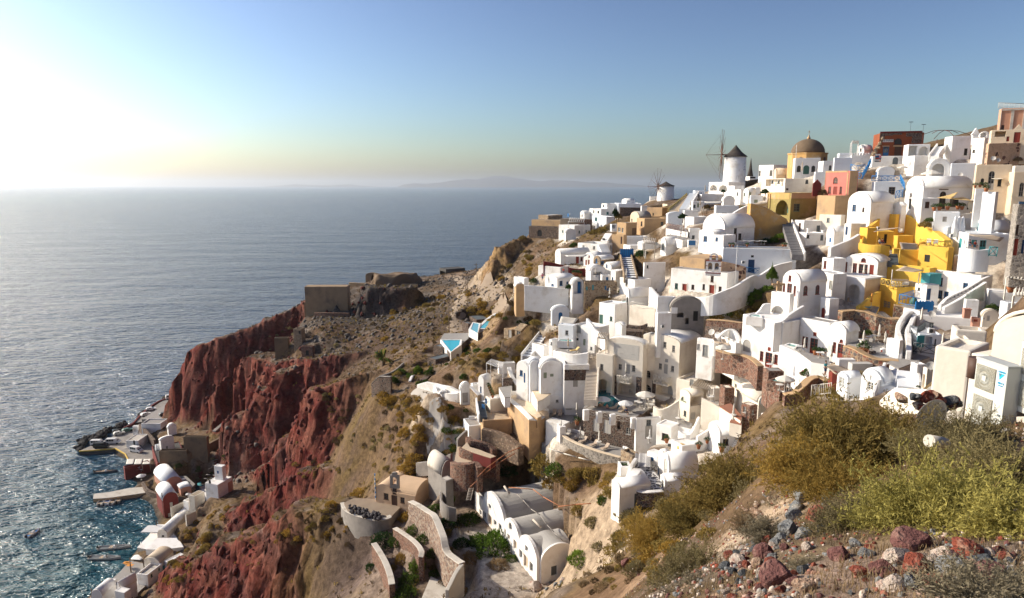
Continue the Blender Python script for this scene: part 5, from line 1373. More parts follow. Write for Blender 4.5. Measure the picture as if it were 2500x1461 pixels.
for k,u in en((1950,2000,2045)):pot('green flower box on the brown paved terrace',u,735+8*k,z=z0,s=1.2,gp='flower boxes on the brown terrace')
pool('small turquoise tub behind the thick white curving wall',[(1595,622),(1700,645),(1728,618),(1640,600)],Y=90,water=S55)
X=hs('red_stone_house','red brick landing with white table top in front of the red doors',(1375,1030),1308,1568,935,22,S18,Y=84,par=.05,rm=S6)
table('round white table on the red brick landing',1395,910,Y=86);
X=hs('red_stone_terrace','sunken brick terrace with pale plunge pool and parasol',(1512,1260),1368,1720,1190,30,S18,Y=78,par=.05,rm=S6)
pool('pale green plunge pool on the brick terrace',[(1400,1050),(1560,1080),(1620,1060),(1470,1030)],Y=80,water=S55,rimm=S18)
psl('open cream parasol over the sunken brick terrace',1575,1190,985,Y=77.5,ru=118,mc=S11)
table('white table under the parasol on the brick terrace',1512,1165,Y=77);chair('white chair under the parasol on the brick terrace',1630,1170,2.,Y=77.5)
wall('red_stone_wall','curving red brick garden wall sweeping below the red doors',[(1560,1330,1225,76),(1680,1290,1200,76),(1790,1230,1110,76.5),(1870,1180,1035,77.5),(1980,1160,1010,78),(2100,1170,1060,77)],S18,.8,2.5,cg=S8)
wall(S15,'curving rubble wall with tan coping below the small court',[(755,760,680,98),(900,770,725,96),(1050,800,740,94),(1180,850,790,92),(1280,970,880,89)],S18,.8,2.4,cg=S8)
X=hs(S0,'white court house with loungers and closed parasol',(975,730),720,1030,590,30,Y=98,rm=S6)
wall(S7,'white shouldered back wall behind the small lounger court',[(705,600,570,102),(800,590,470,103),(885,570,420,103.5),(970,600,440,103),(1040,640,560,101)],S1,.5,2)
psl('large open white parasol above the brick parapet',822,790,608,Y=95,ru=100,mc=S11)
lounger('lounger left in the little white court',800,620,1.9,Y=100);lounger('lounger right in the little white court',905,640,1.9,Y=99.5)
hs(S0,'white connecting room with two grey shutters behind the hotel',(700,760),500,735,560,66,op='Lxe 510 602 545 672|Lxe 575 615 645 755',Y=103)
wall(S15,'dark rubble garden wall behind the satellite dishes',[(625,400,310,111),(850,400,320,109),(1060,450,350,107)],S18,.8,2.4,cg=S8)
wall(S15,'lower dark rubble wall under the garden shrubs',[(620,500,385,109),(830,520,400,106),(1030,500,420,104)],S12,.8,2.4)
dish('larger white dish on the grey roof behind the hotel',692,460,40,-.9,Y=106);dish('smaller white dish behind the larger one',760,490,34,-.7,Y=105)
acunit('air conditioner by the half ruined vault',90,405,Y=113)
hs(S0,'white stepped wall house left of the half ruined vault',(20,500),-10,190,225,20,Y=113)
# yellow villa and red door house
zoom(2000,480,5)
X=hs('white_red_house','white house with red balcony doors and low curved roof',(702,1010),298,852,815,62,roof=S2,va=712,op='Lgr 480 828 588 995|Lwr 408 815 458 950|Lsr 612 835 665 975|Lwr 318 800 342 920|LWr 512 752 572 802',Y=112,ins=.6)
psl('closed cream parasol on the red balcony door terrace',538,995,830,Y=109.5,opn=False)
X=hs(S0,'white and cream house with two open arches and deck chairs',(538,1320),158,785,1003,58,S1,op='Loe 210 1140 330 1345|Loe 350 1072 492 1325',Y=106,odep=1.8)
pnl(X,'R',540,1012,780,1500,S19,'side_render',.04)
bm=BN();s_,z_=fp(X,'L',460,1315);z1=fp(X,'L',460,1148)[1];bx(bm,1.65,s_-.75,z_,1.79,s_+.75,z1);lnk('door',mb(bm),MT['red'],X.t)
for k,(u,v)in en(((252,1330),(370,1325))):place('dk',mk_chair(S14),('left','right')[k]+' folding deck chair under the white arches','deck chair',W(u,v,105),.6,1.3,'deck chairs')
hs(S0,'white house corner with one red window left of the red balcony doors',(162,1000),20,312,760,46,op='Lwr 55 785 88 880',Y=112)
hs(S0,'low plain white block under the red window',(155,1200),-20,312,938,44,Y=107,op='Rxe 165 1040 205 1145')
wall(S7,'white sweeping wall rising to the yellow villa',[(120,730,625,117),(240,700,575,119),(370,680,520,121),(468,660,458,123)],S1,.6,3)
X=hs('yellow_villa','yellow villa: tall upper block',(918,420),715,1035,218,48,S26,Y=131,par=.06);X.t['label']='tall upper yellow block of the yellow villa'
wall('yellow_wall','massive sloping yellow wall of the villa',[(1030,560,222,132),(1110,560,248,131),(1190,570,290,129),(1260,580,365,126),(1400,610,415,122),(1560,650,530,116)],S26,1.2,4)
wall('yellow_wall','yellow shoulder wall left of the tall yellow block',[(575,440,385,127),(650,430,330,130),(715,420,270,131)],S26,.6,3)
X=hs(S50,'yellow corner block with small square window',(570,670),470,685,384,48,S26,op='Lhy 495 482 540 522',Y=122,odep=.4)
X=hs(S50,'yellow back house with dark door and guests sitting in front',(700,600),560,905,425,12,S26,op='Rdk 790 462 826 572|Rsy 700 480 740 570',Y=126,par=.06)
X=hs(S50,'small yellow cube room with yellow shutter',(950,625),862,1140,480,38,S26,op='Lsy 868 485 906 572',Y=124,par=.05)
wall('yellow_wall','rounded yellow terrace front under the sitting guests',[(480,700,560,119),(600,690,588,117.5),(740,690,592,116.5),(845,700,610,116.5)],S26,.6,4)
X=hs(S50,'yellow house with lattice roof terrace and two white loungers',(1560,860),1195,1625,622,62,S26,op='Ldk 1285 712 1352 800',Y=112,par=.05,rm=S6)
rail('yellow lattice railing around the two white loungers',[(1222,592,113.5),(1555,628,111.5),(1620,610,113)],h=1.,m='yell',step=.9,r=.05)
z0=W(1390,590,114).z
lounger('left white lounger on the yellow lattice roof terrace',1335,588,1.,Y=115,c=S5);lounger('right white lounger on the yellow lattice roof terrace',1420,598,1.,Y=115,c=S5)
X=hs(S50,'yellow recessed terrace room behind the beige sail',(890,830),872,1205,640,6,S26,Y=119,par=.05)
sail('wide beige shade sail over the middle yellow terrace',[(980,562,112),(1200,578,117),(1198,650,112),(1005,648,108)],S14,.08,posts=False)
sail('beige shade sail over the upper yellow terrace',[(660,435,121),(735,400,124),(1030,376,124),(850,405,121)],S14,.1,posts=False)
t=tg_('sail_post','yellow post holding the middle beige sail','post',W(973,810,110));ro(t,'post','yell',(0,0,0),(0,0,zat(t.location,648)-t.location.z),.1)
X=hs(S50,'broad yellow terrace front below the middle sail',(1335,1080),775,1420,880,66,S26,Y=108,par=.3,rm=S6)
str_('grey stair between the rounded front and the middle sail',(905,800),(890,700),1.6,Yb=113,Yt=118,m=S9,n=7)
sail('lowest beige shade sail on yellow posts',[(930,905,103),(1040,850,107),(1285,905,106),(1170,925,101)],S14,.08,posts=False)
for k,(u,v,vt)in en(((880,1050,895),(1208,1080,925))):t=tg_('sail_post','pale post holding the '+('left' if k==0 else 'right')+' end of the lowest beige sail','post',W(u,v,102));ro(t,'post',S11,(0,0,0),(0,0,zat(t.location,vt)-t.location.z),.08)
X=hs(S50,'lowest yellow block with lattice balcony and wide window',(922,1430),712,1125,1112,46,S26,op='Lxy 775 1275 868 1362',Y=104,par=.05,rm=S6)
rail('yellow lattice railing of the lowest yellow block',[(752,1078,106),(925,1118,103.2),(1100,1130,106)],h=1.05,m='yell',step=.9,r=.05)
for k,(u,v)in en(((1050,1060),(1100,1068),(1140,1080))):t=tg_('cushion','striped beige cushion on the lowest yellow terrace','cushion',W(u,v,105.5),-.5,'striped cushions on the yellow terrace');bo(t,'cover',S14,-.5,-.1,-.3,.5,.15,.5,w=.06,g=1)
t=tg_('sofa','white daybed sofa on the lowest yellow terrace','sofa',W(985,1075,105),-.3);bo(t,'mattress',S11,-1.2,-.5,0,1.2,.5,.45,w=.08,g=1);bo(t,'backrest',S14,-1.2,.3,.46,1.2,.5,.8)
wall('yellow_wall','low yellow garden wall at the foot of the yellow villa',[(465,1400,1340,99),(540,1370,1290,101),(640,1310,1200,104),(725,1290,1150,106)],S26,.5,3)
trc('yellow_court','small court with orange parasol beside the lowest yellow block',[(480,1395),(690,1440),(730,1350),(560,1310)],Y=100,m=S6,side=S26)
psl('closed bright orange parasol at the foot of the yellow villa',632,1350,1185,Y=101,opn=False,mc='orange')
table('turquoise table in the small yellow court',590,1410,Y=99,c='turq');chair('beige chair in the small yellow court',650,1410,2,Y=99.5,c=S14)
dish('white dish on the upper yellow villa',990,412,24,-.6,Y=124)
acunit('air conditioner on the upper yellow wall',722,408,Y=127)
prn('guest in white sitting on the upper yellow terrace',735,600,'sit',.6,Y=119.5,top=S5,legs=S31);prn('guest in red sitting on the upper yellow terrace',770,602,'sit',.2,Y=119.5,top='red2',legs=S29)
# whites right of the yellow villa
X=hs(S0,'long white house with blue framed windows and flat beige roof',(1938,1300),1325,2010,965,64,op='Lwb 1450 990 1508 1095|Lwb 1755 1055 1815 1135|Lgb 1445 1145 1500 1310|Lgb 1520 1160 1578 1255',rm=S13,Y=103)
hs(S0,'white upper block with weathered corner behind the flat beige roof',(1735,930),1630,2350,735,24,Y=112)
X=hs(S0,'small white house with turquoise water tank and dark blue door',(1292,1345),1148,1442,1082,46,op='Lwk 1205 1112 1230 1146|Rdv 1312 1125 1362 1265',Y=101,par=.06)
s_,z_=1.2,X.h;t=tg_('water_tank','turquoise water tank on the small white house roof','water tank',W(1360,1062,104),.3);bo(t,'tank','turq',-1.2,-.8,-.2,1.2,.8,1.5,w=.1,g=2);bo(t,'lid','turq',-1.25,-.85,1.5,1.25,.85,1.6)
wall(S7,'white upper stair wall sloping down past the blue framed windows',[(1470,1340,1330,97),(1560,1310,1230,98),(1760,1250,1130,100),(1960,1180,1010,102),(2080,1130,960,104)],S1,.5,3)
wall(S7,'white lower stair wall parallel to the upper stair wall',[(1510,1400,1355,94),(1700,1330,1250,95.5),(1880,1290,1130,97),(2010,1230,1040,98.5)],S1,.5,3)
str_('grey stair running between the two white stair walls',(1560,1340),(1960,1070),1.5,Yb=95.5,Yt=101.5,m=S42)
rail('bright blue railing on the brick terrace',[(970,1310,97),(1230,1365,95),(1230,1400,94)],h=1.4,m=S21,step=1.6,r=.04,cross=False)
rail('bright blue sloping railing left of the small white house',[(980,1275,99),(1150,1225,101.5)],h=1.,m=S21,step=1.6,r=.04,cross=False)
t=tg_('blue_gate','bright blue wooden gate by the laundry people','gate',W(1275,1410,94));bo(t,'gate_leaf',S21,-1.3,-.06,0,1.3,.06,1.5)
for k in range(6):bo(t,'slat',S21,-1.25+.43*k,-.1,.05,-1.07+.43*k,-.06,1.65)
prn('person in patterned white top beside the bright blue gate',1315,1385,'sit',.8,Y=95.5,top=S5,legs=S21);prn('person in blue sitting right of the bright blue gate',1370,1385,'sit',-.4,Y=95.5,top=S21,legs=S29)
t=tg_('green_bag','green cloth bag on the blue railed terrace','bag',W(1152,1325,98));la(t,S11,'green',[(.4,0),(.55,.5),(.35,1.),(.05,1.2)],10)
trc('blue_rail_terrace','paved terrace inside the bright blue railing',[(970,1330),(1230,1390),(1440,1360),(1160,1300)],Y=97,m=S6)
# turquoise house
hs(S0,'broad bluish white slanted wall above the turquoise door house',(1560,420),1545,2010,262,4,S3,Y=127,par=.05)
wall(S7,'slanted bluish white wall top sloping to the turquoise gate',[(1545,410,385,120),(1650,400,300,124),(1720,390,215,127),(1980,360,205,128)],S3,.6,3)
X=hs(S0,'bluish white house with turquoise doors under a beige sail',(1802,665),1612,2310,450,18,S3,op='Rdt 1858 530 1924 622|Rgt 1958 535 2038 655|Ldt 1705 510 1740 640',Y=112)
X2=hs(S10,'bluish white vault with turquoise gable door above the beige sail',(2022,500),1840,2315,425,26,S3,roof=S2,va=292,op='LDt 1932 318 1972 432',Y=116)
sail('long beige sail in front of the turquoise doors',[(1810,465,108),(2285,480,113),(2200,555,106),(1900,490,104)],S14,.1,posts=2)
wall(S7,'white curved terrace front with turquoise lattice',[(1712,690,625,106),(1850,690,640,104.5),(1950,690,655,104),(2070,690,640,104)],S3,.5,3)
rail('turquoise lattice panel on the white curved terrace front',[(2068,730,103.5),(2165,735,103)],h=1.45,m='turq',step=1.3,r=.06)
for k in range(3):X_=W(1650+45*k,430,117);t=tg_('pinnacle','white wall pinnacle beside the turquoise gate','pinnacle',X_,0,'white pinnacles by the turquoise gate');la(t,'post',S3,[(.5,-1),(.45,.8),(.2,2.2),(.25,2.4),(.02,2.7)],8)
prn('guest in dark top sitting at the turquoise house terrace',1835,625,'sit',.4,Y=108.5,top=S31);prn('guest in striped top sitting at the turquoise house terrace',1900,635,'sit',.1,Y=108.5,top='red2')
acunit('air conditioner on the steps left of the turquoise house',1610,500,Y=114)
X=hs('grey_stone_house','tall grey rubble house with red door at the right edge',(2345,760),2282,2800,95,14,'greystone',op='Rdr 2345 515 2396 722|Rwn 2375 345 2410 465|Rsv 2470 530 2500 700',Y=92)
pnl(X,'R',2330,62,2790,95,'bluepane','blue_fascia',.25)
wall('tan_wall','tan wall with plants behind the orange sails',[(1215,380,290,135),(1300,390,330,134),(1385,400,310,133)],S12,1.2,2)
X=hs(S0,'white annex with brown square shutter left of the orange sails',(1232,260),1105,1432,20,18,op='Rsn 1292 65 1345 145',Y=127)
X=hs(S68,'plain bluish white terrace wall below the orange sails',(1388,400),1375,1700,185,4,S3,Y=122)
for k,(u,v)in en(((1400,175),(1465,172),(1565,165),(1690,160),(1740,165))):pot('green pot plant along the terrace wall under the orange sails',u,v,Y=124,s=1.4,gp='pot plants under the orange sails')
t=tg_('clay_jar','large white clay jar under the orange sails','jar',W(1878,190,123));la(t,'jar',S13,[(.4,0),(.95,.8),(1.,1.5),(.7,2.2),(.55,2.3)],16)
X=hs(S0,'low white outhouse with rounded roof above the yellow villa',(1000,190),890,1060,120,40,roof=S2,va=75,Y=131)
# cave hotel with the arch pool, houses left of it
zoom(1200,680,5)
HY=112
X=hs('white_hotel','large white cave hotel front with grey plaster panel and dark arches',(1832,1445),1402,1890,822,70,S4,op='Lwe 1570 842 1602 915|Lwe 1715 852 1752 930|Lwe 1425 1057 1466 1130|Lwe 1550 1047 1590 1115|Lde 1640 1052 1690 1165|Lwe 1715 1062 1755 1140|Lok 1540 1245 1765 1440',Y=HY,par=.05,roof=S2,va=742,rm=S1,odep=3.2,cat='hotel')
pnl(X,'L',1490,806,1800,985,S32,'grey_panel',.03)
for u0,v0,u1,v1 in((1472,1182,1530,1440),(1770,1205,1829,1440)):pnl(X,'L',u0,v0,u1,v1,S12,'stone_pilaster',.25)
def balcony(X,u0,u1,v0,v1):
 s0,s1=sorted((fp(X,'L',u0,v1)[0],fp(X,'L',u1,v1)[0]));z0=fp(X,'L',u0,v1)[1];h=fp(X,'L',u0,v0)[1]-z0
 bm=BN();bx(bm,-1.1,s0,z0-.15,.02,s1,z0);o=lnk('balcony',mb(bm),MT[S4],X.t)
 bm=BN();n=5
 for p,q in(((-1.05,s0),(-1.05,s1)),((-1.05,s0),(0,s0)),((-1.05,s1),(0,s1))):
  P,Q=Vc((*p,z0)),Vc((*q,z0));up=Vc((0,0,h));m_=n if p[1]!=q[1]else 2
  tube(bm,P+up,Q+up,.05,n=4);tube(bm,P+up*.12,Q+up*.12,.04,n=4)
  for i in range(m_):
   a,b=P+(Q-P)*(i/m_),P+(Q-P)*((i+1)/m_);tube(bm,a,a+up,.04,n=4);tube(bm,a,b+up,.035,n=4);tube(bm,a+up,b,.035,n=4)
 lnk('balcony_railing',mb(bm),MT[S11],o)
balcony(X,1556,1718,1165,1240)
X=hs('white_hotel','lower left wing of the cave hotel with teal pool arch',(1474,1445),1268,1560,942,70,S4,op='Lwe 1325 1047 1366 1122|Loi 1276 1232 1456 1450',Y=HY+1.5,odep=5.5,cat='hotel')
X=hs('white_hotel','right wing of the cave hotel with shuttered windows and lattice balcony',(2272,1450),1822,2520,800,60,S4,op='Lwe 2095 775 2135 850|Lwe 2205 820 2240 900|Lwe 1855 925 1885 1000|Lwe 1942 947 1978 1025|Lwe 2040 1037 2078 1110|Lde 2105 1047 2150 1165|Lwe 2190 1067 2228 1140|LWe 1872 1120 1940 1215|LWe 1845 1295 1950 1400|Loe 2010 1257 2215 1440|Lve 2115 982 2155 1025',Y=HY-1.5,roof=S2,va=688,rm=S1,cat='hotel')
pnl(X,'L',1968,1250,2005,1400,S12,'stone_pilaster',.2)
balcony(X,2012,2190,1165,1255)
bm=BN();s_,z_=fp(X,'L',2130,1440);z1=fp(X,'L',2130,1290)[1];bx(bm,1.6,s_-.6,z_,1.79,s_+.6,z1);lnk('door',mb(bm),MT[S32],X.t)
psl('closed cream parasol on the left hotel balcony',1638,1190,1040,Y=HY-1.2,opn=False)
pergola('grey slatted pergola on top of the cave hotel',[(1845,800),(2000,815),(2080,770),(1900,760)],2.3,Y=HY+3,m=S20,n=8)
X=hs(S0,'dark loggia with white railing under the slatted pergola',(1875,860),1845,2040,800,8,S4,Y=HY+2,par=.05)
rail('white plank railing in front of the rooftop loggia',[(1875,862,HY+.5),(1985,862,HY+.5)],h=1.05,m=S11,cross=False,step=1.2)
X=hs('dark_stone_house','dark lava stone wall block behind the cave hotel roof',(1600,745),1560,1960,650,8,S12,Y=HY+8,rm=S12)
wall('dark_stone_wall','upper dark lava stone wall with rising right end',[(1630,640,560,124),(1800,640,580,123),(1900,640,545,122.5),(1965,640,545,122)],S12,.8,2)
hs(S0,'white chimney block at the left of the dark lava stone walls',(1590,740),1500,1640,590,50,S1,roof=S2,va=545,Y=HY+7)
# whites climbing left of the hotel
X=hs(S0,'small white house with bright blue door beside the stair',(737,560),724,946,412,8,S3,roof='vr',va=342,op='RDb 818 415 865 540',Y=139)
X=hs(S0,'white tower block with green door and green window',(1502,705),1306,1650,322,52,op='Lwg 1445 467 1475 520|Ldg 1315 442 1360 580',Y=127,par=.3)
pool('small pale green pool on the roof of the green door tower',[(1555,312),(1640,312),(1640,282),(1600,280)],Y=130,water=S55)
X=hs('white_round_house','rounded blank white tower below the wooden railings',(1990,650),1676,2045,372,58,S4,Y=121,bv=.8)
rail('white wooden railing on the rounded blank tower',[(1705,345,122),(1800,375,120),(1970,378,119.5)],h=1.,m=S11,cross=False,step=1.3)
X=hs(S10,'white vault with dark arched door above the rounded tower',(1672,350),1640,1910,240,26,roof=S2,va=120,op='LDk 1690 250 1755 345',Y=130)
chimney(X,3.5,1.,1.6,.9)
hs(S0,'large blank white block behind the wooden railings',(1745,190),1560,1945,20,40,Y=135)
wall(S7,'white stair wall descending beside the brown door church court',[(1935,260,105,128),(1985,300,160,125),(2030,340,215,122)],S1,.6,3)
X=hs(S0,'white rounded house with pergola terrace and grey window',(1262,860),995,1430,610,52,op='Lxe 1040 567 1090 662|Lds 1118 740 1146 820|Lxi 1205 838 1230 874|Lvk 1030 730 1062 760',Y=122,bv=.45,par=.3)
pergola('beige reed pergola between rounded house and hotel roof',[(1285,890),(1395,905),(1430,840),(1300,830)],2.4,Y=116,m=S28,n=6)
wall(S7,'white curved stair wall in front of the green door',[(1165,620,485,125),(1230,650,560,123),(1290,690,640,121),(1400,760,700,118)],S1,.5,2)
X=hs(S0,'pale blank wall house with small turquoise plunge pool',(1000,800),812,1040,578,66,S3,Y=124)
pool('turquoise plunge pool at the foot of the pale blank wall',[(820,768),(985,775),(975,752),(835,750)],Y=121.5,water=S55)
sail('white canvas canopy next to the blue door',[(820,550,130),(1010,555,131),(1060,490,135),(850,465,135)],S11,.15,posts=2)
hs(S0,'slim white house with tiny grey window left of the plunge pool',(742,950),698,815,752,50,op='Lwi 722 777 738 812',Y=124)
hs(S0,'white sloped house left of the slim house',(640,940),490,705,830,40,Y=127,rm=S13)
wall(S7,'curved white terrace front with closed parasol and lounger',[(765,960,880,121),(850,980,895,119),(1000,1000,925,117),(1180,1020,905,116)],S1,.6,4)
trc('parasol_terrace','grey terrace with closed parasol above the curved white front',[(780,880),(1010,915),(1060,870),(850,820)],Y=120,m=S6)
psl('closed beige parasol on the grey terrace',935,880,735,Y=119,opn=False,mc=S14);lounger('orange lounger on the grey terrace',960,905,.4,Y=117.5,c='clothyellow')
str_('blue grey stair bordered in white climbing to the blue door',(430,960),(640,690),1.8,Yb=128,Yt=139,m=S42,side='lr',nose=S3)
X=hs(S0,'white house with blue door and blue window on the lower left',(441,1310),304,640,1100,50,op='Lwb 345 1122 381 1190|Ldb 393 1155 412 1275',Y=120,roof=S2,va=1020)
X=hs(S0,'plain white vault house with two sage shutters',(600,1300),560,872,1120,12,op='Rss 635 1150 675 1220|Rss 715 1165 757 1200',Y=117,roof='vr',va=1005)
hs(S0,'plain blank white house between blue door house and sage shutters',(470,1260),438,600,1060,12,S3,Y=119,roof='vr',va=1000)
X=hs(S0,'white house with lattice parapet over a dark stone band',(884,1330),862,1190,1052,5,Y=115,par=.3,rm=S6)
pnl(X,'R',886,1116,1186,1246,S12,'stone_band',.06)
rail('white lattice set in the parapet over the dark stone band',[(950,1116,113.9),(1118,1118,113.9)],h=.85*4.1/5,m=S11,step=1.1,r=.04)
t=tg_('driftwood','pile of driftwood and brush on the lattice parapet roof','brushwood',W(1130,1010,118));bm=BN()
for k in range(26):a=ruf(0,6.28);c_=Vc((ruf(-1.8,2.),ruf(-1.2,1.2),ruf(.1,1.2)));tube(bm,c_,c_+Vc((cos(a)*1.2,sin(a)*1.,ruf(-.5,.6))),.05,n=4)
lnk('sticks',mb(bm),MT[S28],t)
str_('long pale plank stair climbing left of the hotel',(1200,1490),(1240,915),2.,Yb=106,Yt=121,m=S4,n=34,nose=S28,side='r',sm=S4)
# pool and pool terrace
zoom(1400,920,4.536)
pz=W(250,340,107.5).z
trc('pool_terrace','grey tiled pool terrace of the cave hotel',[(110,345),(690,470),(905,300),(900,190),(420,150),(230,200)],z=pz,m=S6,side=S12,sk=4)
pool('teal swimming pool running out of the hotel arch',[(225,335),(470,385),(545,300),(420,205),(418,150),(250,150),(245,205),(300,260)],z=pz+.06,water='poolteal',rim=.2,dep=.5)
X=hs('stone_base_house','dark rubble stone basement with cream doors under the pool terrace',(684,700),116,760,466,68,S12,op='Ldl 218 470 286 608|Ldl 335 480 415 630|Lhk 485 500 520 585|Lwl 580 565 635 640',Y=101.5,par=.02,rm=S6)
for k,(u0,u1,v0,v1)in en(((155,268,425,365),(300,412,455,385),(455,645,492,420))):
 rail(('left','middle','right')[k]+' cream lattice panel in front of the pool terrace',[(u0,v0-3,101.9),(u1,v0+22,101.3)],h=.95,m=S11,step=1.05,r=.04)
for k,(u,v)in en(((138,430),(283,455),(432,480),(664,520))):
 P=W(u,v,101.7-.2*k);t=tg_('white_pillar','white parapet pillar between the lattice panels','pillar',P,.3,'white pillars of the pool terrace');bo(t,'pillar',S1,-.45,-.35,-.8,.45,.35,1.,w=.06,g=1)
psl('open white parasol left beside the teal pool',327,345,218,z=pz,ru=88,mc=S5);psl('open white parasol right beside the teal pool',578,390,262,z=pz,ru=92,mc=S5)
psl('largest open cream parasol among the dining tables',792,360,160,z=pz,ru=112,mc=S11)
for k,(u,v)in en(((700,318),(778,285),(865,350),(735,330))):table('round dining table on the pool terrace',u,v,z=pz,gp='dining tables on the pool terrace')
for k,(u,v)in en(((725,305),(690,340),(830,290),(750,375),(815,330),(880,310),(840,370))):chair('cream dining chair on the pool terrace',u,v,k*1.1,z=pz,c=S11,gp='dining chairs on the pool terrace')
lounger('left lounger with sunbather by the pool',230,350,.3,z=pz,c='wood');lounger('middle lounger by the pool',400,375,.6,z=pz,c=S14);lounger('right lounger by the pool edge',510,410,1.,z=pz,c=S14)
prn('sunbather lying on the left pool lounger',270,348,'lie',-1.2,z=pz+.1,top=None,legs=S29);prn('bather sitting with bare back at the pool',372,380,'sit',2.8,z=pz,top=None,legs=S31);prn('woman in blue sitting reading by the pool railing',585,425,'sit',.5,z=pz,top=S31,legs=S29)
table('dark bar table inside the hotel arch',640,165,z=pz,c='grey');chair('white chair left inside the dark hotel arch',505,190,.5,z=pz);chair('white chair right inside the dark hotel arch',635,195,1.,z=pz)
X=hs(S0,'white house with grey door and closed parasol right of the stone basement',(690,735),672,965,470,22,op='Rwi 808 477 860 540|Rde 795 547 872 690',Y=100.5,rm=S6)
psl('closed white parasol in front of the grey door',843,735,590,Y=98,opn=False,mc=S5);table('white table under the closed parasol by the grey door',838,728,Y=98)
X=hs(S0,'white house with brown shuttered window and small pot',(1082,745),913,1175,562,62,op='Lwn 978 630 1050 706',Y=97)
pot('orange flowering pot below the brown shuttered window',1032,735,Y=96,s=1.3)
str_('white striped stair beside the brown shuttered window house',(1120,745),(1130,590),2.,Yb=96,Yt=102,m=S9,nose=S1,n=9)
str_('short white stair rising to the pool terrace',(985,500),(900,400),1.6,Yb=102,Yt=106,m=S9,nose=S1,n=7)
# sun deck with loungers
dz=W(300,780,103).z
trc('sun_deck','long grey sun deck with beige loungers above the slope',[(-110,680),(0,735),(270,840),(520,905),(640,830),(560,790),(300,690),(80,620),(-60,600)],z=dz,m=S6,side='greystone',sk=5)
wall(S15,'cream capped rubble wall along the edge of the sun deck',[(-170,640,600),(-110,700,655),(0,760,725),(270,862,828),(520,930,898)],'greystone',.5,5,cg=S19,z=dz)
wall(S7,'low white wall between sun deck and stone basement',[(-60,600,575),(80,630,600),(300,700,672),(480,745,725),(620,830,800)],S1,.4,2,z=dz)
for k,(u,v)in en(((-15,715),(65,745),(185,785),(310,825))):lounger('beige lounger number on the sun deck'.replace(' number',(' first from the left',' second from the left',' third from the left',' last')[k]),u,v,.75,z=dz,gp='beige loungers on the sun deck')
lounger('upright white lounger at the left end of the sun deck',-75,670,1.2,z=dz,c=S11)
for k,(u,v,vt)in en(((75,700,560),(282,770,610),(-118,635,520))):psl('closed cream parasol on the sun deck, '+('left','middle','leftmost')[k]if k!=1 else 'closed cream parasol on the sun deck between the last loungers',u,v,vt,z=dz,opn=False)
table('white side table on the sun deck',282,765,z=dz)
hs(S0,'small white stair house behind the leftmost sun deck parasol',(-150,650),-185,-80,560,20,Y=106)
X=hs('planter_house','stone planter full of dark shrubs at the end of the sun deck',(650,960),520,745,880,40,S30,Y=92,par=.3,rm='thatch')
# cream complex right of the hotel
X=hs(S27,'cream house with half round sage window and open recess',(1276,590),1164,1425,215,38,S4,roof=S2,va=150,op='LWs 1190 222 1248 272|Lwi 1222 378 1250 438|Rhe 1285 222 1408 325|Rdl 1300 395 1350 470',Y=101)
pergola('beige slatted canopy beside the half round window',[(1300,210),(1500,260),(1540,190),(1380,130)],1.6,Y=103,m=S28,n=8)
wall('cream_wall','white swooping wall with stone insert in front of the cream house',[(890,400,320,103),(960,420,360,102),(1050,420,330,101.5),(1165,390,255,101)],S4,.5,4)
X=hs(S27,'cream terrace house with grey doors and sweeping parapet',(1562,640),1405,1745,330,66,S4,op='Lwe 1495 377 1530 440|Lwe 1430 422 1462 490|Lde 1480 452 1516 570',Y=98,rm=S6)
wall('cream_wall','sweeping cream parapet stepping down to the right',[(1410,520,235,97.5),(1520,560,285,96.5),(1620,580,345,95.5),(1735,600,430,94.5)],S4,.5,3)
X=hs(S27,'cream middle house with open upper terrace and parasol',(1320,320),1130,1620,60,62,S4,op='Lxe 1420 60 1460 130',Y=106,par=.4)
hs(S27,'cream plain house wing left of the brick box',(1520,330),1480,1625,130,20,S4,Y=101)
X=hs('brick_box','red brick box house with white pergola frame on top',(1668,300),1610,1778,128,22,S18,Y=97,rm=S4)
X=hs(S10,'long cream vault with round gable and grey window',(2038,500),1800,2212,292,32,S4,roof='vr',va=192,op='Rwe 2100 255 2142 300',Y=92)
hs(S10,'upper cream vault with small side window behind the long vault',(1860,180),1752,2120,80,28,S4,roof=S2,va=10,op='Lwe 1785 80 1812 120',Y=99)
X=hs('brick_box','red brick box house with two cream windows and white roof',(1950,500),1848,2034,328,48,S18,op='Lwl 1882 332 1912 398|Rwl 1975 367 2002 415',Y=88,par=.05,rm=S4)
str_('white rimmed grey stair passing the long cream vault',(2160,250),(2040,60),1.8,Yb=91,Yt=99,m=S9,nose=S4,n=12)
trc('red_tile_terrace','red tiled terrace between the brick boxes',[(1620,330),(1850,480),(1870,440),(1740,290)],Y=93,m='redpaving',side=S4)
trc('red_tile_terrace','lower red tiled terrace beside the brick box',[(1730,500),(1860,530),(1880,420),(1780,400)],Y=88,m='redpaving',side=S4)
for k,(u,v,vt)in en(((1550,275,125),(1770,470,305),(1168,500,360),(1360,600,470),(1497,660,540),(590,-20,-120))):
 if k<5:psl(('closed cream parasol above the red tiled terrace','closed cream parasol on the lower red tiled terrace','closed white parasol on the court of the cream house','closed cream parasol on the small walled court','closed cream parasol beside the vaulted lower house')[k],u,v,vt,Y=(95,89,100,95,92)[k],opn=False)
for k,(u,v)in en(((1530,270),(1765,475),(1160,505),(1345,610),(1475,680))):table('small white table beside a closed parasol in the cream courts',u,v,Y=(95,89,100,95,92)[k],gp='tables in the cream courts')
for k,(u,v)in en(((1500,260),(1490,240),(1800,480),(1210,520),(1390,600),(1310,620))):chair('cream chair in the cream courts',u,v,k,Y=(95,96,89,99,95,94)[k],c=S11,gp='chairs in the cream courts')
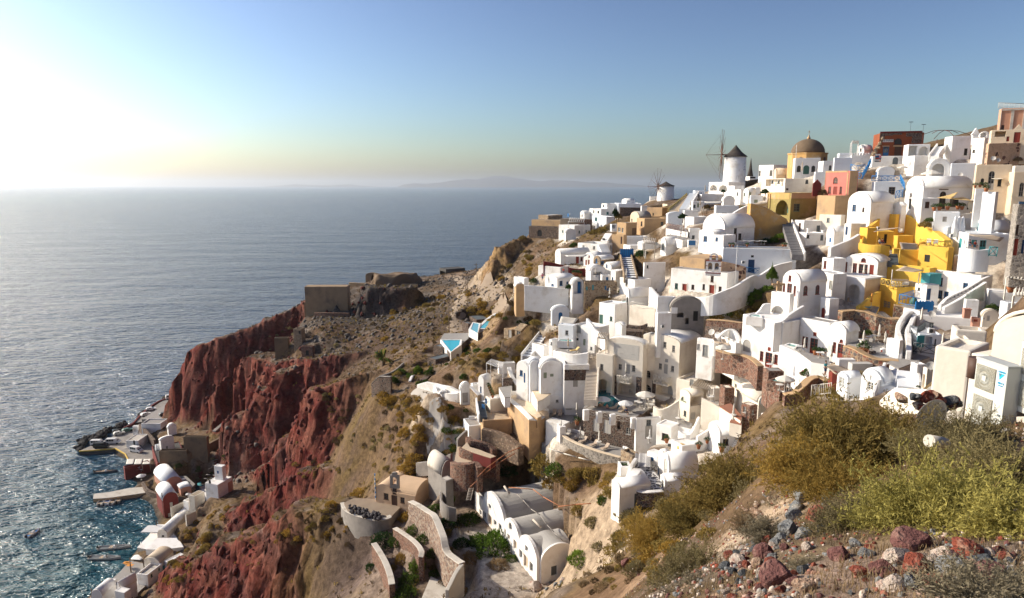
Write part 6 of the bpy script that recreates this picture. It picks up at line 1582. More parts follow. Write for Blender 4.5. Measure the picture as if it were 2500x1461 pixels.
trc('court_terrace','walled court terrace with closed parasol below the cream house',[(1100,520),(1290,570),(1320,520),(1150,450)],Y=99,m=S6)
trc('court_terrace','small walled court in front of the sweeping parapet',[(1170,620),(1290,660),(1450,600),(1350,560)],Y=95,m=S1)
wall(S7,'rounded white wall of the small court',[(1160,690,590,94),(1280,720,640,93),(1380,680,440,94.5)],S1,.4,3)
wall(S7,'white partition wall with rounded hump beside the vaulted lower house',[(1365,740,660,91),(1480,690,590,92),(1560,640,530,93),(1610,620,545,93.5)],S1,.4,3)
X=hs(S10,'lower white vault house with brown framed window',(1615,815),1490,1842,655,24,S1,roof=S2,va=520,op='Rwn 1655 690 1718 758',Y=88)
str_('crazy paved stair street descending past the lower vault house',(1850,800),(2000,540),2.4,Yb=85,Yt=91,m='crazypaving',n=14,side='r',sm=S1)
str_('dark cobbled stair climbing right of the long cream vault',(1990,560),(2290,260),2.2,Yb=90,Yt=98,m=S42,n=20)
X=hs('white_dome_chapel','little white domed bath house with blue window and chimney',(2205,640),2068,2365,470,38,roof='dome',rise=1.6,op='LWn 2085 497 2126 556|LWn 2190 502 2204 560|Rwb 2280 480 2326 546',Y=84,rm=S4)
chimney(X,2.6,2.4,2.4,.6)
pnl(X,'R',2215,440,2360,452,'pink','cornice',.12)
wall(S7,'white garden gate wall with pale blue door',[(1960,760,600,84),(2010,740,560,84.5),(2060,720,550,85)],S1,.5,2)
for k,(u,v,s)in en(((1385,800,1.2),(1640,835,1.4),(1950,790,1.2),(1480,740,1.),(2090,650,1.6))):pot(('pot of red flowers on the white ledge','largest terracotta pot with green plant on the ledge','dark red flower pot at the paved stair','small pot at the white hut wall','leafy shrub pot beside the pale blue gate')[k],u,v,Y=(87,86,84,88,84)[k],s=s)
t=tg_('clay_jar','reclining orange clay jar on the white roof','jar',W(1145,790,91));bm=BN();lathe(bm,[(.15,0),(.5,.4),(.55,.8),(.3,1.2),(.25,1.3)],14);bm.transform(Matrix.Rotation(1.3,4,'Y'));lnk('jar',mb(bm),MT['clothyellow'],t)
# lowest whites
hs(S0,'white roof slab with jar beside the striped stair',(1200,830),1080,1460,770,34,Y=90)
X=hs(S10,'white half cylinder chapel vault near the bottom of the village',(1052,1120),990,1375,1030,18,roof=S2,va=848,op='LDl 1000 900 1040 1105',Y=84)
hs(S0,'narrow white twin vault beside the half cylinder chapel',(1000,1105),930,1060,900,40,roof=S2,va=818,Y=87,op='Ldb 935 1010 950 1090')
X=hs(S0,'round cornered white house with small light blue shutter',(930,1010),810,1010,870,50,op='Lsb 858 893 888 935',Y=90,bv=.5,par=.05)
hs(S10,'tiny white vault with framed window at the bush edge',(1008,1270),958,1225,1165,18,roof=S2,va=1095,op='Lwl 975 1145 1000 1215',Y=81)
trc('paved_lane','white jointed stone lane winding between the lowest houses',[(610,1110),(700,1000),(770,890),(850,1000),(960,1120),(1000,1280),(840,1300),(800,1150)],Y=84,m='crazypaving',side=S1,sk=1.2)
str_('white jointed stone steps at the top of the winding lane',(760,990),(770,850),2.2,Yb=86,Yt=93,m='crazypaving',n=12)
X=hs('white_dome_house','lowest white domed house with rounded apse over the slope',(505,1480),418,845,1240,26,roof=S2,va=1160,Y=79,bv=.5)
wall(S7,'white stair wall leading down to the lowest domed house',[(590,1170,1130,83),(640,1060,980,85),(690,960,900,88)],S1,.5,2)
wall(S7,'broad white ramp wall beside the winding lane',[(620,1200,1140,82),(680,1160,1060,83),(720,1100,1030,84),(800,1190,1165,82)],S1,1.2,2)
wall('stone_bench','horseshoe stone bench wall with white top at the lane end',[(700,1230,1200,81.5),(690,1270,1230,80.5),(740,1310,1275,79.5),(850,1310,1280,79),(990,1290,1270,79.5)],S12,.6,1.5,cg=S1)
X=hs('white_planter','white planter box with single clay pot beside the lane',(520,1080),488,645,1000,12,Y=88,par=.5)
pot('single clay pot in the white planter box',562,1035,Y=89,s=1.2)
t=tg_('bicycle','grey bicycle leaning on the round cornered house','bicycle',W(885,1045,86),.3)
for k,x in en((-.5,.5)):
 bm=BN()
 for i in range(14):a,b=2*pi*i/14,2*pi*(i+1)/14;tube(bm,(x+.33*cos(a),0,.33+.33*sin(a)),(x+.33*cos(b),0,.33+.33*sin(b)),.03,n=4)
 lnk('wheel',mb(bm),MT[S29],t)
bm=BN();tube(bm,(-.5,0,.33),(0,0,.33),.025);tube(bm,(0,0,.33),(-.15,0,.85),.025);tube(bm,(-.15,0,.8),(.35,0,.8),.025);tube(bm,(0,0,.33),(.35,0,.8),.025);tube(bm,(.5,0,.33),(.33,0,.95),.025);tube(bm,(.33,-.25,.98),(.33,.25,.98),.02);bx(bm,-.28,-.06,.86,-.04,.06,.92);lnk('frame',mb(bm),MT[S9],t)
# right lower village and the near cream building
zoom(2000,720,5)
wall(S15,'tall rubble terrace wall below the yellow villa court',[(240,420,208,96),(400,440,195,96.5),(560,470,215,95.5),(690,500,262,94),(830,510,300,93.5),(960,500,290,94)],S48,1.,2.4,cg=S8,sm=False)
wall(S15,'upper rubble wall right of the yellow villa court',[(895,300,130,97),(1000,300,150,96.5),(1075,290,185,96)],S48,.8,2.4,cg=S8,sm=False)
wall(S15,'lower rubble wall below the parasol terrace',[(315,760,630,84),(430,800,665,82.5),(560,840,735,81),(700,860,790,80),(840,870,800,79.5),(965,880,815,79)],S48,.9,2.4,cg=S8)
wall(S15,'rubble planter wall with shrubs between the terrace walls',[(335,450,385,92),(420,470,400,91),(490,480,415,90.5)],S48,.6,2)
hs(S38,'small rubble pillar with coping on the parasol terrace',(620,760),568,690,690,30,S48,Y=82.5,par=.05,rm=S6)
z0=trc('parasol_terrace','brown stone terrace with three closed parasols and bistro tables',[(320,640),(560,730),(700,770),(960,800),(1000,700),(830,600),(500,540),(380,560)],Y=86,m=S6,side=S48,sk=4)
for k,(u,v,vt)in en(((528,690,445),(720,590,370),(795,650,455))):psl('closed pale parasol on the brown stone terrace, '+('nearest the bistro tables','beside the rubble wall','beside the red doored counter')[k],u,v,vt,z=z0,opn=False)
for k,(u,v)in en(((510,610),(605,575),(560,600),(660,560))):table('bistro table on the brown stone terrace',u,v,z=z0,gp='bistro tables on the brown stone terrace')
for k,(u,v)in en(((545,640),(570,625),(625,610),(655,590),(490,640),(680,580))):chair('bistro chair on the brown stone terrace',u,v,k*1.3,z=z0,c=S11,gp='bistro chairs on the brown stone terrace')
pot('large clay jar of orange flowers on the brown stone terrace',540,745,Y=82.5,s=2.);
X=hs('red_counter','little white counter with red shutter doors on the brown terrace',(775,755),735,835,665,40,S1,op='Lsr 740 672 770 750',Y=83,par=.02)
X=hs(S0,'white funnel shaped buttress at the foot of the stair',(960,830),800,1005,560,55,Y=80,bv=.6,par=.4)
wall(S7,'winding white stair parapet left of the long stair',[(975,790,720,80),(985,640,560,83),(955,520,440,86),(970,430,340,89),(1040,330,240,92),(1150,240,165,96)],S1,.6,3)
wall(S7,'white stair parapet right of the long stair',[(1090,760,690,79.5),(1085,600,500,83),(1075,500,425,85.5),(1120,400,330,89),(1170,260,215,95)],S1,.6,3)
str_('long narrow grey stair between winding white parapets',(1040,760),(1020,480),1.9,Yb=80,Yt=87.5,m=S42,n=16,nose=S54)
str_('upper part of the long narrow grey stair',(1030,480),(1130,240),1.7,Yb=87.5,Yt=95,m=S42,n=14)
trc('stair_landing','stone landing at the foot of the long narrow stair',[(820,830),(970,900),(1100,850),(1350,760),(1100,700),(980,760)],Y=78,m=S6,side=S1)
X=hs(S68,'large sunlit white wall house with dish and parasol',(1165,520),1090,1850,238,2,S1,Y=93)
psl('closed cream parasol in front of the large sunlit wall',1238,390,165,Y=90,opn=False);dish('white dish on the large sunlit wall',1378,238,40,-.5,Y=91)
X=hs(S0,'white cave house with wide dark doorway and slate railing',(1195,720),1062,1482,478,16,S3,op='Rhk 1300 512 1384 668|Rwi 1408 540 1428 620|Rwi 1218 522 1232 560',Y=82.5,odep=1.)
rail('slate grey balcony railing on top of the dark doorway house',[(1100,480,84),(1190,495,83),(1290,425,86),(1370,450,87)],h=1.1,m=S9,cross=False,step=1.,r=.04)
rail('slate grey cross railing in front of the dark doorway',[(1145,705,81),(1240,715,80.5),(1440,745,80)],h=1.25,m=S9,step=1.3,r=.05)
t=tg_('wall_sign','blue and yellow panel beside the dark doorway','sign',W(1228,640,82.2));bo(t,'board','turq',-.45,-.05,0,.45,.02,1.5)
acunit('air conditioner above the dark doorway',1366,468,Y=82.3,rz=0)
psl('closed pale parasol right of the dark doorway',1495,690,475,Y=78,opn=False)
X=hs(S0,'white tilted box wall beside the green glass balustrade',(1765,300),1740,1930,60,14,Y=92)
t=tg_('glass_balustrade','green glass balustrade above the tilted box wall','railing',W(1780,90,95));bm=BN();q=W(2010,60,96)-t.location
a=[bm.verts.new(p)for p in((0,0,0),(q.x,q.y,0),(q.x,q.y,2.6),(0,0,1.2))];bm.faces.new(a);bmesh.ops.solidify(bm,geom=bm.faces[:],thickness=.04);lnk('glass_panel',mb(bm),MT['glassgreen'],t)
hs(S0,'broad white hillside house at the right behind the pergola',(2050,330),1990,2760,-40,10,Y=97)
hs(S0,'white house with green niche at the right edge',(2270,330),2180,2760,100,24,S3,op='Rhi 2400 130 2500 280',Y=88)
pergola('white pergola frame with plants near the right edge',[(2260,10),(2500,60),(2560,-60),(2320,-120)],2.6,Y=93,m=S11,n=6)
pergola('lower white pergola with cloth roof near the right edge',[(2330,330),(2560,340),(2600,240),(2350,230)],3.2,Y=80,m=S11,n=6)
for k,(u,v)in en(((2390,-30),(2330,-25),(2450,-35))):pot('potted plant under the white pergola frame',u,v,Y=94,s=1.8,gp='pots under the white pergola frame')
X=hs('pink_vault_house','small pinkish vault house with ridge tiles and red box',(1990,345),1962,2180,265,18,S4,roof='vr',va=192,op='Rdl 2045 255 2085 320|Rvk 1980 280 1992 300',Y=86)
hs('pink_block','low pink block left of the small pinkish vault',(1870,345),1846,1962,282,14,'pink',op='Rsr 1878 300 1928 330',Y=87,par=.05)
chimney(X,-1.6,1.,1.2,.8,MT['pink'])
X=hs(S27,'large cream terrace house with roofless upper rooms',(1645,660),1590,2025,424,10,S4,Y=50,par=1.2)
hs(S27,'cream middle terrace room with overhanging slab',(1700,640),1640,1840,540,12,S4,Y=46,par=.3)
X=hs(S27,'tall cream house with long stained sunlit wall',(1775,1350),1345,2010,690,75,S4,Y=33,par=.25,sk=4)
zoom()
X=hs('near_cream_house','nearest cream house with curved roof behind the outdoor units',(2600,1130),2394,2700,852,72,S4,roof=S2,va=772,Y=17.5,sk=4,c=7)
hs(S27,'cream battered buttress wall between stained wall and outdoor units',(2398,1040),2352,2470,872,62,S4,Y=20,par=.02,sk=4,bv=.3)
zoom(2000,720,5)
t=tg_('clay_pipe','short brown clay pipe end on the cream buttress','pipe',W(1910,890,18.5));ro(t,'pipe','brown',(0,0,-.3),(0,0,.3),.2,.2,14)
# lower whites behind the big bush
X=hs(S10,'little white vault with large pale window behind the bush',(330,1230),208,510,1030,42,S3,roof=S2,va=955,op='Lxw 240 1005 308 1135',Y=70)
X=hs(S10,'white vault house with pale glazed door behind the bush',(742,1280),498,885,1085,56,S3,roof=S2,va=915,op='Lgw 585 1062 660 1195|Lsw 615 985 655 1055',Y=66)
str_('dark stair with white nosings curving right of the glazed door vault',(800,1290),(915,920),1.6,Yb=61,Yt=73,m=S9,nose=S1,n=16,side='l')
str_('white stair right of the dark stair',(1080,1120),(1060,930),1.7,Yb=63,Yt=70,m=S3,n=8,side='r')
hs(S0,'plain white tower block right of the white stair',(1172,1100),1092,1285,850,34,Y=66)
X=hs(S27,'narrow cream house with dish and shaded doorway',(1290,1180),1242,1375,900,30,S4,op='Lhe 1252 960 1280 1140',Y=56)
dish('grey dish on the narrow cream house roof',1365,870,52,-.5,Y=55);dish('pale dish behind the long low white wall',1385,1180,60,-.9,Y=40)
wall(S7,'long low white wall above the rubble and the large dish',[(770,1330,1290,52),(930,1280,1150,50),(1130,1270,1150,46),(1340,1270,1155,42)],S4,.5,3)
rail('white pipe railing behind the large bush',[(-100,1240,62),(0,1230,62),(140,1215,60)],h=1.1,m=S11,cross=False,step=2.5)
t=tg_('air_conditioner','white air conditioner box beside the awning terrace','air conditioner',W(495,930,77));bo(t,'casing',S32,-1.2,-.5,-.6,1.2,.5,1.)
X=hs(S0,'white wall with coping beside the beige awning',(235,880),195,440,790,24,S1,Y=79,par=.05)
sail('beige awning over the red gated court',[(75,870,74),(195,850,80),(430,935,77),(200,975,71)],S14,.06,posts=2)
hs('red_gate_house','red wooden gate under the beige awning',(150,1100),105,215,950,50,'red',Y=72,par=.05)
prn('person in turquoise under the beige awning',70,985,S37,.5,Y=74,top='turq',legs=S31)
wall('red_stone_wall','red rubble wall right of the beige awning',[(560,940,860,78),(700,940,850,77),(840,920,850,76)],S18,.7,2)
# outdoor units close to the viewpoint
def big_ac(lb,uL,uM,uR,vt,Y,hgt,ang,logo=True):
 B=W(uM,vt,Y);wf=(B-W(uL,vt,Y)).length*1.
 w,d,h=.94,.36,hgt
 t=tg_('outdoor_unit',lb,'air conditioner',B-Vc((0,0,h)),ang)
 bo(t,'casing','acwhite',-w,0,0,0,d,h,w=.018,g=2)
 bo(t,'top_cover','acgrey',-w-.008,-.008,h-.05,.008,d+.008,h+.012)
 for zc in((h*.73,h*.27)if h>1.1 else(h*.5,)):
  cx=-w+.34;s=.285
  bm=BN();bx(bm,cx-s,-.02,zc-s*1.03,cx+s,.001,zc+s*1.03);o=lnk('fan_recess',mb(bm),MT['acfan'],t)
  bm=BN()
  for k in range(40):
   a=2*pi*k/40;p0=Vc((cx+.06*cos(a),-.03,zc+.06*sin(a)));
   a1=a+.22;a2=a+.38
   p1=Vc((cx+.17*cos(a1),-.04,zc+.17*sin(a1)));m_=min(s/max(abs(cos(a2)),1e-3),s/max(abs(sin(a2)),1e-3));p2=Vc((cx+m_*cos(a2),-.025,zc+m_*sin(a2)*1.02))
   tube(bm,p0,p1,.004,n=4);tube(bm,p1,p2,.004,n=4)
  bx(bm,cx-.055,-.05,zc-.06,cx+.055,-.025,zc+.06)
  for r in(.12,.2,.27):
   for k in range(24):a,b=2*pi*k/24,2*pi*(k+1)/24;tube(bm,(cx+r*cos(a),-.033,zc+r*sin(a)),(cx+r*cos(b),-.033,zc+r*sin(b)),.003,n=4)
  lnk('fan_guard',mb(bm),MT['acwhite'],o)
 if logo:
  bm=BN();v=[bm.verts.new(p)for p in((-.24,-.004,h-.20),(-.06,-.004,h-.20),(-.20,-.004,h-.36))];bm.faces.new(v);lnk('emblem',mb(bm),MT['acblue'],t)
  bm=BN();v=[bm.verts.new(p)for p in((-.215,-.006,h-.21),(-.15,-.006,h-.21),(-.205,-.006,h-.285))];bm.faces.new(v);lnk('emblem',mb(bm),MT[S9],t)
  tsign(t,'DAIKIN','acblue',.062,(-.15,-.004,h-.165),(pi/2,0,0));tsign(t,'VRV II','acblue',.07,(-.15,-.004,h-.43),(pi/2,0,0));tsign(t,'INVERTER','acblue',.034,(-.15,-.004,h-.485),(pi/2,0,0))
 bo(t,'latch',S9,-.13,-.012,.42,-.05,.002,.47)
 for x in(-w+.1,-.1):bo(t,'foot',S16,x-.04,-.03,-.12,x+.04,d+.03,0.)
 return t
mat('acwhite',(.62,.63,.58),.45,spec=.4);mat('acgrey',(.50,.51,.49),.5);mat('acfan',(.30,.28,.22),.8);mat('acblue',(.02,.42,.70),.5)
zoom()
big_ac('twin fan outdoor air conditioner unit with blue logo on the right',2393,2462,2492,897,14.6,1.62,-1.5)
big_ac('second twin fan outdoor unit cut off by the right edge',2470,2585,2600,858,13.8,1.62,-1.5)
t=tg_('concrete_block','white concrete block below the outdoor unit at the right edge','block',W(2492,1085,13.2),-.5);bo(t,'block',S13,-.35,-.3,-.3,.6,.3,.22,w=.03,g=2)
t=tg_('satellite_dish','large pale dish half hidden by the bush in front of the rubble heap','satellite dish',W(2266,1012,16.),.25)
bm=BN();rr=.46;lathe(bm,[(.01,0),(rr*.4,.012),(rr*.75,.05),(rr,.10),(rr*1.01,.095),(rr*.75,.03),(rr*.4,-.01),(.01,-.02)],36,cap=False);bm.transform(Matrix.Rotation(R(100),4,'X'));lnk('reflector',mb(bm),MT[S32],t)
ro(t,'mast','steel',(0,.05,0),(0,.12,-1.1),.03)
# terraces on the left edge of the village, red curved walls
zoom(1000,880,5)
X=hs('white_hut','white vaulted hut with grey door beside the ruined white wall',(625,530),612,752,375,10,S1,roof='vr',va=282,op='Rde 645 396 712 518',Y=131)
wall(S7,'crumbling white terrace wall running to the vaulted hut',[(105,330,292,143),(210,325,262,141),(330,350,285,139),(385,400,300,137),(500,430,320,135),(620,440,385,133)],S1,.7,1.5,sm=False)
wall(S7,'lower crumbling white wall with round bastion',[(310,410,310,138),(350,415,330,137),(380,450,390,136),(500,470,400,134),(600,450,395,133)],S1,1.,2)
for k in range(14):
 P=W(ruf(380,590),ruf(370,440),135);t=tg_('white_stone','whitewashed loose stone on the crumbling wall','stone',P,ruf(0,3),'whitewashed stones of the crumbling wall');bm=BN();bmesh.ops.create_icosphere(bm,subdivisions=1,radius=ruf(.3,.6));lnk('stone',mb(bm),MT[S1],t)
X=hs(S0,'white vault with small blue window beside the pergola terrace',(905,500),838,995,262,46,roof=S2,va=190,op='Lwb 860 320 878 392',Y=126)
hs(S0,'white terrace box with grey floor left of the small blue window',(770,440),745,860,300,16,S1,Y=129,par=.5,rm=S6)
wall(S15,'tan rubble wall dropping below the grey floored terrace box',[(748,440,325,128),(800,480,380,127),(850,540,430,126)],S30,.6,2.4,cg=S1)
z0=W(1000,300,128).z
pergola('white slatted pergola with four posts beside the blue cushions',[(940,190),(1135,270),(1150,200),(990,150)],2.6,Y=129,m=S1,n=12)
X=hs(S0,'white terrace house with row of terracotta pots and grey yard',(985,600),928,1232,478,22,S4,Y=122,rm=S1)
for k in range(6):pot('terracotta pot in the row along the white parapet',965+10*k,330+26*k,Y=126-.7*k,s=1.,gp='row of terracotta pots on the white parapet')
trc('grey_yard','grey paved yard beside the row of pots',[(1090,330),(1160,450),(1225,450),(1250,310)],Y=124,m=S6)
wall(S15,'tan stone ramp wall left of the blue door house',[(1215,300,90,131),(1240,330,180,129),(1290,370,260,127),(1350,400,340,125)],S30,.7,2.4,cg=S1)
hs(S38,'dark round stone bin beside the grey yard',(1140,330),1122,1260,255,16,S12,roof='vr',va=238,Y=126)
hs(S0,'white box with dark plunge pool above the pergola',(1090,150),1075,1290,40,12,Y=135,par=.4,rm=S9)
X=hs(S0,'white stair porch with blue gate below the pots',(945,680),872,990,500,50,S3,op='Lsb 878 540 912 650|Lgb 960 480 980 545',Y=121,par=.3)
wall('tan_wall','huge tan retaining wall wedge with pale coping',[(1222,720,478,121),(1350,860,590,116),(1482,1030,725,111),(1560,960,735,112),(1625,900,690,113)],S8,.9,3,cg=S1,sm=False)
trc('cream_court','cream paved court behind the tan retaining wall',[(1235,480),(1400,600),(1560,700),(1610,680),(1430,430),(1250,425)],Y=121,m=S19,side=S8)
wall(S7,'curved white back wall of the cream court',[(1232,450,370,123.5),(1300,440,375,124),(1370,430,325,124.5),(1420,430,318,125)],S1,.5,2)
wall(S7,'long white spine wall descending across the cream court',[(1418,430,235,125),(1480,540,320,121),(1530,620,420,118),(1580,690,580,115)],S1,.8,3)
trc('cream_court','sunlit upper cream court left of the half round door vault',[(1480,330),(1560,500),(1620,480),(1830,330),(1700,270),(1500,250)],Y=121,m=S19)
str_('cream stair descending to the lounger court',(1640,680),(1580,480),1.8,Yb=113,Yt=119,m=S19,n=12)
X=hs(S0,'white low house with grille window and curved hood',(1648,640),1606,1895,432,6,S1,op='Rwe 1785 482 1818 516',Y=117)
X=hs(S10,'white arched porch with half round fanlight and cream door',(1892,620),1870,2155,488,6,S1,roof='vr',va=388,op='Rdl 1910 470 1982 606|RWe 1915 424 1980 456|Rwe 2000 480 2050 560',Y=116)
z1=trc('lounger_court','grey lounger court in front of the half round fanlight',[(1700,690),(1900,800),(2060,720),(2040,600),(1720,600)],Y=115,m=S6)
lounger('left lounger of the fanlight court',1760,690,1.4,z=z1);lounger('right lounger of the fanlight court',1830,700,1.4,z=z1)
psl('closed cream parasol by the fanlight court',2040,660,520,Y=114,opn=False);psl('closed cream parasol in the white niche by the sun deck',1848,900,735,Y=107,opn=False);psl('closed cream parasol on the white plinth below the court',2045,790,680,Y=110,opn=False)
wall(S7,'white stepped wall in front of the lounger court',[(1610,720,440,116),(1650,700,560,115),(1700,700,600,115)],S1,.5,2)
hs(S0,'white wall block between lounger court and sun deck',(1880,880),1660,1960,790,58,Y=109,par=.05)
pot('terracotta pot beside the white plinth',2045,790,Y=109,s=1.6)
X=hs('tan_planter','tan walled garden planter with pale coping and small shrubs',(897,880),885,1255,735,6,S8,Y=117,par=.35,rm=S14,a=8.)
X=hs('lilac_house','small lilac terrace box with white table',(722,890),702,885,805,14,S3,Y=121,rm=S6,a=4.5)
table('round white table on the small lilac terrace',822,745,Y=122.5)
wall(S7,'white back wall of the small lilac terrace',[(725,790,680,125),(880,780,682,125)],S3,.3,1)
str_('narrow stair beside the lilac terrace',(905,700),(870,500),1.4,Yb=118,Yt=125,m=S9,n=12,side='l',sm=S3)
wall(S15,'broad rubble slope wall under the garden planter',[(890,960,830,116),(1060,1010,870,115),(1200,1060,930,113),(1360,1120,1050,110)],'slopestone',1.2,2.4)
RW=[]
wall('red_curved_wall','lowest dark red rounded terrace wall with pale top',[(530,1420,1235,110),(560,1430,1252,108.5),(640,1430,1258,107.5),(720,1430,1258,107),(805,1420,1245,107.5),(860,1450,1310,106)],S18,1.,2.4)
wall('red_curved_wall','middle dark red rounded terrace wall',[(632,1160,1060,113),(660,1190,1085,112),(760,1230,1120,111),(880,1260,1140,110.5),(1000,1280,1190,110),(1080,1330,1260,109)],S18,1.,2.4)
wall('red_curved_wall','upper brown red rounded terrace wall',[(715,1000,930,116),(740,1050,965,115),(850,1080,985,114.5),(980,1110,1030,114),(1040,1140,1090,113)],S18,1.,2.4)
trc('red_terrace','pale dusty top of the lowest red terrace',[(545,1240),(640,1262),(800,1250),(640,1170),(620,1060),(690,980),(600,970)],Y=110,m=S14,side=S35,sk=3)
trc('red_terrace','dusty strip on top of the middle red terrace',[(640,1062),(760,1118),(990,1190),(1050,1170),(850,1090),(740,1060),(700,1000)],Y=112.6,m=S14,side=S35,sk=2)
wall('grey_wall','leaning pale concrete wall left of the red terraces',[(580,980,960,117),(650,960,890,118),(700,930,850,119)],S16,.5,3)
t=tg_('water_pipe','long rusty water pipe running up the slope past the red walls','pipe',W(830,1460,103));bm=BN();pts=[W(830,1460,103),W(940,1350,104.5),W(1060,1260,106),W(1200,1160,107),W(1350,1098,108)]
for a,b in zip(pts[:-1],pts[1:]):tube(bm,a-t.location+Vc((0,0,.5)),b-t.location+Vc((0,0,.5)),.08)
lnk('pipe',mb(bm),MT['terracotta'],t)
t=tg_('water_pipe','white pipe hanging below the sun deck wall','pipe',W(1760,1120,103));bm=BN();pts=[W(1700,1100,103),W(1880,1160,102),W(2060,1210,101),W(2200,1245,100)]
for a,b in zip(pts[:-1],pts[1:]):tube(bm,a-t.location+Vc((0,0,.3)),b-t.location+Vc((0,0,.3)),.09)
lnk('pipe',mb(bm),MT[S11],t)
# villa pools on the plateau
zoom(680,600,4.058)
pv=W(1700,1060,172).z
t0=trc('pool_villa','dark stone terrace of the triangular pool villa',[(1600,935),(1640,870),(1890,865),(1880,920),(1700,1065)],Y=178,m=S6,side=S12,sk=6,cat='villa')
pool('bright turquoise triangular infinity pool',[(1618,938),(1800,938),(1790,985),(1708,1055)],z=t0+.25,water='poolblue',rim=.6,dep=3,rimm=S1)
hs(S38,'grey stone room under the triangular pool',(1690,1105),1535,1760,1020,48,S12,op='Ldk 1625 1035 1650 1100',Y=170,rm=S9)
hs(S38,'long low dark stone house with arched door stepping down from the pool',(1560,1250),1478,1790,1130,40,S12,op='LDk 1492 1150 1520 1215',Y=162,rm=S9)
wall(S15,'straight dark stone wall running down beside the pool villa',[(1430,1345,1330,150),(1600,1190,1170,162),(1780,1020,1000,176),(1890,930,915,185)],S12,1.4,2.4,sm=False)
pool('pale turquoise lap pool',[(1905,830),(1970,870),(1985,775),(1930,765)],Y=177,water='poollight',rim=.6,rimm=S1,dep=2)
pool('long stepped turquoise pool of the upper villa',[(1985,820),(2060,825),(2180,700),(2230,660),(2150,680),(2070,740)],Y=179,water='poolblue',rim=.8,rimm=S1,dep=3)
hs(S38,'grey stone pavilion left of the lap pool',(1880,860),1820,1930,775,30,S12,Y=193,rm=S9)
hs(S38,'flat dark roofed pavilion behind the stepped pools',(1960,770),1890,2090,735,20,S12,Y=204,par=.05,rm=S9)
hs('tan_hut','tan stone cottage with glazed door on the slope',(2310,920),2232,2425,835,44,S30,op='Lde 2290 840 2320 915',Y=147,rm=S8)
hs('tan_hut','second tan stone cottage with glazed porch on the slope',(2400,915),2340,2520,845,44,S30,roof='pitch',rise=1.2,op='Lge 2360 850 2395 905',Y=145)
t=tg_('wooden_ladder','dark wooden stair ladder on the scrub slope below the cottages','ladder',W(2225,1060,138));q=W(2250,960,144)-t.location;bm=BN()
for s_ in(-.6,.6):tube(bm,(s_,0,.3),(q.x+s_,q.y,q.z+.3),.08,n=4)
lnk('rails',mb(bm),MT[S20],t)
for k in range(9):bm=BN();c_=q*(k/8);bx(bm,c_.x-.6,c_.y-.15,c_.z+.3,c_.x+.6,c_.y+.15,c_.z+.38);lnk('rung',mb(bm),MT[S20],t)
wall(S15,'dark stone garden wall with pale coping below the palm',[(930,1400,1372,150),(1000,1420,1305,148),(1060,1430,1300,147),(1120,1420,1302,146)],S12,.6,2.4,cg=S16)
wall(S7,'thin pale kerb wall crossing the green garden',[(1000,1305,1290,152),(1130,1255,1245,157),(1240,1165,1158,165)],S16,.4,1)
wall(S7,'second thin pale kerb in the green garden',[(1300,1350,1340,150),(1320,1310,1295,153),(1335,1290,1280,155)],S1,.6,1)
# grey vaulted school, sand coloured church, garden walls
zoom(800,1100,4.047)
ps=R(24);P=W(2065,1300,88);dC=(cos(ps),sin(ps));dA=(-sin(ps),cos(ps))
X=H();X.P,X.ps=P,ps
X.t=tg_('vaulted_house','long white unfinished house with three grey barrel vaults','house',P,ps)
yo=lambda u,v:fp(X,'L',u,v)[0]
y0,y1,y2,y3,y4=0.,yo(1893,1050),yo(1745,880),yo(1540,700),yo(1457,630)
h=3.1;X.a,X.h=y4,h;X.c=along(P,dC,2425)
bm=BN();cut=BN()
def seg(a,b,rise):
 m_=BN();n=14;w=b-a
 poly=[(a,-3),(b,-3),(b,h)]+([(a+w/2+w/2*cos(pi*i/n),h+rise*sin(pi*i/n))for i in range(1,n)]if rise else[])+[(a,h)]
 _ext_x(m_,poly,0,.5);mm=mb(m_);return mm
X.facade=[seg(y0,y1-.002,(y1-y0)*.36),seg(y1,y2-.002,(y2-y1)*.36),seg(y2,y3-.002,(y3-y2)*.34),seg(y3,y4,0.)]
op={0:'g 1890 985 1922 1065|d 1935 1042 1978 1160|g 1995 1110 2028 1200|v 1950 945 1978 1000',1:'d 1735 770 1760 835|d 1775 830 1800 880|d 1835 890 1868 980|V 1790 715 1820 790',2:'g 1535 605 1562 670|d 1580 640 1622 735|g 1640 690 1668 745|g 1690 730 1718 790|v 1590 535 1615 580',3:'g 1500 590 1520 640'}
for k,me in en(X.facade):
 o=lnk('facade',me,MT[S1],X.t);cm=BN();got=False
 for s in op[k].split('|'):
  f=s.split();u0,v0,u1,v1=map(float,f[1:]);a0,z1=fp(X,'L',(u0+u1)/2,v0);_,z0=fp(X,'L',(u0+u1)/2,v1);w=abs(yo(u0,(v0+v1)/2)-yo(u1,(v0+v1)/2))
  poly=apoly(w,z1-z0)if f[0]=='V' else[(-w/2,0),(w/2,0),(w/2,z1-z0),(-w/2,z1-z0)]
  mt=Matrix.Translation((0,a0,z0))@Matrix.Rotation(-pi/2,4,'Z')
  c=BN();pxt(c,poly,-.4,.42);c.transform(mt);cm.from_mesh(mb(c))
  pb=BN();pxt(pb,poly,.3,.46);oo=lnk('door' if f[0]=='d' else 'window',mb(pb),MT[S14 if f[0]=='d' else S9],X.t);oo.matrix_local=mt
 co=BO_.new('cutter',mb(cm));co.parent=X.t;col.objects.link(co);md=o.modifiers.new('b','BOOLEAN');md.operation='DIFFERENCE';md.solver='EXACT';md.object=co;PEND.append((o,co))
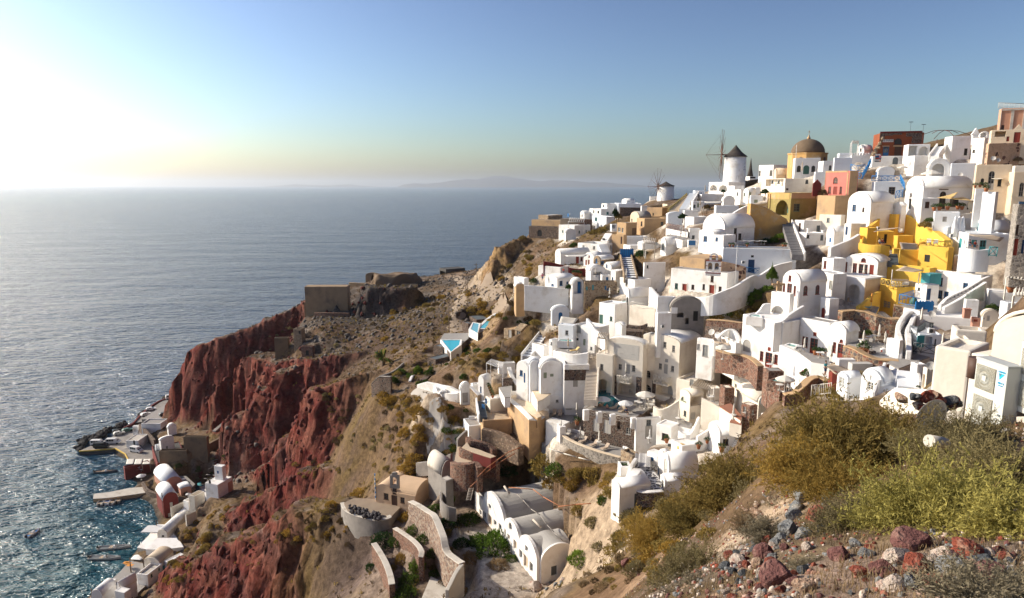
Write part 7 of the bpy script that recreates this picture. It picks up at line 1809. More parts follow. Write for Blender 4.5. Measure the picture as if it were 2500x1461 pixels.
def barrel(a,b,rise,x0,x1,zh=0.,nm='barrel_vault',m='vaultgrey'):
 m_=BN();n=18;w=b-a;mid=(a+b)/2
 poly=[(a+.12,-3),(b-.12,-3),(b-.12,h-.1+zh)]+[(mid+(w/2-.12)*cos(pi*i/n),h-.12+zh+rise*sin(pi*i/n))for i in range(1,n)]+[(a+.12,h-.1+zh)]
 _ext_x(m_,poly,x0,x1)
 for f in m_.faces:
  if len(f.verts)==4 and f.normal.z>.05:f.smooth=True
 return lnk(nm,mb(m_),MT[m],X.t)
barrel(y2,y3,(y3-y2)*.33,.48,11.);barrel(y1,y2,(y2-y1)*.345,.48,11.5);barrel(y0+.1,y1,(y1-y0)*.345,.48,X.c-.1)
m_=BN();bx(m_,.48,y3,-3,8,y4-.2,h-.5);lnk('flat_roof',mb(m_),MT[S54],X.t)
# transverse vault with the near white gable
m_=BN();n=18;w=X.c;_ext_y(m_,[(.51,-3),(w,-3),(w,h)]+[(.51+(w-.51)/2+(w-.51)/2*cos(pi*i/n),h+2.3*sin(pi*i/n))for i in range(1,n)]+[(.51,h)],-.35,-.002);o=lnk('gable_wall',mb(m_),MT[S1],X.t)
c=BN();a0,z1=fp(X,'R',2228,1130);a1,z0=fp(X,'R',2228,1225);w2=abs(fp(X,'R',2200,1180)[0]-fp(X,'R',2260,1180)[0]);bx(c,a0-w2/2,-1,z0,a0+w2/2,1,z1);co=BO_.new('cutter',mb(c));co.parent=X.t;col.objects.link(co);md=o.modifiers.new('b','BOOLEAN');md.operation='DIFFERENCE';md.solver='EXACT';md.object=co;PEND.append((o,co))
pb=BN();bx(pb,a0-w2/2,-.12,z0,a0+w2/2,-.06,z1);lnk('window',mb(pb),MT[S9],X.t)
m_=BN();_ext_y(m_,[(.6,0),(w-.05,0),(w-.05,h-.1)]+[(.6+(w-.65)/2+(w-.65)/2*cos(pi*i/n),h-.1+2.2*sin(pi*i/n))for i in range(1,n)]+[(.6,h-.1)],0.,4.2)
for f in m_.faces:
 if f.normal.z>.05 and len(f.verts)==4:f.smooth=True
lnk('cross_vault',mb(m_),MT['vaultgrey'],X.t)
HOLES.append(([(lambda q:(P.x+q[0]*dC[0]+q[1]*dA[0],P.y+q[0]*dC[1]+q[1]*dA[1]))(q)for q in((-.2,-.4),(X.c,-.4),(11,y4),(-.2,y4))],P.z))
t=tg_('hose','long grey hose draped over the three grey vaults','hose',P);bm=BN();pts=[W(1870,430,102),W(1930,490,100),W(2010,580,97.5),W(2100,640,95.5),W(2170,740,93),W(2240,810,91.5),W(2320,890,90)]
for a,b in zip(pts[:-1],pts[1:]):tube(bm,a-P,b-P,.07)
lnk('hose',mb(bm),MT[S16],t)
for k,(u0,v0,u1,v1,Y0,Y1,lab)in en(((1745,360,1795,430,103.5,102,'pale plank leaning on the farthest grey vault'),(2030,690,2105,765,96,94,'pale plank lying on the middle grey vault'))):
 a,b=W(u0,v0,Y0),W(u1,v1,Y1);t=tg_('plank',lab,'plank',a);ro(t,'board',S28,(0,0,.1),b-a+Vc((0,0,.1)),.22,n=4)
for q_ in(0,.2,.4,.6,.8,1.):
 for x_ in(-3.2,-.3):g_=(P.x+x_*dC[0]+q_*y4*dA[0],P.y+x_*dC[1]+q_*y4*dA[1]);CONT.append((g_[0],g_[1],P.z))
q_=W(1521,500,101);CONT.append(tuple(q_))
# church
X=hs('sand_church','sand coloured church with twin rounded gables and small bell arch',(870,565),472,1035,452,60,'sandchurch' if 'sandchurch' in MT else S19,op='Lwn 555 425 600 485|Ldn 630 445 688 550|Lwn 640 375 678 432|Lwn 718 465 760 520',Y=113,par=.02,cat='church')
M=MT['sandchurch']
cx_,ax_=X.c,X.a
m_=BN();w=ax_*.42
_ext_x(m_,[(ax_-w,X.h-.2),(ax_,X.h-.2)]+[(ax_-w/2+w/2*cos(pi*i/14),X.h-.2+w*.36*sin(pi*i/14))for i in range(1,14)],.02,cx_);
for f in m_.faces:f.smooth=f.normal.z>.05 and len(f.verts)==4
lnk('barrel_vault',mb(m_),M,X.t)
m_=BN();w2=cx_*.96
_ext_y(m_,[(.1,X.h-.2),(.1+w2,X.h-.2)]+[(.1+w2/2+w2/2*cos(pi*i/14),X.h-.2+w2*.27*sin(pi*i/14))for i in range(1,14)],0.,ax_*.6)
for f in m_.faces:f.smooth=f.normal.z>.05 and len(f.verts)==4
lnk('barrel_vault',mb(m_),M,X.t)
m_=BN();rr=cx_*.40;lathe(m_,[(rr*cos(pi/2*i/9)+.01,X.h-.8+rr*.85*sin(pi/2*i/9))for i in range(10)],28,(cx_*.55,ax_*.35));lnk('dome',mb(m_),M,X.t)
m_=BN();lathe(m_,[(1.9,-3),(1.9,X.h-1.4),(1.6,X.h-.6),(.9,X.h+.1),(.05,X.h+.4)],20,(cx_+.6,ax_*.28));lnk('apse',mb(m_),M,X.t)
bwall('weathered small bell arch on the sand coloured church',618,712,345,245,215,0,Y=113.6,psi=-.25,m=S16,trim=None,two=False)
t=tg_(S57,'blue and white painted flagpole beside the sand coloured church',S57,W(475,490,116));bm=BN();hh=zat(t.location,230)-t.location.z
for k in range(12):
 ro(t,'pole_band',S21 if k%2 else S5,(0,0,hh*k/12),(0,0,hh*(k+1)/12),.09)
zc=W(560,560,114).z
trc('church_yard','dusty church yard ending in a curved retaining wall',[(160,520),(200,600),(330,660),(480,690),(620,660),(720,560),(480,480),(260,470)],z=zc,m='dust' if 'dust' in MT else S14,side=S16,sk=2)
wall('curved_wall','boat shaped concrete wall around the church yard',[(150,640,520,117),(185,690,590,113.5),(280,730,640,111),(400,770,675,109.5),(500,780,690,109),(615,730,665,110),(560,690,630,112)],S16,.6,2.5,cg=S13)
t=tg_('stone_heap','heap of dark grey stones inside the boat shaped wall','stones',W(350,600,113));O=t.location.copy()
for k in range(90):
 bm=BN();bmesh.ops.create_icosphere(bm,subdivisions=1,radius=ruf(.22,.42));
 for vv in bm.verts:vv.co*=ruf(.75,1.2)
 u,v=ruf(215,520),0;v=540+(u-215)*.28+ruf(0,75);q=oz_(u,v,zc+.2+ruf(0,.5));lnk('stone',mb(bm),MT['stonedark' if 'stonedark' in MT else S47],t,q-O)
X=hs('concrete_vault_hut','weathered concrete vault hut beside the sand coloured church',(1130,370),993,1260,250,28,S16,roof='vr',va=95,Y=112,rm=S13)
hs('concrete_hut','small flat concrete hut under the red terraces',(1170,390),1112,1245,305,34,S16,Y=107,par=.02,rm=S13)
wall('grey_wall','leaning white plaster wall above the concrete vault hut',[(880,160,120,121),(1000,150,105,119),(1120,120,70,117),(1225,90,30,115)],S16,.5,2)
wall(S15,'long colourful rubble wall descending from the church to the white yard',[(820,590,505,109),(900,680,545,106),(1000,780,610,102.5),(1060,900,650,99.5),(1110,1000,760,96),(1150,1080,870,93),(1180,1150,1000,91),(1270,1210,1080,88.5),(1330,1230,1120,87)],'rubblewall2' if 'rubblewall2' in MT else S18,.9,3,cg=S13)
wall(S15,'lower rubble garden wall curving below the church',[(665,830,770,105),(760,900,830,102),(870,990,915,98),(930,1090,1000,95),(920,1130,1060,94)],S18,.7,3,cg=S13)
wall(S15,'lowest rubble garden wall at the bottom of the picture',[(460,1040,920,103),(520,1120,1010,100),(580,1250,1120,96),(620,1350,1230,93),(640,1461,1330,90)],S18,.8,4,cg=S13)
wall(S7,'pale plaster edge wall of the white yard',[(1330,1240,1120,87),(1270,1330,1200,85),(1225,1400,1290,83.5),(1180,1480,1380,82)],S13,.6,3)
wall('planter_wall','semicircular concrete planter wall by the ladder',[(1115,450,408,108),(1125,530,490,105.5),(1180,580,545,104),(1270,590,570,103.5)],S16,.3,2)
for q_ in((1150,960),(1240,1080),(1400,1150),(1500,1020),(1400,1300),(1700,1250),(1900,1330),(2040,1340),(1500,1460),(1800,1480),(1300,1300)):q_=oz_(q_[0],q_[1],P.z);CONT.append((q_.x,q_.y,P.z+.15))
trc('concrete_ramp','pale concrete ramp strip at the bottom of the gardens',[(920,1480),(1020,1245),(1200,1330),(1180,1480)],Y=88.5,m=S13,side=S16)
t=tg_('ladder','pale wooden ladder by the rusty pipe','ladder',W(1390,495,103));q=W(1420,370,105)-t.location;bm=BN()
for s_ in(-.35,.35):tube(bm,(s_,0,0),(q.x+s_,q.y,q.z),.06,n=4)
lnk('rails',mb(bm),MT[S28],t)
for k in range(8):bm=BN();c_=q*((k+.5)/8);tube(bm,(c_.x-.35,c_.y,c_.z),(c_.x+.35,c_.y,c_.z),.05,n=4);lnk('rung',mb(bm),MT[S28],t)
for lab,pts in(('rusty pipe running behind the grey vaults',((1790,365,103),(2030,385,100),(2130,460,97),(2290,550,92))),('rusty pipe crossing the sandy cut behind the vaulted house',((2280,555,92),(2450,535,91),(2660,520,90))),('rusty pipe falling to the concrete hut',((1405,365,105),(1540,240,107),(1680,130,109),(1900,0,111)))):
 pp=[W(*p)for p in pts];t=tg_('water_pipe',lab,'pipe',pp[0]);bm=BN()
 for a,b in zip(pp[:-1],pp[1:]):tube(bm,a-pp[0],b-pp[0],.07)
 lnk('pipe',mb(bm),MT['terracotta'],t)
 # promontory ruins, road furniture
zoom(680,600,4.058)
mat('fortstone',(.40,.28,.17),.95,(.30,.21,.13),.5,.6,.08,1.2,c3=(.22,.16,.11),s3=.2);mat(S44,(.21,.145,.09),.95,(.15,.105,.07),.6,.6,.05,2.5,c3=(.12,.09,.065),s3=.3)
hs('old_fort_block','massive brown stone block of the old fort on the promontory',(690,640),268,840,405,78,'fortstone',Y=262,par=.05,bv=.8,sk=3,c=5)
hs('fort_buttress','lower brown buttress on the left corner of the old fort',(415,690),258,470,565,70,S44,Y=263,par=.02,bv=.4,sk=6)
hs('tan_ruin','roofless tan ruin tower with one dark window on the red cliff',(232,950),150,268,828,66,S30,op='Lvk 198 845 218 875',Y=232,par=.5,sk=10)
hs('tan_ruin','low tan ruin wall left of the dark cleft',(95,990),-40,112,915,72,S44,Y=238,par=.3,sk=8)
hs('brick_ruin','reddish brick ruin with black doorway below the ruin tower',(340,1100),228,360,1000,66,S18,op='Ldk 270 1040 300 1090',Y=222,par=.4,sk=5)
hs('stone_vault','small round stone vault beside the hump of brown rock',(985,345),862,1000,305,60,S44,Y=308,roof=S2,va=272,op='Loe 920 290 960 345')
hs('grey_ruin','flat dark concrete ruin beside the road bend',(1660,315),1595,1850,235,26,S47,op='Lhk 1600 255 1655 310',Y=318)
wall(S15,'reddish stone band wall under the old fort',[(360,700,662,258),(520,700,665,256),(705,700,668,256)],S18,.8,3)
wall(S15,'low tan wall along the promontory road',[(700,390,365,292),(1000,400,375,288),(1380,410,380,283)],S8,.6,2)
for k,(u,v,vt,Y)in en(((1690,830,555,190),(1858,585,325,228),(1873,575,320,230),(1962,440,170,268),(2100,250,75,330))):
 t=tg_('utility_pole',('single wooden pole at the end of the dirt road','left of the twin wooden poles at the dirt road','right of the twin wooden poles at the dirt road','wooden pole with crossarm under the tan cliff','distant wooden pole against the sea by the tan cliff')[k],'utility pole',W(u,v,Y));h_=zat(t.location,vt)-t.location.z
 ro(t,'pole',S20,(0,0,-1),(0,0,h_),.16,.11)
 if k in(3,):bo(t,'crossarm',S20,-.9,-.07,h_-.8,.9,.07,h_-.65)
 # little port
zoom(150,900,4.536)
qz=1.6
trc('quay','grey concrete quay with yellow edge holding parked vans',[(195,915),(360,905),(600,885),(710,945),(735,1005),(1000,1010),(1060,900),(860,640),(740,650),(560,760),(320,860)],z=qz,m=S16,side=S47,sk=4,cat='quay')
wall('kerb','yellow painted kerb along the quay edge',[(195,917,911),(360,907,901),(600,887,881),(705,948,941),(738,1008,1001)],'yell',.4,.3,z=qz,sm=False)
trc('port_road','grey port road along the foot of the red cliff',[(800,600),(900,590),(1290,300),(1480,130),(1440,120),(1160,330),(880,520)],z=2.2,m=S16,side=S47,sk=4,cat='road')
wall('red_kerb','dark red sea wall along the port road',[(690,660,652),(795,610,600),(880,520,508),(1040,390,380),(1180,330,318),(1340,250,240)],S35,.7,3,z=2.2)
trc('parking_strip','raised grey parking strip under the cliff',[(890,560),(1060,570),(1250,520),(1280,340),(1180,380),(1000,490)],z=3.4,m=S6,side=S16)
def mk_van(long=True,c=S5):
 def f():
  t=tg_('van','','');L=5.4 if long else 4.3;hh=2.3 if long else 1.5
  bm=BN()
  if long:pr=[(0,.35),(L,.35),(L,1.1),(L-.9,1.35),(L-1.6,hh),(.1,hh),(0,1.2)]
  else:pr=[(0,.3),(L,.3),(L,.85),(L-1.1,.98),(L-1.9,hh),(.7,hh),(.05,.98)]
  pxt(bm,pr,-.92,.92);bevel(bm,.08,2);lnk('body',mb(bm),MT[c],t)
  z0,z1=(1.3,hh-.2)if long else(.98,hh-.1)
  for s in(-.93,.93):
   n=3 if long else 2
   for k in range(n):
    x0=.5+(L-2.6)*k/n;x1=.5+(L-2.6)*(k+1)/n-.12
    bm=BN();a,b=sorted((s*.985,s*1.012));bx(bm,x0,a,z0,x1,b,z1);lnk('window',mb(bm),MT['pane'],t)
  bm=BN();x0,x1=(L-.95,L-1.55)if long else(L-1.15,L-1.85)
  v=[bm.verts.new(p)for p in((x0+.06,-.8,z0+.08),(x0+.06,.8,z0+.08),(x1+.05,.75,z1),(x1+.05,-.75,z1))];bm.faces.new(v);bmesh.ops.solidify(bm,geom=bm.faces[:],thickness=.03);lnk('windscreen',mb(bm),MT['pane'],t)
  for x in(.85,L-.95):
   for s in(-.86,.86):ro(t,'wheel',S29,(x,s-.11,.33),(x,s+.11,.33),.33,n=14)
  for s in(-.6,.6):bo(t,'headlight',S32,L-.02,s-.15,.65,L+.03,s+.15,.85)
  return t
 return f
def car(kind,lb,cat,u,v,rz,c=S5,z=qz):return place('van'+str(kind)+c,mk_van(kind,c),lb,cat,oz_(u,v,z),rz)
car(True,'white minibus with open side door on the quay','van',500,835,.1);car(True,'white camper van at the tip of the quay','van',330,850,.05);car(True,'black van beside the camper on the quay','van',365,882,.05,S29)
car(True,'white minibus parked lowest on the quay','van',775,915,-.35);car(False,'silver hatchback beside the dark boulders','car',575,745,.7,S32);car(False,'dark green car next to the silver hatchback','car',670,710,.7,'green')
car(False,'grey car behind the white minibus near the chapel shed','car',800,875,-.4,S9);car(False,'black car next to the grey car near the shed','car',790,850,-.4,S29)
car(False,'white car parked on the port road, nearest the quay','car',880,535,.95,z=2.2);car(False,'white car second along the port road','car',935,470,.5,z=2.2);car(True,'white van far along the port road','van',1155,345,.6,z=2.2)
car(False,'grey car on the raised parking strip','car',1080,530,.7,S9,3.4)
# boulders of the breakwater
mat('boulder',(.055,.048,.045),.95,(.03,.028,.027),1.5,.5,.05)
bp_=[]
for s_ in range(4):
 bm=BN();bmesh.ops.create_icosphere(bm,subdivisions=2,radius=1.)
 rs=random.Random(s_)
 for vv in bm.verts:vv.co*=1+.28*sin(vv.co.x*3.1+s_)*cos(vv.co.y*2.7+s_*2)+rs.uniform(-.08,.08)
 bp_.append(mb(bm))
for m_ in bp_:m_.materials.append(MT['boulder'])
for k in range(64):
 q=rnd.random();u=150+q*560;v=880-240*q**.75+ruf(-45,25)if q>.12 else ruf(780,905)
 p=oz_(u,v,ruf(.1,1.5));o=lnk('boulder',bp_[k%4],None,None,p,ruf(0,6),(ruf(.8,1.6),ruf(.8,1.4),ruf(.6,1.1)));tag(o,'dark lava boulder of the breakwater beside the quay','boulder','dark boulders of the breakwater')
for k in range(12):
 q=rnd.random();p=oz_(820+q*380,560-q*250+ruf(-25,5),ruf(0.,1.2));o=lnk('boulder',bp_[k%4],None,None,p,ruf(0,6),(ruf(.8,1.8),ruf(.8,1.4),ruf(.6,1.1)));tag(o,'dark boulder on the shore below the port road','boulder','dark boulders below the port road')
 # port houses
hs('white_shed','low white port shed with flat roof beside the parked cars',(860,885),722,968,800,60,S1,z=qz,par=.25,op='Ldk 795 800 815 850',rm=S13)
hs(S0,'white port terrace house with seats above the quay',(1100,665),865,1180,610,62,S1,z=5,par=.4,rm=S6,a=8)
hs(S10,'small white vault under the brown cliff foot',(1190,740),1175,1280,670,14,S1,roof='vr',va=618,z=5)
hs('white_frame_house','white slatted gate house on the quay',(850,745),795,868,640,62,S1,z=qz,op='Lhk 800 655 850 700',par=.05)
wall(S15,'dark stone ramp wall beside the slatted gate house',[(860,650,615),(940,740,680),(1040,860,790)],S12,.8,3,z=3)
hs(S0,'white hut row with small domes in the port gardens',(1110,930),1090,1255,800,22,S1,z=6,op='Rdi 1160 860 1180 920',roof='vr',va=760)
hs(S0,'slim white stair house in the port gardens',(1052,945),1042,1140,850,20,S3,z=5)
X=hs('restaurant','waterside fish restaurant with cream awning and red base',(710,1215),695,985,1100,10,S35,z=.8,par=.9,rm=S20)
for k in range(3):sail('cream awning panel of the waterside restaurant, '+('left','middle','right')[k],[(712+92*k,1060,229),(796+92*k,1057,229),(810+92*k,1000,236),(728+92*k,1003,236)],S11,0.,posts=2,gp='awning panels of the waterside restaurant')
for k,(u,v)in en(((740,1140),(790,1150),(840,1140),(885,1140),(760,1120),(860,1115))):table('white table in the waterside restaurant',u,v,Y=229.5,gp='tables of the waterside restaurant')
X=hs('red_warehouse','large dark red warehouse with small sign at the port',(1072,1165),1010,1395,1050,4,S35,z=2.5,par=.3,rm=S47,sk=4)
pnl(X,'R',1095,1102,1150,1125,S8,'signboard',.1)
hs('tan_ruin','roofless tan warehouse walls above the red warehouse',(1390,1000),1085,1420,910,66,S44,z=9,par=2.5,rm=S20,sk=6)
hs('tan_ruin','second roofless tan enclosure with inner stub wall',(1615,870),1355,1640,760,62,S44,z=13,par=2.6,rm=S20,sk=6)
wall('tan_wall','long tan stepped wall climbing to the red cliff',[(1390,1010,945,225),(1600,930,850,230),(1750,860,770,236),(1885,800,690,241)],S44,1.,8,sm=False)
wall('grey_wall','pale scree path wall at the foot of the red cliff',[(1690,700,690,247),(1850,610,560,254),(2030,440,420,262)],S16,1.5,3)
hs(S0,'white port villa with stepped roofs beside the driftwood',(1740,1430),1600,1900,1290,46,S1,z=11,op='Lwk 1630 1240 1650 1270',sk=5)
hs(S0,'upper white box of the port villa',(1790,1240),1700,1830,1090,50,S1,z=15,sk=5)
hs('pink_house','pinkish side house of the port villa',(1800,1390),1745,1905,1290,40,'pink',z=11,par=.05,rm=S1,sk=5,op='Lwt 1745 1330 1795 1370')
wall(S7,'white sloping terrace wall left of the port villa',[(1560,1330,1300,220),(1620,1420,1390,210),(1680,1500,1470,203)],S1,2.,3)
t=tg_('driftwood_heap','heap of grey timber scraps behind the port villa','timber heap',W(1900,1100,222));bm=BN()
for k in range(120):a=ruf(0,6.28);c_=Vc((ruf(-8,10),ruf(-9,6),ruf(0,1.2)));c_.z+=(c_.y)*.25;tube(bm,c_,c_+Vc((cos(a)*1.8,sin(a)*1.8,ruf(-.3,.5))),.12,n=4)
lnk('scraps',mb(bm),MT[S16],t)
hs(S10,'port house with white barrel roof behind the dark rocks',(1150,1380),1148,1345,1310,12,'pink',roof='vr',va=1205,z=3,rm=S3,op='Rdn 1210 1345 1250 1380',a=14)
hs(S10,'small white barrel roof right of the port barrel house',(1325,1400),1318,1440,1345,10,'pink',roof='vr',va=1318,z=4,rm=S3,op='Rok 1350 1355 1400 1400',a=5)
trc('port_terrace','dark paved terrace with parasols behind the barrel roof houses',[(1080,1200),(1380,1190),(1480,1280),(1400,1360),(1300,1260),(1100,1230)],z=4.5,m=S6,side=S12)
for k,(u,v,vt)in en(((1352,1255,1215),(1405,1420,1380),(887,1235,1170))):psl(('white parasol on the dark port terrace','white parasol beside the small barrel roof','large cream parasol by the waterside restaurant')[k],u,v,vt,z=(4.5,4.5,2.)[k],ru=(28,30,54)[k],mc=S5)
sail('turquoise boat cover on the port terrace',[(1500,1300,216),(1560,1295,216),(1545,1250,222),(1505,1265,221)],'turq',-.3,posts=False)
zoom(30,1140,4.545)
trc('stone_jetty','pale stone jetty reaching out from the little port',[(897,355),(1060,345),(1250,320),(1500,285),(1440,225),(1300,235),(1080,280),(905,300)],z=1.3,m=S13,side=S8,sk=4,cat='jetty')
wall('harbour_wall','curved dark harbour wall from the jetty to the barrel houses',[(1450,190,165),(1490,270,235),(1560,310,280),(1690,345,310)],S12,1.,4,z=1.6)
hs('red_house','red house with white barrel roof standing in the water edge',(1690,560),1684,1855,385,10,S35,roof='vr',va=288,z=1.2,rm=S3,op='Rdl 1748 395 1780 445|Rdl 1730 515 1760 560',a=10)
hs('tile_house','old house with brown reed roof and white balcony frame',(1775,600),1765,1990,455,34,S13,z=2.5,par=.05,rm='reed',sk=3,op='Rhk 1790 465 1890 500')
hs('tile_house','second brown reed roofed house above the first',(2030,430),1965,2140,330,40,S13,z=8,par=.05,rm='reed',sk=4)
hs(S0,'pale flat roof beside the reed roofed houses',(1960,460),1900,2035,390,36,S1,z=6,par=.05,rm=S13,sk=4)
hs(S27,'pale ruined walls among the golden shrubs',(1940,650),1925,2050,540,30,S13,z=6,par=.4,sk=4)
hs(S10,'long white barrel roof with small dark window at the waterfront',(1720,785),1612,1800,740,58,S4,roof=S2,va=700,z=3,rm=S1,op='Lwk 1660 760 1685 778',c=16)
trc('waterfront','white waterfront terrace strip along the shore',[(1385,895),(1510,765),(1600,640),(1720,640),(1900,880),(1700,915),(1500,915)],z=2.6,m=S1,side=S13,sk=4)
trc('white_roof','broad white flat roof at the waterfront',[(1480,915),(1610,790),(1820,790),(1900,890),(1640,920)],z=4.2,m=S1,side=S1,sk=3)
sail('pyramid shaped white canopy at the waterfront',[(1310,1025,172),(1430,1035,171),(1520,960,178),(1400,935,181)],S5,-.5,posts=4)
hs(S27,'beige port house with brown flat roof and blue door',(1640,1150),1465,1790,1070,52,S4,z=3,roof=S2,va=1010,rm=S14,op='Lsb 1560 1095 1582 1130|Rdt 1668 1090 1700 1140',sk=4)
hs(S0,'white flat roofed annex of the beige port house',(1730,1110),1690,1910,1060,30,S1,z=4,sk=4)
hs(S0,'white boat shaped roof house at the waterfront',(1510,1300),1390,1672,1200,48,S1,z=2.5,par=.5,rm=S13,sk=4)
hs(S10,'rounded white vault lower on the waterfront',(1200,1480),1180,1390,1370,30,S1,roof=S2,va=1280,z=3,sk=4)
hs(S10,'lowest white vault at the bottom of the waterfront',(1010,1560),890,1160,1440,50,S1,roof=S2,va=1365,z=2.5,sk=4)
hs(S0,'white square kiosk with round hatch by the water',(1120,1300),1030,1160,1275,50,S1,z=2.2,par=.05,sk=3)
hs(S0,'white flat roof with sun panels at the bottom of the waterfront',(1260,1560),1150,1330,1400,40,S1,z=3,sk=4)
trc('waterfront','paved waterfront lane at the bottom left',[(830,1480),(1040,1300),(1200,1160),(1300,1040),(1470,1080),(1500,1300),(1300,1480)],z=2.,m=S6,side=S16,sk=4)
for k,(u,v,vt)in en(((1680,520,290),(1610,750,590),(1318,1170,1010),(1470,1200,1030),(885,1450,1350),(1270,1450,1360))):
 t=tg_('utility_pole',('wooden pole before the red water house','wooden pole at the long white barrel roof','wooden pole at the pyramid canopy','wooden pole beside the boat shaped roof','wooden pole at the bottom of the waterfront','wooden pole behind the lowest vault')[k],'utility pole',oz_(u,v,2));h_=zat(t.location,vt)-t.location.z;ro(t,'pole',S20,(0,0,-1),(0,0,h_),.2,.14)
def mk_boat(c=S5,ins=S31,L=5.5,cabin=True):
 def f():
  t=tg_('motorboat','','');bm=BN();n=9;rows=[]
  for i in range(n+1):
   s=i/n;w=(1.*(1-max(0,(s-.45)/.55)**2.2))*1.;x=-L/2+L*s;up=.25*max(0,s-.6)
   rows.append([bm.verts.new(p)for p in((x,-w*.95,.65+up),(x,-w*.7,-.1),(x,0,-.35+.3*s*s),(x,w*.7,-.1),(x,w*.95,.65+up))])
  for a,b in zip(rows[:-1],rows[1:]):
   for j in range(4):bm.faces.new((a[j],a[j+1],b[j+1],b[j]))
  bm.faces.new(rows[0]);bmesh.ops.remove_doubles(bm,verts=bm.verts,dist=.02)
  bmesh.ops.recalc_face_normals(bm,faces=bm.faces[:]);bmesh.ops.solidify(bm,geom=bm.faces[:],thickness=.08);lnk('hull',mb(bm),MT[c],t)
  bm=BN();prism(bm,[(-L*.46,-.75),(L*.1,-.8),(L*.3,-.55),(L*.42,0),(L*.3,.55),(L*.1,.8),(-L*.46,.75)],.3,.36);lnk('deck',mb(bm),MT[ins],t)
  if cabin:
   bo(t,'console',S5,-.3,-.4,.36,.5,.4,1.,w=.08,g=1);bo(t,'windscreen','pane',.4,-.38,1.,.46,.38,1.3)
  for x in(-1.3,-.8):bo(t,'seat',S14,x,-.7,.36,x+.3,.7,.6)
  bo(t,'outboard_motor',S29,-L/2-.3,-.2,.1,-L/2+.1,.2,1.1,w=.06,g=1)
  return t
 return f
for lab,u,v,rz,c,i,L in(('dark motorboat moored between quay and jetty',1040,60,.15,S9,'wood',8.2),('white speedboat in open water, upper of two',1135,905,.15,S32,S9,9.),('white speedboat in open water, lower of two',1030,1020,.02,S32,S9,9.),('small white boat with blue and orange deck far left',233,745,1.45,S5,S21,5.)):
 place('bt'+c+i,mk_boat(c,i,L),lab,'boat',oz_(u,v,0.),rz)
for k,(u,v,rz)in en(((980,410,1.95),(1050,400,1.7),(1118,395,1.75),(1180,380,1.85))):place('btsmall%d'%k,mk_boat((S32,S5,S5,S9)[k],(S9,S21,'wood','wood')[k],4.6,False),('pale grey dinghy moored leftmost under the jetty','dinghy with blue inside moored under the jetty','dinghy with wooden inside moored under the jetty','dark dinghy moored rightmost under the jetty')[k],'boat',oz_(u,v,0.),rz)
for k,(u,v)in en(((1530,720),(1560,700),(1290,1100),(1310,1120),(1270,1090))):t=tg_('table','orange topped cafe table on the waterfront','table',oz_(u,v,2.65),0,'orange tables on the waterfront');bo(t,'tabletop','orange',-.8,-.5,.7,.8,.5,.78);bo(t,'leg',S9,-.1,-.1,0,.1,.1,.7)
prn('person in black standing at the bottom of the waterfront',1003,1335,S37,0,z=2.,top=S29,legs=S29);prn('person in white standing at the bottom of the waterfront',1045,1320,S37,1,z=2.,top=S5,legs=S31)
t=tg_('awning','small orange white cafe awning at the waterfront','awning',oz_(1560,690,4.8));bo(t,S11,S5,-2.5,-2,0,2.5,2,.1)
zoom()
# ground, plants, rocks
zoom()
for u,v,z,r,c,s in[(1120,730,66,8,DUST,.9),(1122,770,65,7,DUST,.9),(1112,800,64,6,DUST,.9),(1118,830,64,6,DUST,.9),(1130,700,66,9,DUST,.8),(1110,680,64,10,DUST,.7),(1165,700,68,8,PALE,.7),(1200,712,70,8,PALE,.8),(1020,955,64,2.6,PALE,1),(1045,970,63,2.4,PALE,1),(1062,990,62,2.4,PALE,1),(1075,1010,61,2.4,PALE,1),(1084,1032,59.5,2.4,PALE,1),(1087,1052,58,2.4,PALE,1),(1082,1072,57,2.4,PALE,1),(1073,1092,56,2.4,PALE,1),(1062,1112,55,2.4,PALE,1),(1050,1130,54,2.2,PALE,1),(850,740,58,16,ASH_SHADED,.9),(900,760,55,14,ASH_SHADED,.8),(820,780,54,12,ASH_SHADED,.8),(860,800,50,10,(.11,.10,.095),.7),(1140,880,70,8,TAN,.8),(1120,900,68,7,(.24,.15,.09),.8),(1250,720,76,12,TAN,.7),(1230,690,80,10,TAN,.7),(1420,1260,62,10,PALE,.9),(1380,1210,63,9,(.36,.28,.2),.9),(1460,1320,62,8,PALE,.8),(1440,1360,60,7,PALE,.9),(1330,1180,63,9,(.34,.26,.18),.8),(1480,1210,66,8,(.36,.28,.2),.8),(1250,1140,62,9,(.26,.19,.13),.8),(930,1250,46,9,DUST,.8),(1090,1300,45,14,(.30,.24,.19),.8),(1000,1400,43,12,(.24,.19,.16),.8),(880,1380,40,8,(.12,.09,.085),.8),(860,1330,40,9,(.09,.065,.05),.8),(520,1200,8,14,(.2,.15,.12),.8),(470,1350,6,10,(.2,.15,.1),.8),(1850,1290,97,2.2,(.44,.30,.20),.8),(1790,1330,97,1.8,PALE,.9),(1830,1250,97,2.,(.46,.36,.26),.8),(1650,1400,84,4,(.40,.28,.19),.7),(1560,1420,80,6,(.22,.14,.09),.7),(2050,1400,100.5,2.,(.30,.22,.14),.7),(2300,1400,101,2.,(.30,.23,.18),.7),(1900,1440,100.5,1.6,(.30,.22,.18),.7)]:pnt(u,v,z,r,c,s)
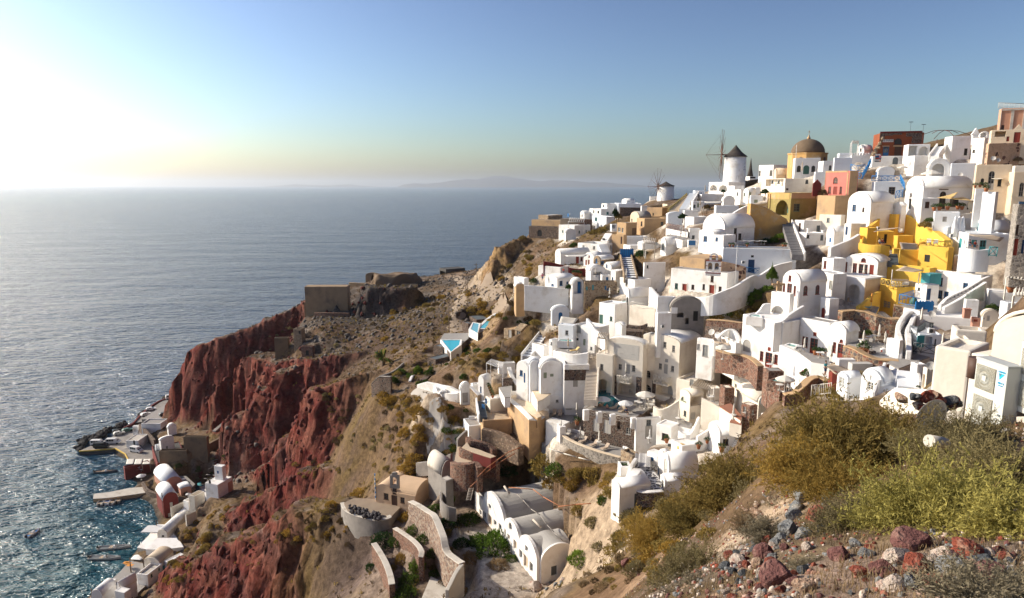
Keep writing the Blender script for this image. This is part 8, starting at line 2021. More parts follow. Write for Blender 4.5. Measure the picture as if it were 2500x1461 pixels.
for u,v,z,r,c,s in[(1000,800,60,24,(.085,.06,.045),.8),(930,830,54,16,(.09,.06,.045),.8),(1060,750,63,14,(.10,.075,.055),.7),(900,730,62,16,(.075,.065,.06),.9),(1170,1340,47.5,6,(.48,.44,.39),.9),(1210,1400,47.5,7,(.50,.46,.41),1),(1150,1440,47.5,6,(.52,.48,.43),1),(1270,1440,47.5,5,(.44,.39,.34),.9),(1130,1370,47,4,(.42,.37,.32),.9)]:pnt(u,v,z,r,c,s)  # promontory slope browns have its shade mixed in as darker albedo
def fmat(name,c,c2,tr=.25):
 m=bpy.data.materials.new(name);m.use_nodes=True;nt=m.node_tree;nt.nodes.clear()
 o=nd(nt,'ShaderNodeOutputMaterial');d=nd(nt,'ShaderNodeBsdfDiffuse');t=nd(nt,'ShaderNodeBsdfTranslucent');mx=nd(nt,'ShaderNodeMixShader');iv(mx,0,tr)
 oi=nd(nt,'ShaderNodeObjectInfo');tc=nd(nt,S66);n=nd(nt,S45);iv(n,S34,3.);iv(n,'Detail',4)
 NL(nt,tc.outputs[S41],n.inputs[S36])
 a=nd(nt,S63,operation='MULTIPLY_ADD');iv(a,1,.5);NL(nt,oi.outputs['Random'],a.inputs[0]);NL(nt,n.outputs[0],a.inputs[2])
 r=nd(nt,S46);r.color_ramp.elements[0].position=.45;r.color_ramp.elements[1].position=1.;r.color_ramp.elements[0].color=(*c2,1);r.color_ramp.elements[1].color=(*c,1)
 NL(nt,a.outputs[0],r.inputs[0]);NL(nt,r.outputs[0],d.inputs[0]);NL(nt,r.outputs[0],t.inputs[0])
 NL(nt,d.outputs[0],mx.inputs[1]);NL(nt,t.outputs[0],mx.inputs[2]);NL(nt,mx.outputs[0],o.inputs[0]);MT[name]=m
fmat('gold',(.42,.27,.06),(.26,.17,.045));fmat(S58,(.32,.23,.07),(.19,.15,.05));fmat(S59,(.17,.115,.055),(.09,.065,.04));fmat(S60,(.10,.15,.03),(.05,.085,.02));fmat('brightgreen',(.16,.23,.035),(.08,.14,.025))
fmat(S39,(.30,.25,.12),(.18,.15,.08),.3);fmat('yellowgreen',(.46,.40,.12),(.30,.27,.085),.35);fmat(S40,(.36,.26,.14),(.22,.155,.09));fmat('greydry',(.28,.24,.16),(.17,.145,.10));fmat(S17,(.045,.085,.03),(.025,.05,.02))
cut_openings()
make_ground()
SH={}
def shrub_mesh(kind,k):
 key=(kind,k%3)
 if key not in SH:
  V,F=lball(1100,1.,.17,10+k%3,.85,.6,.45,.55);me=mnp(V,F,kind);me.materials.append(MT[kind]);SH[key]=me
 return SH[key]
def trunkmesh():
 if 'trunk' not in SH:
  bm=BN()
  for a in range(5):tube(bm,(0,0,-.3),(.35*cos(a*1.3),.35*sin(a*1.3),.5),.06,.02,5)
  SH['trunk']=mb(bm);SH['trunk'].materials.append(MT[S20])
 return SH['trunk']
NB=[0]
def shb(u,v,r,kind,lb,gp=None,sq=1.,Y=None,name='shrub'):
 p,n=hit(u,v+r*.45)
 if Y:p=W(u,v+r*.6,Y)
 if p is None:return
 d=(p-Vc((0,0,CAM_H))).length;rr=r/ZO[2]/FPX*d
 NB[0]+=1
 o=lnk(name,shrub_mesh(kind,NB[0]),None,None,p+Vc((0,0,-rr*.12)),ruf(0,6),(rr*ruf(.92,1.1),rr*ruf(.92,1.1),rr*sq*ruf(.9,1.1)))
 if rr>.8:tr=lnk('stem',trunkmesh(),None,o)
 return tag(o,lb,'shrub',gp)
SCAT=[]
def sct(poly,n,r0,r1,kinds,lb,gp,sq=.9):
 us=[p[0]for p in poly];vs=[p[1]for p in poly];k=0;tr=0
 while k<n and tr<n*12:
  tr+=1;u,v=ruf(min(us),max(us)),ruf(min(vs),max(vs))
  if inpoly(np.array([u]),np.array([v]),poly)[0]:SCAT.append((r0+(r1-r0)*rnd.random()**2,u,v,rnd.choice(kinds),lb,gp,sq));k+=1
def settle(cap):
 SCAT.sort(key=lambda q:-q[0]);small={}
 for i,(r,u,v,kd,lb,gp,sq)in en(SCAT):
  if i<cap:shb(u,v,r,kd,{'gold':'golden',S58:'olive gold',S59:'dry brown',S60:'green','brightgreen':'bright green',S39:'grey olive',S17:'dark green',S40:'straw coloured'}[kd]+' '+lb,gp,sq)
  else:
   p,n=hit(u,v+r*.45)
   if p is not None:small.setdefault(kd,[]).append((p,r/FPX*(p-Vc((0,0,CAM_H))).length))
 for kd,L in small.items():
  V,F=lball(260,1.,.3,7,.85,.6,.45,.55)
  tag(lnk('low_shrubs',mnp(np.concatenate([V*r+np.array(p[:])for p,r in L]),np.concatenate([F+len(V)*i for i in range(len(L))])),MT[kd]),'many small shrubs on the slopes',None,None,'stuff')
G,O,B_,N_,BG,GO='gold',S58,S59,S60,'brightgreen',S39
sct([(1140,700),(1200,720),(1262,770),(1180,790),(1140,770)],34,6,15,[G,G,O],'shrub right of the dirt road','shrubs right of the dirt road')
sct([(900,790),(1000,730),(1100,720),(1100,860),(1040,880),(940,860)],60,4,13,[B_,B_,O,G],'shrub on the slope left of the dirt road','shrubs left of the dirt road')
sct([(600,830),(700,780),(900,790),(860,850),(700,870)],34,3,7,[B_,GO],'scrub bush on the red cliff tops','bushes on the red cliff tops')
sct([(960,895),(1060,880),(1080,930),(1000,945),(940,940)],26,5,14,[N_,BG,N_,O],'plant in the garden below the palm','plants in the palm garden')
sct([(790,960),(930,950),(1000,1010),(1010,1100),(930,1150),(820,1110)],70,4,12,[B_,O,GO],'scrub bush on the slope left of the footpath','scrub bushes left of the footpath')
sct([(930,955),(1020,965),(1060,1030),(1030,1110),(960,1140),(980,1040)],30,9,22,[G,G,O],'shrub beside the pale footpath','shrubs beside the pale footpath')
sct([(1080,980),(1150,1000),(1165,1050),(1120,1110),(1090,1100)],26,6,15,[G,O,N_],'shrub between footpath and village','shrubs between footpath and village')
sct([(1080,890),(1160,830),(1200,850),(1170,920),(1080,930)],22,6,15,[O,B_,G,N_],'shrub under the pool villa','shrubs under the pool villa')
sct([(1190,690),(1240,620),(1290,600),(1310,690),(1250,700)],26,6,14,[O,B_,G],'shrub on the tan cliff','shrubs on the tan cliff')
sct([(560,1330),(650,1290),(760,1240),(880,1230),(860,1330),(700,1320)],50,4,14,[O,B_,G,B_],'shrub on the front red spur','shrubs on the front red spur')
sct([(660,1130),(760,1110),(880,1150),(760,1170)],16,4,9,[B_,O],'shrub on the middle red spur','shrubs on the middle red spur')
sct([(440,1290),(560,1230),(540,1300),(470,1400),(380,1440)],40,5,13,[G,O,G],'shrub on the slope above the port','shrubs above the port')
sct([(430,1130),(560,1100),(590,1160),(500,1200)],16,4,9,[O,GO,N_],'shrub in the port gardens','shrubs in the port gardens')
sct([(1240,640),(1260,700),(1290,740),(1330,760),(1300,830),(1230,800)],22,7,16,[O,B_,N_],'shrub on the terraces below the white gateway','shrubs below the white gateway')
sct([(1200,840),(1290,830),(1300,890),(1200,880)],12,9,20,[O,G],'shrub below the tan cottages','shrubs below the tan cottages')
sct([(1330,1130),(1500,1160),(1500,1240),(1400,1200)],14,8,22,[O,G],'shrub on the sandy slope under the sun deck','shrubs under the sun deck')
sct([(1500,1250),(1620,1200),(1760,1200),(1740,1330),(1560,1420),(1480,1350)],42,14,34,[O,G,O,GO],'shrub on the near green slope','shrubs on the near slope')
sct([(1400,1400),(1560,1340),(1640,1400),(1560,1470),(1380,1470)],26,9,22,[O,GO,B_,S40],'shrub at the bottom of the near slope','shrubs at the bottom of the near slope')
sct([(1750,560),(1800,575),(1800,600),(1740,600)],6,8,14,[N_,S17],'plant under the ochre ramp wall','plants under the ochre ramp wall')
settle(170)
zoom(800,1100,4.047)
for u,v,r,k,l in[(330,410,120,G,'largest round golden shrub left of the sand coloured church'),(40,520,60,G,'golden shrub at the end of the boat shaped wall'),(770,640,70,G,'golden shrub at the top of the long rubble wall'),(860,760,75,N_,'green bush beside the long rubble wall'),(960,850,85,N_,'taller green bush on the inner garden terrace'),(1040,990,70,N_,'green bush at the bend of the long rubble wall'),(560,850,120,S17,'dark low green bush under the boat shaped wall'),(690,870,80,N_,'green bush at the lower rubble garden wall'),(740,1050,75,G,'golden dome shrub on the lower garden terrace'),(880,1110,85,BG,'light green bush on the lower garden terrace'),(810,1260,110,N_,'wide green thicket low on the garden terrace'),(760,1400,130,N_,'green thicket at the bottom edge of the gardens'),(1075,1130,65,O,'olive shrub inside the long rubble wall'),(1060,1200,65,N_,'small green bush above the concrete ramp'),(1140,1310,65,S40,'dry shrub on the concrete ramp'),(1290,1380,90,O,'shrub by the pale edge wall of the yard'),(1400,650,110,N_,'left green bush in front of the grey vaults'),(1640,880,190,BG,'big bright green bush before the grey vaults'),(1500,860,110,N_,'green bush left of the bright green one'),(1330,890,85,S17,'dark cactus like bush in the dusty yard'),(1430,1030,85,S40,'dry straw shrub in the white yard'),(1690,1100,95,S40,'straw coloured thorn shrub below the bright bush'),(1810,1050,60,N_,'small green bush against the white facade'),(1180,690,100,S17,'low green bush below the planter'),(1190,800,60,O,'golden shrub on the upper rubble wall'),(1210,970,45,O,'small shrub on the white yard slope'),(430,1140,55,S17,'small dark bush on the ash slope'),(1060,560,70,N_,'green bush between church and planter'),(1190,455,75,BG,'yellow green bush in the semicircular planter'),(930,180,85,N_,'green bush above the sand coloured church'),(780,150,95,G,'golden thicket above the sand coloured church'),(860,60,90,G,'upper golden thicket above the church'),(1110,20,80,N_,'green bush beside the pale footpath end'),(640,1150,50,O,'small shrub at the lowest rubble wall')]:shb(u,v,r,k,l)
zoom(1200,1100,4.047)
for u,v,r,k,l in[(145,165,98,S17,'dark green ball shaped bush beside the rusty pipe'),(560,100,170,O,'big olive bush below the tan wedge wall'),(640,150,110,N_,'green heart of the big olive bush'),(580,300,85,G,'golden round shrub under the big olive bush'),(1000,190,108,O,'round olive shrub under the sun deck wall'),(860,190,75,O,'shrub left of the round olive shrub'),(800,315,80,G,'golden shrub on the sandy cut'),(1185,245,78,O,'olive shrub at the foot of the sun deck'),(860,565,80,O,'olive shrub on the rusty pipe'),(1000,680,90,GO,'pale grey green shrub on the sandy cut'),(1110,480,65,N_,'green shrub beside the domed house'),(870,1030,115,BG,'bright green bush at the corner of the vaulted house'),(1065,930,65,GO,'pale shrub at the foot of the sandy cut'),(1790,340,75,N_,'blue green bush beside the tiny white vault'),(1530,520,110,O,'olive shrub below the horseshoe bench'),(1800,520,115,G,'golden shrub right of the horseshoe bench'),(1430,690,120,O,'large olive shrub on the near slope edge'),(1300,830,110,O,'leftmost large shrub on the near slope'),(1980,200,70,G,'golden shrub at the village edge'),(2080,160,60,N_,'green shrub at the village edge')]:shb(u,v,r,k,l)
zoom(1600,500,5)
for u,v,r,k,l in[(690,1270,95,N_,'green bush at the left of the walled garden'),(740,1340,80,O,'olive bush at the left foot of the walled garden'),(930,1190,90,N_,'green bush inside the curved garden wall'),(1110,1140,115,BG,'big yellow green bush inside the curved garden wall'),(1250,1080,110,BG,'second big yellow green bush in the walled garden'),(1370,1010,90,N_,'green bush below the stone cross'),(1200,1290,95,O,'olive bush at the foot of the walled garden'),(1010,1320,90,O,'low olive bush at the rubble wall of the garden'),(880,1290,80,N_,'green bush in the middle of the walled garden'),(1300,1200,90,O,'olive bush right in the walled garden')]:shb(u,v,r,k,l,sq=1.)
for u,v,r,k,l in[(1530,360,60,BG,'light green bush against the ochre ramp wall'),(1440,410,60,N_,'green bush left under the ochre ramp wall'),(1350,420,55,S17,'dark bush at the door of the ochre ramp wall')]:shb(u,v,r,k,l,Y=143)
def tree(lb,u,vb,vt,r,kind=S17,Y=None,cone=False,name='tree'):
 P=W(u,vb,Y or Yg(u,vb));h=zat(P,vt)-P.z;rr=r/ZO[2]/FPX*P.y
 t=tg_(name,lb,'tree',P)
 bm=BN();tube(bm,(0,0,-.5),(.1,0,h*.6),.14,.08,7);tube(bm,(.05,0,h*.4),(rr*.5,.1,h*.75),.07,.03,5);tube(bm,(.05,0,h*.45),(-rr*.5,-.1,h*.78),.07,.03,5);lnk('trunk',mb(bm),MT[S20],t)
 V,F=lball(1500,1.,.2,int(u),1.,.45)
 if cone:V[:,2]*=h*.55/1.;V[:,:2]*=(rr*(1.05-.75*np.clip((V[:,2:3]/(h*.55)+.1),0,1)));V[:,2]+=h*.42
 else:V*=rr;V[:,2]+=h-rr*.85
 lnk('crown',mnp(V,F),MT[kind],t)
 return t
tree('tall green conifer in front of the curved garden wall',1415,1000,720,75,S60,118,True,'conifer_tree')
zoom(1200,420,5)
tree('round pruned tree on the bluish terrace',2335,600,515,55,S17,172);tree('small round potted tree at the white gateway',945,1470,1380,46,S17,142)
for k,(u,vb,vt,r)in en(((1505,560,430,34),(1550,610,490,48),(1525,590,450,40))):tree('dark cypress bush '+('left','right','middle')[k]+' of the group by the dark stone wall',u,vb,vt,r,S17 if k!=1 else S58,200,True,'cypress_tree')
for u,v,r,k,l in[(1350,700,70,O,'olive thicket on the terrace slope left of the tan cube house'),(1250,720,60,O,'second olive thicket left of the tan cube house'),(1150,720,60,N_,'green thicket beside the wide pergola'),(1010,880,60,N_,'green bush under the wide pergola house'),(900,500,50,S17,'dark bush at the far stone wall'),(1830,980,75,S17,'dark shrub under the slatted awning'),(520,1310,60,N_,'dark green rose bush on the cliff edge terrace'),(380,790,50,O,'golden shrub under the dark stone house'),(480,1030,60,O,'olive shrub on the tan cliff top'),(650,1450,80,G,'golden bush against the white garden wall'),(1600,1440,50,N_,'green plant right of the tan stone house'),(1500,350,50,B_,'brown bush on the far skyline'),(1720,310,40,S17,'dark bush at the blue hut on the far skyline')]:shb(u,v,r,k,l)
zoom(1600,300,5)
tree('small tree with trunk at the olive house corner',1335,930,815,48,S17,176);tree('round tree in a white pot before the glazed doors',625,1090,1005,45,S59,172);tree('low tree on the windmill terrace',825,900,820,28,S17,206)
for u,v,r,k,l,Y in[(1080,1020,45,N_,'green bush behind the white wall head',170),(1015,710,45,S17,'dark hedge plant at the foot of the large windmill',224),(960,712,40,S17,'second dark hedge plant at the large windmill',224),(2040,830,60,S59,'reddish plant on the terrace of the pink house',148)]:shb(u,v,r,k,l,Y=Y)
zoom(2000,480,5)
for u,v,r,k,l,Y in[(1290,320,60,O,'brown green bush on the dark rubble slope by the yellow wall',123),(1345,270,45,N_,'green bush above the dark rubble slope',123),(830,600,40,B_,'dry grass bush on the rounded yellow terrace',118)]:shb(u,v,r,k,l,Y=Y)
zoom(2000,220,5)
for u,v,r,k,l,Y in[(1968,925,40,O,'hanging green plant at the left top of the cream arched house',128),(2190,925,45,O,'hanging green plant at the right top of the cream arched house',128),(2430,830,40,S40,'dry tuft growing on the rubble wall',132)]:shb(u,v,r,k,l,Y=Y)
zoom(2000,720,5)
for u,v,r,k,l,Y in[(410,365,70,N_,'green bush in the rubble planter',92),(590,440,50,N_,'spiky green plant at the rubble wall',88),(370,780,70,O,'red flowered bush above the white wall',84),(600,740,40,BG,'yellow green plant at the clay jar',82),(100,1150,110,O,'tall olive bush behind the pipe railing',66),(1210,1110,22,S17,'small dark plant on the white tower step',62),(2120,130,60,N_,'green plant under the white pergola',93)]:shb(u,v,r,k,l,Y=Y)
zoom(1600,720,5)
for u,v,r,k,l,Y in[(1860,920,80,N_,'bougainvillea with pink flowers left of the terrace steps',83),(1990,870,80,S60,'taller bougainvillea beside the grey brick terrace',84)]:
 o=shb(u,v,r,k,l,Y=Y)
 V,F=lball(60,1.05,.16,5,.85,.9);lnk('flowers',mnp(V,F),MT['pinkcloth'],o)
zoom()
bm=BN();bmesh.ops.create_icosphere(bm,subdivisions=5,radius=1);co=np.array([v.co[:]for v in bm.verts]);nz=fbm(co[:,0],co[:,1],co[:,2],.7,5)
for vv,q in zip(bm.verts,nz):vv.co*=1+.16*q;vv.co.z=min(vv.co.z,.62+.1*q)
tag(lnk('rock_outcrop',mb(bm,'r',True),MT[S44],None,W(966,700,290),.2,(11,7,9)),'long hump of brown rock on top of the promontory','rock')
# palm
p,n=hit(936,893);t=tg_('palm_tree','short date palm with bushy crown on the dark plateau','palm tree',p)
ro(t,'trunk',S20,(0,0,-1),(0,0,2.2),.5,.42,9)
for k in range(46):
 a=k*2.4;el=.15+1.25*((k*.618)%1);L=ruf(3.2,4.4);rows=[];bm=BN()
 for i in range(7):
  s=i/6;r_=L*s*cos(el)*(1-.12*s);z_=2.2+L*(s*sin(el)-.5*s*s*(1.2-el*.4));w=.42*sin(pi*min(s*.9+.1,1))+.03
  d=Vc((cos(a),sin(a),0));sd=Vc((-d.y,d.x,0));c=d*r_+Vc((0,0,z_));rows.append((bm.verts.new(c-sd*w-Vc((0,0,w*.5))),bm.verts.new(c),bm.verts.new(c+sd*w-Vc((0,0,w*.5)))))
 for q0,q1 in zip(rows[:-1],rows[1:]):bm.faces.new((q0[0],q1[0],q1[1],q0[1]));bm.faces.new((q0[1],q1[1],q1[2],q0[2]))
 lnk('frond',mb(bm),MT[S58 if k%3 else S60],t)
def path(name,pts,w,m):
 P=[]
 for i,(u,v)in en(pts):
  p,n_=hit(u,v)
  if p is not None:P.append(p)
 Q=[]
 for a,b in zip(P[:-1],P[1:]):Q+=[a+(b-a)*(k/5)for k in range(5)]
 Q.append(P[-1]);V=[]
 for i,q in en(Q):
  d=Q[min(i+1,len(Q)-1)]-Q[max(i-1,0)];d.z=0;d.normalize();s_=Vc((d.y,-d.x,0));ww=w*(1+.22*sin(i*1.7))/2
  for k in range(5):
   c=q+s_*ww*(k/2-1);g,n_=drop(c.x,c.y);V.append((c.x,c.y,(g.z if g is not None else q.z)+(.14 if 0<k<4 else-.05)))
 F=[(5*i+k,5*i+k+1,5*i+k+6,5*i+k+5)for i in range(len(Q)-1)for k in range(4)]
 tag(lnk(name,mnp(V,F,name,True),MT[m]),kind='structure')
path('dirt_road',[(1085,668),(1115,676),(1132,690),(1136,706),(1128,728),(1120,750),(1113,772),(1110,795),(1118,812)],5.,'dust');path('footpath',[(1016,950),(1040,962),(1058,978),(1072,1000),(1083,1024),(1088,1050),(1082,1076),(1070,1098),(1058,1118),(1046,1132)],3.2,'whitedust');path('cliff_track',[(1150,690),(1185,705),(1215,722),(1250,730)],5,'dust')
# rough scrub and stones too many to count on the slopes
def strew(name,lb,n,x0,x1,y0,y1,fn,mt,kind='stuff'):
 rs=np.random.RandomState(len(name));xs=rs.uniform(x0,x1,n);ys=rs.uniform(y0,y1,n);VV,FF,off=[],[],0
 for x,y in zip(xs,ys):
  p,nn=drop(x,y)
  if p is None or p.z<2:continue
  r=fn(p,nn,rs)
  if r is None:continue
  V,F=r;VV.append(V);FF.append(F+off);off+=len(V)
 tag(lnk(name,mnp(np.concatenate(VV),np.concatenate(FF)),MT[mt]),lb,None,None,kind)
hx=[(p[0],q)for p,q in HOLES]
def near_house(x,y):
 for poly,z in HOLES:
  if min(a for a,b in poly)-.5<x<max(a for a,b in poly)+.5 and min(b for a,b in poly)-.5<y<max(b for a,b in poly)+.5:return True
 return False
TV,TF=lball(9,1.,.75,4,.8,.3,.8,.35)
def tuft(p,nn,rs):
 if nn.z<.55 or near_house(p.x,p.y):return None
 s=rs.uniform(.25,.8);a=rs.uniform(0,6.28);c,q=cos(a),sin(a)
 V=TV*s;return np.stack([V[:,0]*c-V[:,1]*q+p.x,V[:,0]*q+V[:,1]*c+p.y,V[:,2]+p.z],1),TF
strew('dry_scrub','low dry scrub covering the slopes',9000,-120,30,60,320,tuft,S59)
strew('golden_scrub','golden dry tufts covering the slopes',4500,-75,30,45,260,tuft,S58)
bmi=BN();bmesh.ops.create_icosphere(bmi,subdivisions=1,radius=1);IV=np.array([v.co[:]for v in bmi.verts]);IF=np.array([[v.index for v in f.verts]for f in bmi.faces]);bmi.free()
def rubble(lo,hi,steep):
 def f(p,nn,rs):
  if(nn.z<.6)!=steep or near_house(p.x,p.y):return None
  s=lo+(hi-lo)*rs.rand()**3;V=IV*(1+.35*rs.uniform(-1,1,(len(IV),1)))*s*rs.uniform(.7,1.3,3);return V+np.array([p.x,p.y,p.z]),IF
 return f
mat('redrubble',(.15,.04,.03),.95,(.09,.025,.022),1.2,.6,.05);mat('ashrubble',(.16,.14,.125),.95,(.10,.085,.075),.4,.6)
strew('red_scree','loose red rocks on the cliff faces',9000,-150,-48,95,300,rubble(.2,1.,True),'redrubble')
strew('grey_scree','grey scree on the promontory',2600,-110,0,200,300,rubble(.15,.9,False),'ashrubble')
# foreground: rubble, dry grass, thorn bushes
RK=[]
for s_ in range(7):
 bm=BN();bmesh.ops.create_icosphere(bm,subdivisions=3,radius=1.);rs=random.Random(40+s_)
 pl=[(Vc((rs.gauss(0,1),rs.gauss(0,1),rs.gauss(0,1))).normalized(),rs.uniform(.5,.85))for _ in range(11)]
 co=np.array([v.co[:]for v in bm.verts]);nz=fbm(co[:,0]+s_*9,co[:,1],co[:,2],.55,4)
 for vv,q in zip(bm.verts,nz):
  for n_,d_ in pl:
   e=vv.co.dot(n_)-d_
   if e>0:vv.co-=n_*e*.92
  vv.co*=1+.07*q
 RK.append(mb(bm,'rock'))
for nm,c,c2,c3 in((S22,(.27,.065,.035),(.17,.045,.03),(.36,.22,.16)),(S24,(.17,.075,.065),(.12,.05,.045),(.26,.15,.12)),(S23,(.22,.225,.225),(.14,.145,.15),(.32,.29,.25)),(S51,(.085,.095,.105),(.055,.06,.065),(.16,.15,.14)),(S25,(.56,.48,.41),(.42,.34,.28),(.30,.14,.10)),(S33,(.42,.29,.20),(.32,.20,.14),(.5,.42,.33))):
 mat(nm,c,.95,c2,2.2,.5,.08,4.,c3=c3,s3=.9)
RMESH={}
NR=[0]
def rock(u,v,r,kind,lb,gp=None,Y=None,sink=.25,fl=.8):
 p=W(u,v,Y)if Y else hit(u,v+r*.5)[0]
 if p is None:return
 d=(p-Vc((0,0,CAM_H))).length;rr=r/ZO[2]/FPX*d*1.08;NR[0]+=1;key=(kind,NR[0]%7)
 if key not in RMESH:me=RK[NR[0]%7].copy();me.materials.append(MT[kind]);RMESH[key]=me
 o=lnk('rock',RMESH[key],None,None,p+Vc((0,0,rr*(.5-sink))),0,(rr*ruf(.9,1.15),rr*ruf(.8,1.1),rr*fl*ruf(.85,1.1)))
 o.rotation_euler=(ruf(-.4,.4),ruf(-.4,.4),ruf(0,6.28))
 return tag(o,lb,'rock',gp)
zoom(1700,960,2.916)
for u,v,r,k,l in[(875,860,76,S22,'reddish pink rock alone under the large bush'),(660,960,76,S23,'smooth grey boulder at the top of the rubble pile'),(765,1002,58,S23,'speckled grey block right of the smooth grey boulder'),(895,962,52,S51,'dark grey rock beneath the reddish pink rock'),(545,975,40,S22,'small red rock left of the smooth grey boulder'),(490,1130,84,S24,'dark red split rock with pale edge in the pile'),(550,1215,54,S22,'bright orange red rough rock in the pile'),(585,1290,115,S24,'big maroon rock lying low in the pile'),(770,1252,44,S51,'dark blue grey stone beside dry grass'),(790,1095,42,S25,'white and red stone in the dry grass'),(1012,1135,82,S24,'pointed dark red rock standing in dry grass'),(1140,1070,44,S23,'grey stone behind the pointed dark red rock'),(1215,1132,46,S23,'light grey stone right of the pointed rock'),(1232,1095,30,S22,'small red stone above the light grey stone'),(1555,1045,112,S24,'broad purple slab under the yellow bush'),(1430,1150,80,S25,'flat white rubble below the purple slab'),(1560,1225,96,S22,'large round red rock with pale streaks'),(1330,1240,82,S24,'maroon rock left of the large round red rock'),(1160,1270,52,S22,'rusty rounded rock in the straw'),(1385,1365,78,S25,'jagged white pumice rock'),(1540,1345,80,S23,'pale grey rock with a hollow'),(1690,1340,72,S22,'brick red rock at the bottom right of the straw'),(1765,1140,72,S25,'pinkish white rock below the yellow bush'),(1920,1110,98,S22,'wide red rock under the yellow bush'),(1690,1190,58,S25,'white stone between two red rocks'),(1840,1235,94,S23,'largest pale grey rock on the right'),(2020,1190,76,S51,'blue black rock right of the wide red rock'),(2092,1212,50,S23,'grey stone next to the blue black rock'),(2120,1285,98,S24,'purple triangular rock near the right edge'),(2190,1160,42,S22,'small red stone near the right edge'),(2250,570,100,S22,'red and white rock half hidden at the right edge'),(2130,690,80,S24,'purple brown rock under the right bush'),(1975,1240,52,S33,'brown stone below the blue black rock'),(300,1180,62,S25,'pale knobbly stone at the left of the pile'),(205,1230,40,S51,'dark stone at the left edge of the pile'),(240,1150,42,S22,'orange stone at the left edge of the pile'),(440,1205,48,S33,'tan stone under the dark red split rock'),(330,1270,40,S33,'brown lumpy stone in the lower pile'),(460,1260,40,S25,'pale pink stone in the lower pile'),(770,1370,70,S33,'sandy brown rock low in the pile'),(690,1340,52,S24,'maroon stone beside the sandy brown rock'),(560,1065,44,S23,'greenish grey stone above the bright red rock'),(610,1030,60,S23,'flat slate grey slab on the pile'),(510,1050,55,S22,'red brown stone left of the slate slab'),(760,740,62,S23,'tall grey rock ridge beside the large bush'),(720,800,60,S23,'second grey rock on the ridge'),(690,870,66,S23,'greenish rock at the foot of the ridge'),(740,690,40,S23,'top stone of the grey rock ridge'),(1645,1395,40,S24,'maroon stone at the bottom edge'),(2290,1400,60,S51,'dark stone at the bottom right corner')]:rock(u,v,r,k,l)
KD=[S22,S24,S23,S51,S25,S33];KN=dict(zip(KD,('red','maroon','grey','dark','whitish',S8)))
def rkf(poly,n,r0,r1,where,gp,kinds=KD,Y=None):
 us=[p[0]for p in poly];vs=[p[1]for p in poly];k=0
 while k<n:
  u,v=ruf(min(us),max(us)),ruf(min(vs),max(vs))
  if inpoly(np.array([u]),np.array([v]),poly)[0]:kd=rnd.choice(kinds);rock(u,v,r0+(r1-r0)*rnd.random()**1.6,kd,KN[kd]+' stone '+where,gp,Y=Y);k+=1
rkf([(130,1450),(220,1150),(480,1000),(640,1010),(720,1230),(680,1400),(420,1460)],80,16,42,'in the rubble pile at the lower left','stones of the lower left rubble pile')
rkf([(1700,1350),(1650,1200),(1900,1100),(2330,1110),(2333,1400),(2100,1420)],36,18,44,'in the rubble at the lower right','stones of the lower right rubble')
rkf([(700,1000),(1100,900),(1700,1000),(1700,1440),(800,1440)],26,12,26,'scattered in the dry straw','stones in the dry straw')
rkf([(1400,60),(1550,20),(1800,20),(1870,90),(1800,140),(1500,140)],26,26,50,'in the rubble heap behind the large dish','stones of the heap behind the dish',Y=19.5)
rkf([(300,830),(420,760),(560,740),(400,960),(250,1010)],16,18,40,'on the pale outcrop left of the grey ridge','stones of the pale outcrop',[S25,S33,S33])
t=tg_('plaster_lump','white broken plaster column lying by the right bush','rubble',W(1715,350,11.2),.4);bm=BN();tube(bm,(-.22,0,.06),(.22,0,-.05),.11,.10,12)
lnk('plaster',mb(bm),MT[S13],t)
zoom(1200,1100,4.047)
for u,v,r,k,l in[(1900,960,80,S25,'top pale stone of the ruined stone pillar'),(1840,1010,80,S25,'pale stone high on the ruined pillar'),(1810,1090,90,S22,'red stone in the ruined pillar'),(1790,1180,95,S24,'maroon stone in the ruined pillar'),(1770,1260,80,S22,'lower red stone in the ruined pillar'),(1860,1290,60,S24,'side stone of the ruined pillar'),(1700,1340,110,S33,'broad tan base of the ruined pillar'),(1640,1430,120,S33,'lowest tan base of the ruined pillar'),(1330,1120,65,S24,'round maroon boulder on the near slope'),(1390,1180,36,S25,'white stone beside the maroon boulder'),(430,1330,60,S25,'white rubble block at the corner of the vaulted house')]:rock(u,v,r,k,l,Y=(22 if u>1600 else None))
rkf([(360,1330),(560,1300),(720,1250),(700,1330),(420,1400)],16,12,26,'in the rubble beside the vaulted house','rubble stones beside the vaulted house',[S23,S25])
rkf([(1200,1180),(1400,1100),(1520,1050),(1480,1250),(1300,1260)],16,12,24,'on the bare earth of the near slope','stones on the bare earth',[S33,S24,S33])
zoom()
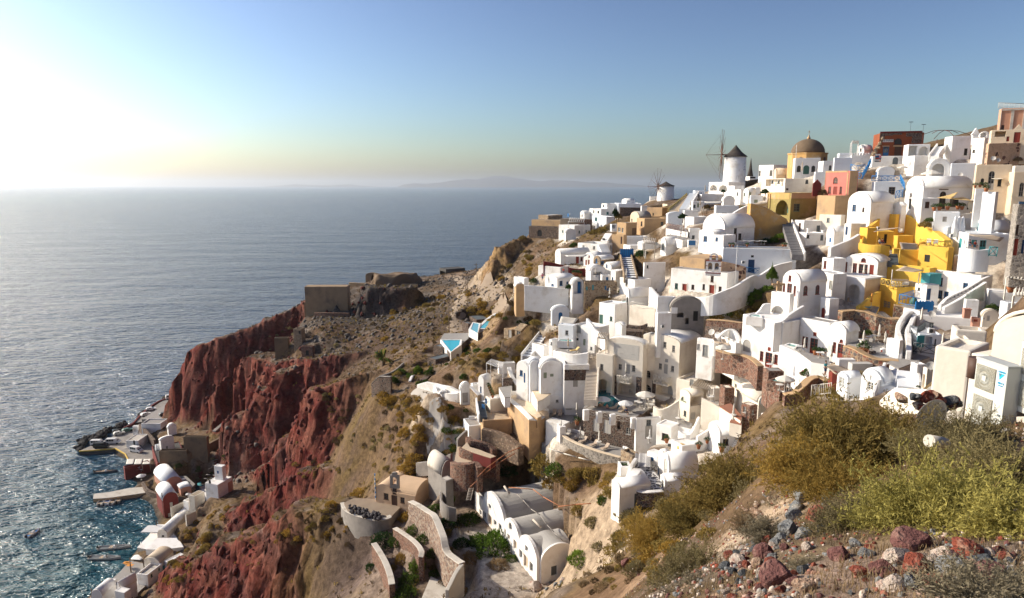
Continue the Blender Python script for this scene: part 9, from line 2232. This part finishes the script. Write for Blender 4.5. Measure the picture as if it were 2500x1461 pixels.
# thorn bushes made of curved twigs with tiny leaves
def thorn_mesh(seed,stems,twigs,leaves,kind,lw=.014):
 rs=np.random.RandomState(seed);V=[];LV=[]
 def strip(P,w0,w1):
  P=np.array(P);d=np.gradient(P,axis=0);s=np.cross(d,rs.normal(size=3));s/=np.linalg.norm(s,axis=1)[:,None]+1e-6;w=np.linspace(w0,w1,len(P))[:,None]
  a,b=P-s*w,P+s*w
  for i in range(len(P)-1):V.append((a[i],b[i],b[i+1],a[i+1]))
 for _ in range(stems):
  az=rs.uniform(0,6.28);el=math.acos(rs.uniform(.02,1)**.8);L=rs.uniform(.75,1.05)*(1-.12*sin(3*az+seed))
  d=np.array([cos(az)*sin(el),sin(az)*sin(el),cos(el)*.9]);bend=rs.normal(size=3)*.22
  P=[d*L*t+bend*t*t*L*.5 for t in np.linspace(0,1,6)];strip(P,.010,.003)
  for k in range(twigs):
   t=rs.uniform(.3,1.);b0=d*L*t+bend*t*t*L*.5;td=d*.6+rs.normal(size=3)*.6;td[2]+=.25;td/=np.linalg.norm(td);tl=rs.uniform(.10,.26)
   q=rs.normal(size=3)*.3;TP=[b0+td*tl*x+q*x*x*tl*.5 for x in(0,.5,1)];strip(TP,.004,.0016)
   for j in range(leaves):
    x=rs.uniform(.1,1);c=b0+td*tl*x+q*x*x*tl*.5;a=td*.5+rs.normal(size=3)*.7;a/=np.linalg.norm(a);s=np.cross(a,rs.normal(size=3));s/=np.linalg.norm(s)+1e-6;l=lw*rs.uniform(.8,2.)
    LV.append((c-s*l*.3,c+a*l-s*l*.3,c+a*l*1.6,c+s*l*.3))
 A=np.array(V).reshape(-1,3);B=np.array(LV).reshape(-1,3);al=np.concatenate([A,B]);me=mnp(al,np.arange(len(al)).reshape(-1,4),kind)
 me.materials.append(MT[kind]);return me
TM={}
def thn(lb,u,vb,r,kind,Y=None,sq=1.,gp=None,dens=0,lean=0):
 p=W(u,vb,Y)if Y else hit(u,vb)[0]
 if p is None:return
 rr=r/FPX*(p-Vc((0,0,CAM_H))).length
 if(kind,dens)not in TM:TM[(kind,dens)]=thorn_mesh(len(kind)+dens,*((300,17,7),(190,15,5))[dens],kind,(.015,.022)[dens])
 g,n=drop(p.x,p.y);
 if g is not None and not Y:p=g
 o=lnk('thorn_bush',TM[(kind,dens)],None,None,p-Vc((0,0,.05*rr)),ruf(0,6),(rr,rr,rr*sq));o.rotation_euler[0]=lean
 return tag(o,lb,'bush',gp)
fmat(S64,(.30,.22,.07),(.19,.145,.05),.35);fmat('thorngold',(.40,.27,.07),(.25,.175,.05),.35)
thn('largest olive thorn bush in front of the cave houses',2060,1160,175,S64,15.5,1.05);thn('dark right half of the largest thorn bush',2150,1130,120,S64,15.2,1.05);thn('golden left shoulder of the largest thorn bush',1965,1170,110,'thorngold',15.,.95)
thn('golden patch in front of the largest thorn bush',2060,1215,115,'thorngold',13.4,.8);thn('olive grey thorn bush at the left of the hill top',1800,1235,125,S64,24,1.);thn('second olive grey bush left of the hill top',1885,1250,85,S39,20,.9);thn('grey twiggy bush below the golden patch',1960,1260,80,'greydry',16,.8,dens=1)
thn('big yellow green bush on the right',2330,1330,175,'yellowgreen',8.6,1.05);thn('yellow green bush joining the big one on its left',2220,1310,130,'yellowgreen',9.2,.95);thn('olive yellow bush in the middle of the foreground',2100,1330,120,S39,9.6,.9);thn('pale olive bush behind the big yellow green bush',2440,1200,120,S39,9.8,1.)
thn('grey olive bush around the large dish',2370,1100,90,S39,12.2,.95);thn('small grey bush left of the large dish',2260,1110,70,S39,13.,.8);thn('green yellow bush at the right edge',2490,1330,130,'yellowgreen',7.4,.9,dens=1);thn('dry grey bush in the bottom right corner',2420,1500,150,'greydry',4.9,.7,dens=1)
thn('dry grey bush at the bottom left of the rubble',1700,1440,110,S39,13,.9);thn('pale grey bush beneath the ruined pillar',1720,1500,100,'greydry',9.5,.9,dens=1);thn('olive thorn bush on the near slope crest',1690,1290,95,S64,30,.9);thn('golden thorn bush on the near slope crest',1600,1330,85,'thorngold',42,.85)
thn('thin dry bush between pile and straw',1980,1400,60,'greydry',7.6,.6,dens=1);thn('small dry bush above the pile',1870,1310,60,'greydry',11,.7,dens=1);thn('dry bush on the pale outcrop',1830,1290,50,S40,12.5,.7,dens=1)
# dry grass and pebbles of the foreground
rs=np.random.RandomState(3);N=26000
yy=3.6*np.exp(rs.rand(N)*math.log(24/3.6));xx=yy*rs.uniform(.12,.86,N)
dn=fbm(xx,yy,xx*0,1.1,3);zz,_=Zf(xx,yy);keep=dn>.02;xx,yy=xx[keep],yy[keep]
V=[];
for x,y in zip(xx.tolist(),yy.tolist()):
 p,n=drop(x,y,130)
 if p is None:continue
 a=rs.uniform(0,6.28);h=rs.uniform(.03,.12);w=.0022+.0004*y;dx,dy=cos(a),sin(a);ln=rs.uniform(.1,.7)*h;bx_,by_=rs.uniform(-1,1),rs.uniform(-1,1)
 V+=[(p.x-dx*w,p.y-dy*w,p.z-.01),(p.x+dx*w,p.y+dy*w,p.z-.01),(p.x+dx*w*.4+bx_*ln,p.y+dy*w*.4+by_*ln,p.z+h),(p.x-dx*w*.4+bx_*ln,p.y-dy*w*.4+by_*ln,p.z+h)]
tag(lnk('dry_grass',mnp(V,np.arange(len(V)).reshape(-1,4)),MT[S40]),'dry straw grass covering the foreground slope',None,None,'stuff')
VV,FF,off=[],[],0
for k in range(5200):
 y=3.6*math.exp(rnd.random()*math.log(26/3.6));x=y*ruf(.12,.86)
 if rnd.random()>.35+.65*(1 if(x/y<.5 or x/y>.68)else 0):continue
 p,n=drop(x,y,130)
 if p is None:continue
 s=ruf(.012,.05);q=IV*(1+.3*rs.uniform(-1,1,(len(IV),1)))*s;VV.append(q+np.array(p[:]));FF.append(IF+off);off+=len(IV)
fc=np.concatenate(FF);me=mnp(np.concatenate(VV),fc)
for k_ in(S25,S24,S23,S22):me.materials.append(MT[k_])
me.polygons.foreach_set('material_index',np.repeat(rs.randint(0,4,len(VV)),20).astype(np.int32))
tag(lnk('pebbles',me),'small loose pebbles of the foreground',None,None,'stuff')
make_sea();make_islands();make_haze()
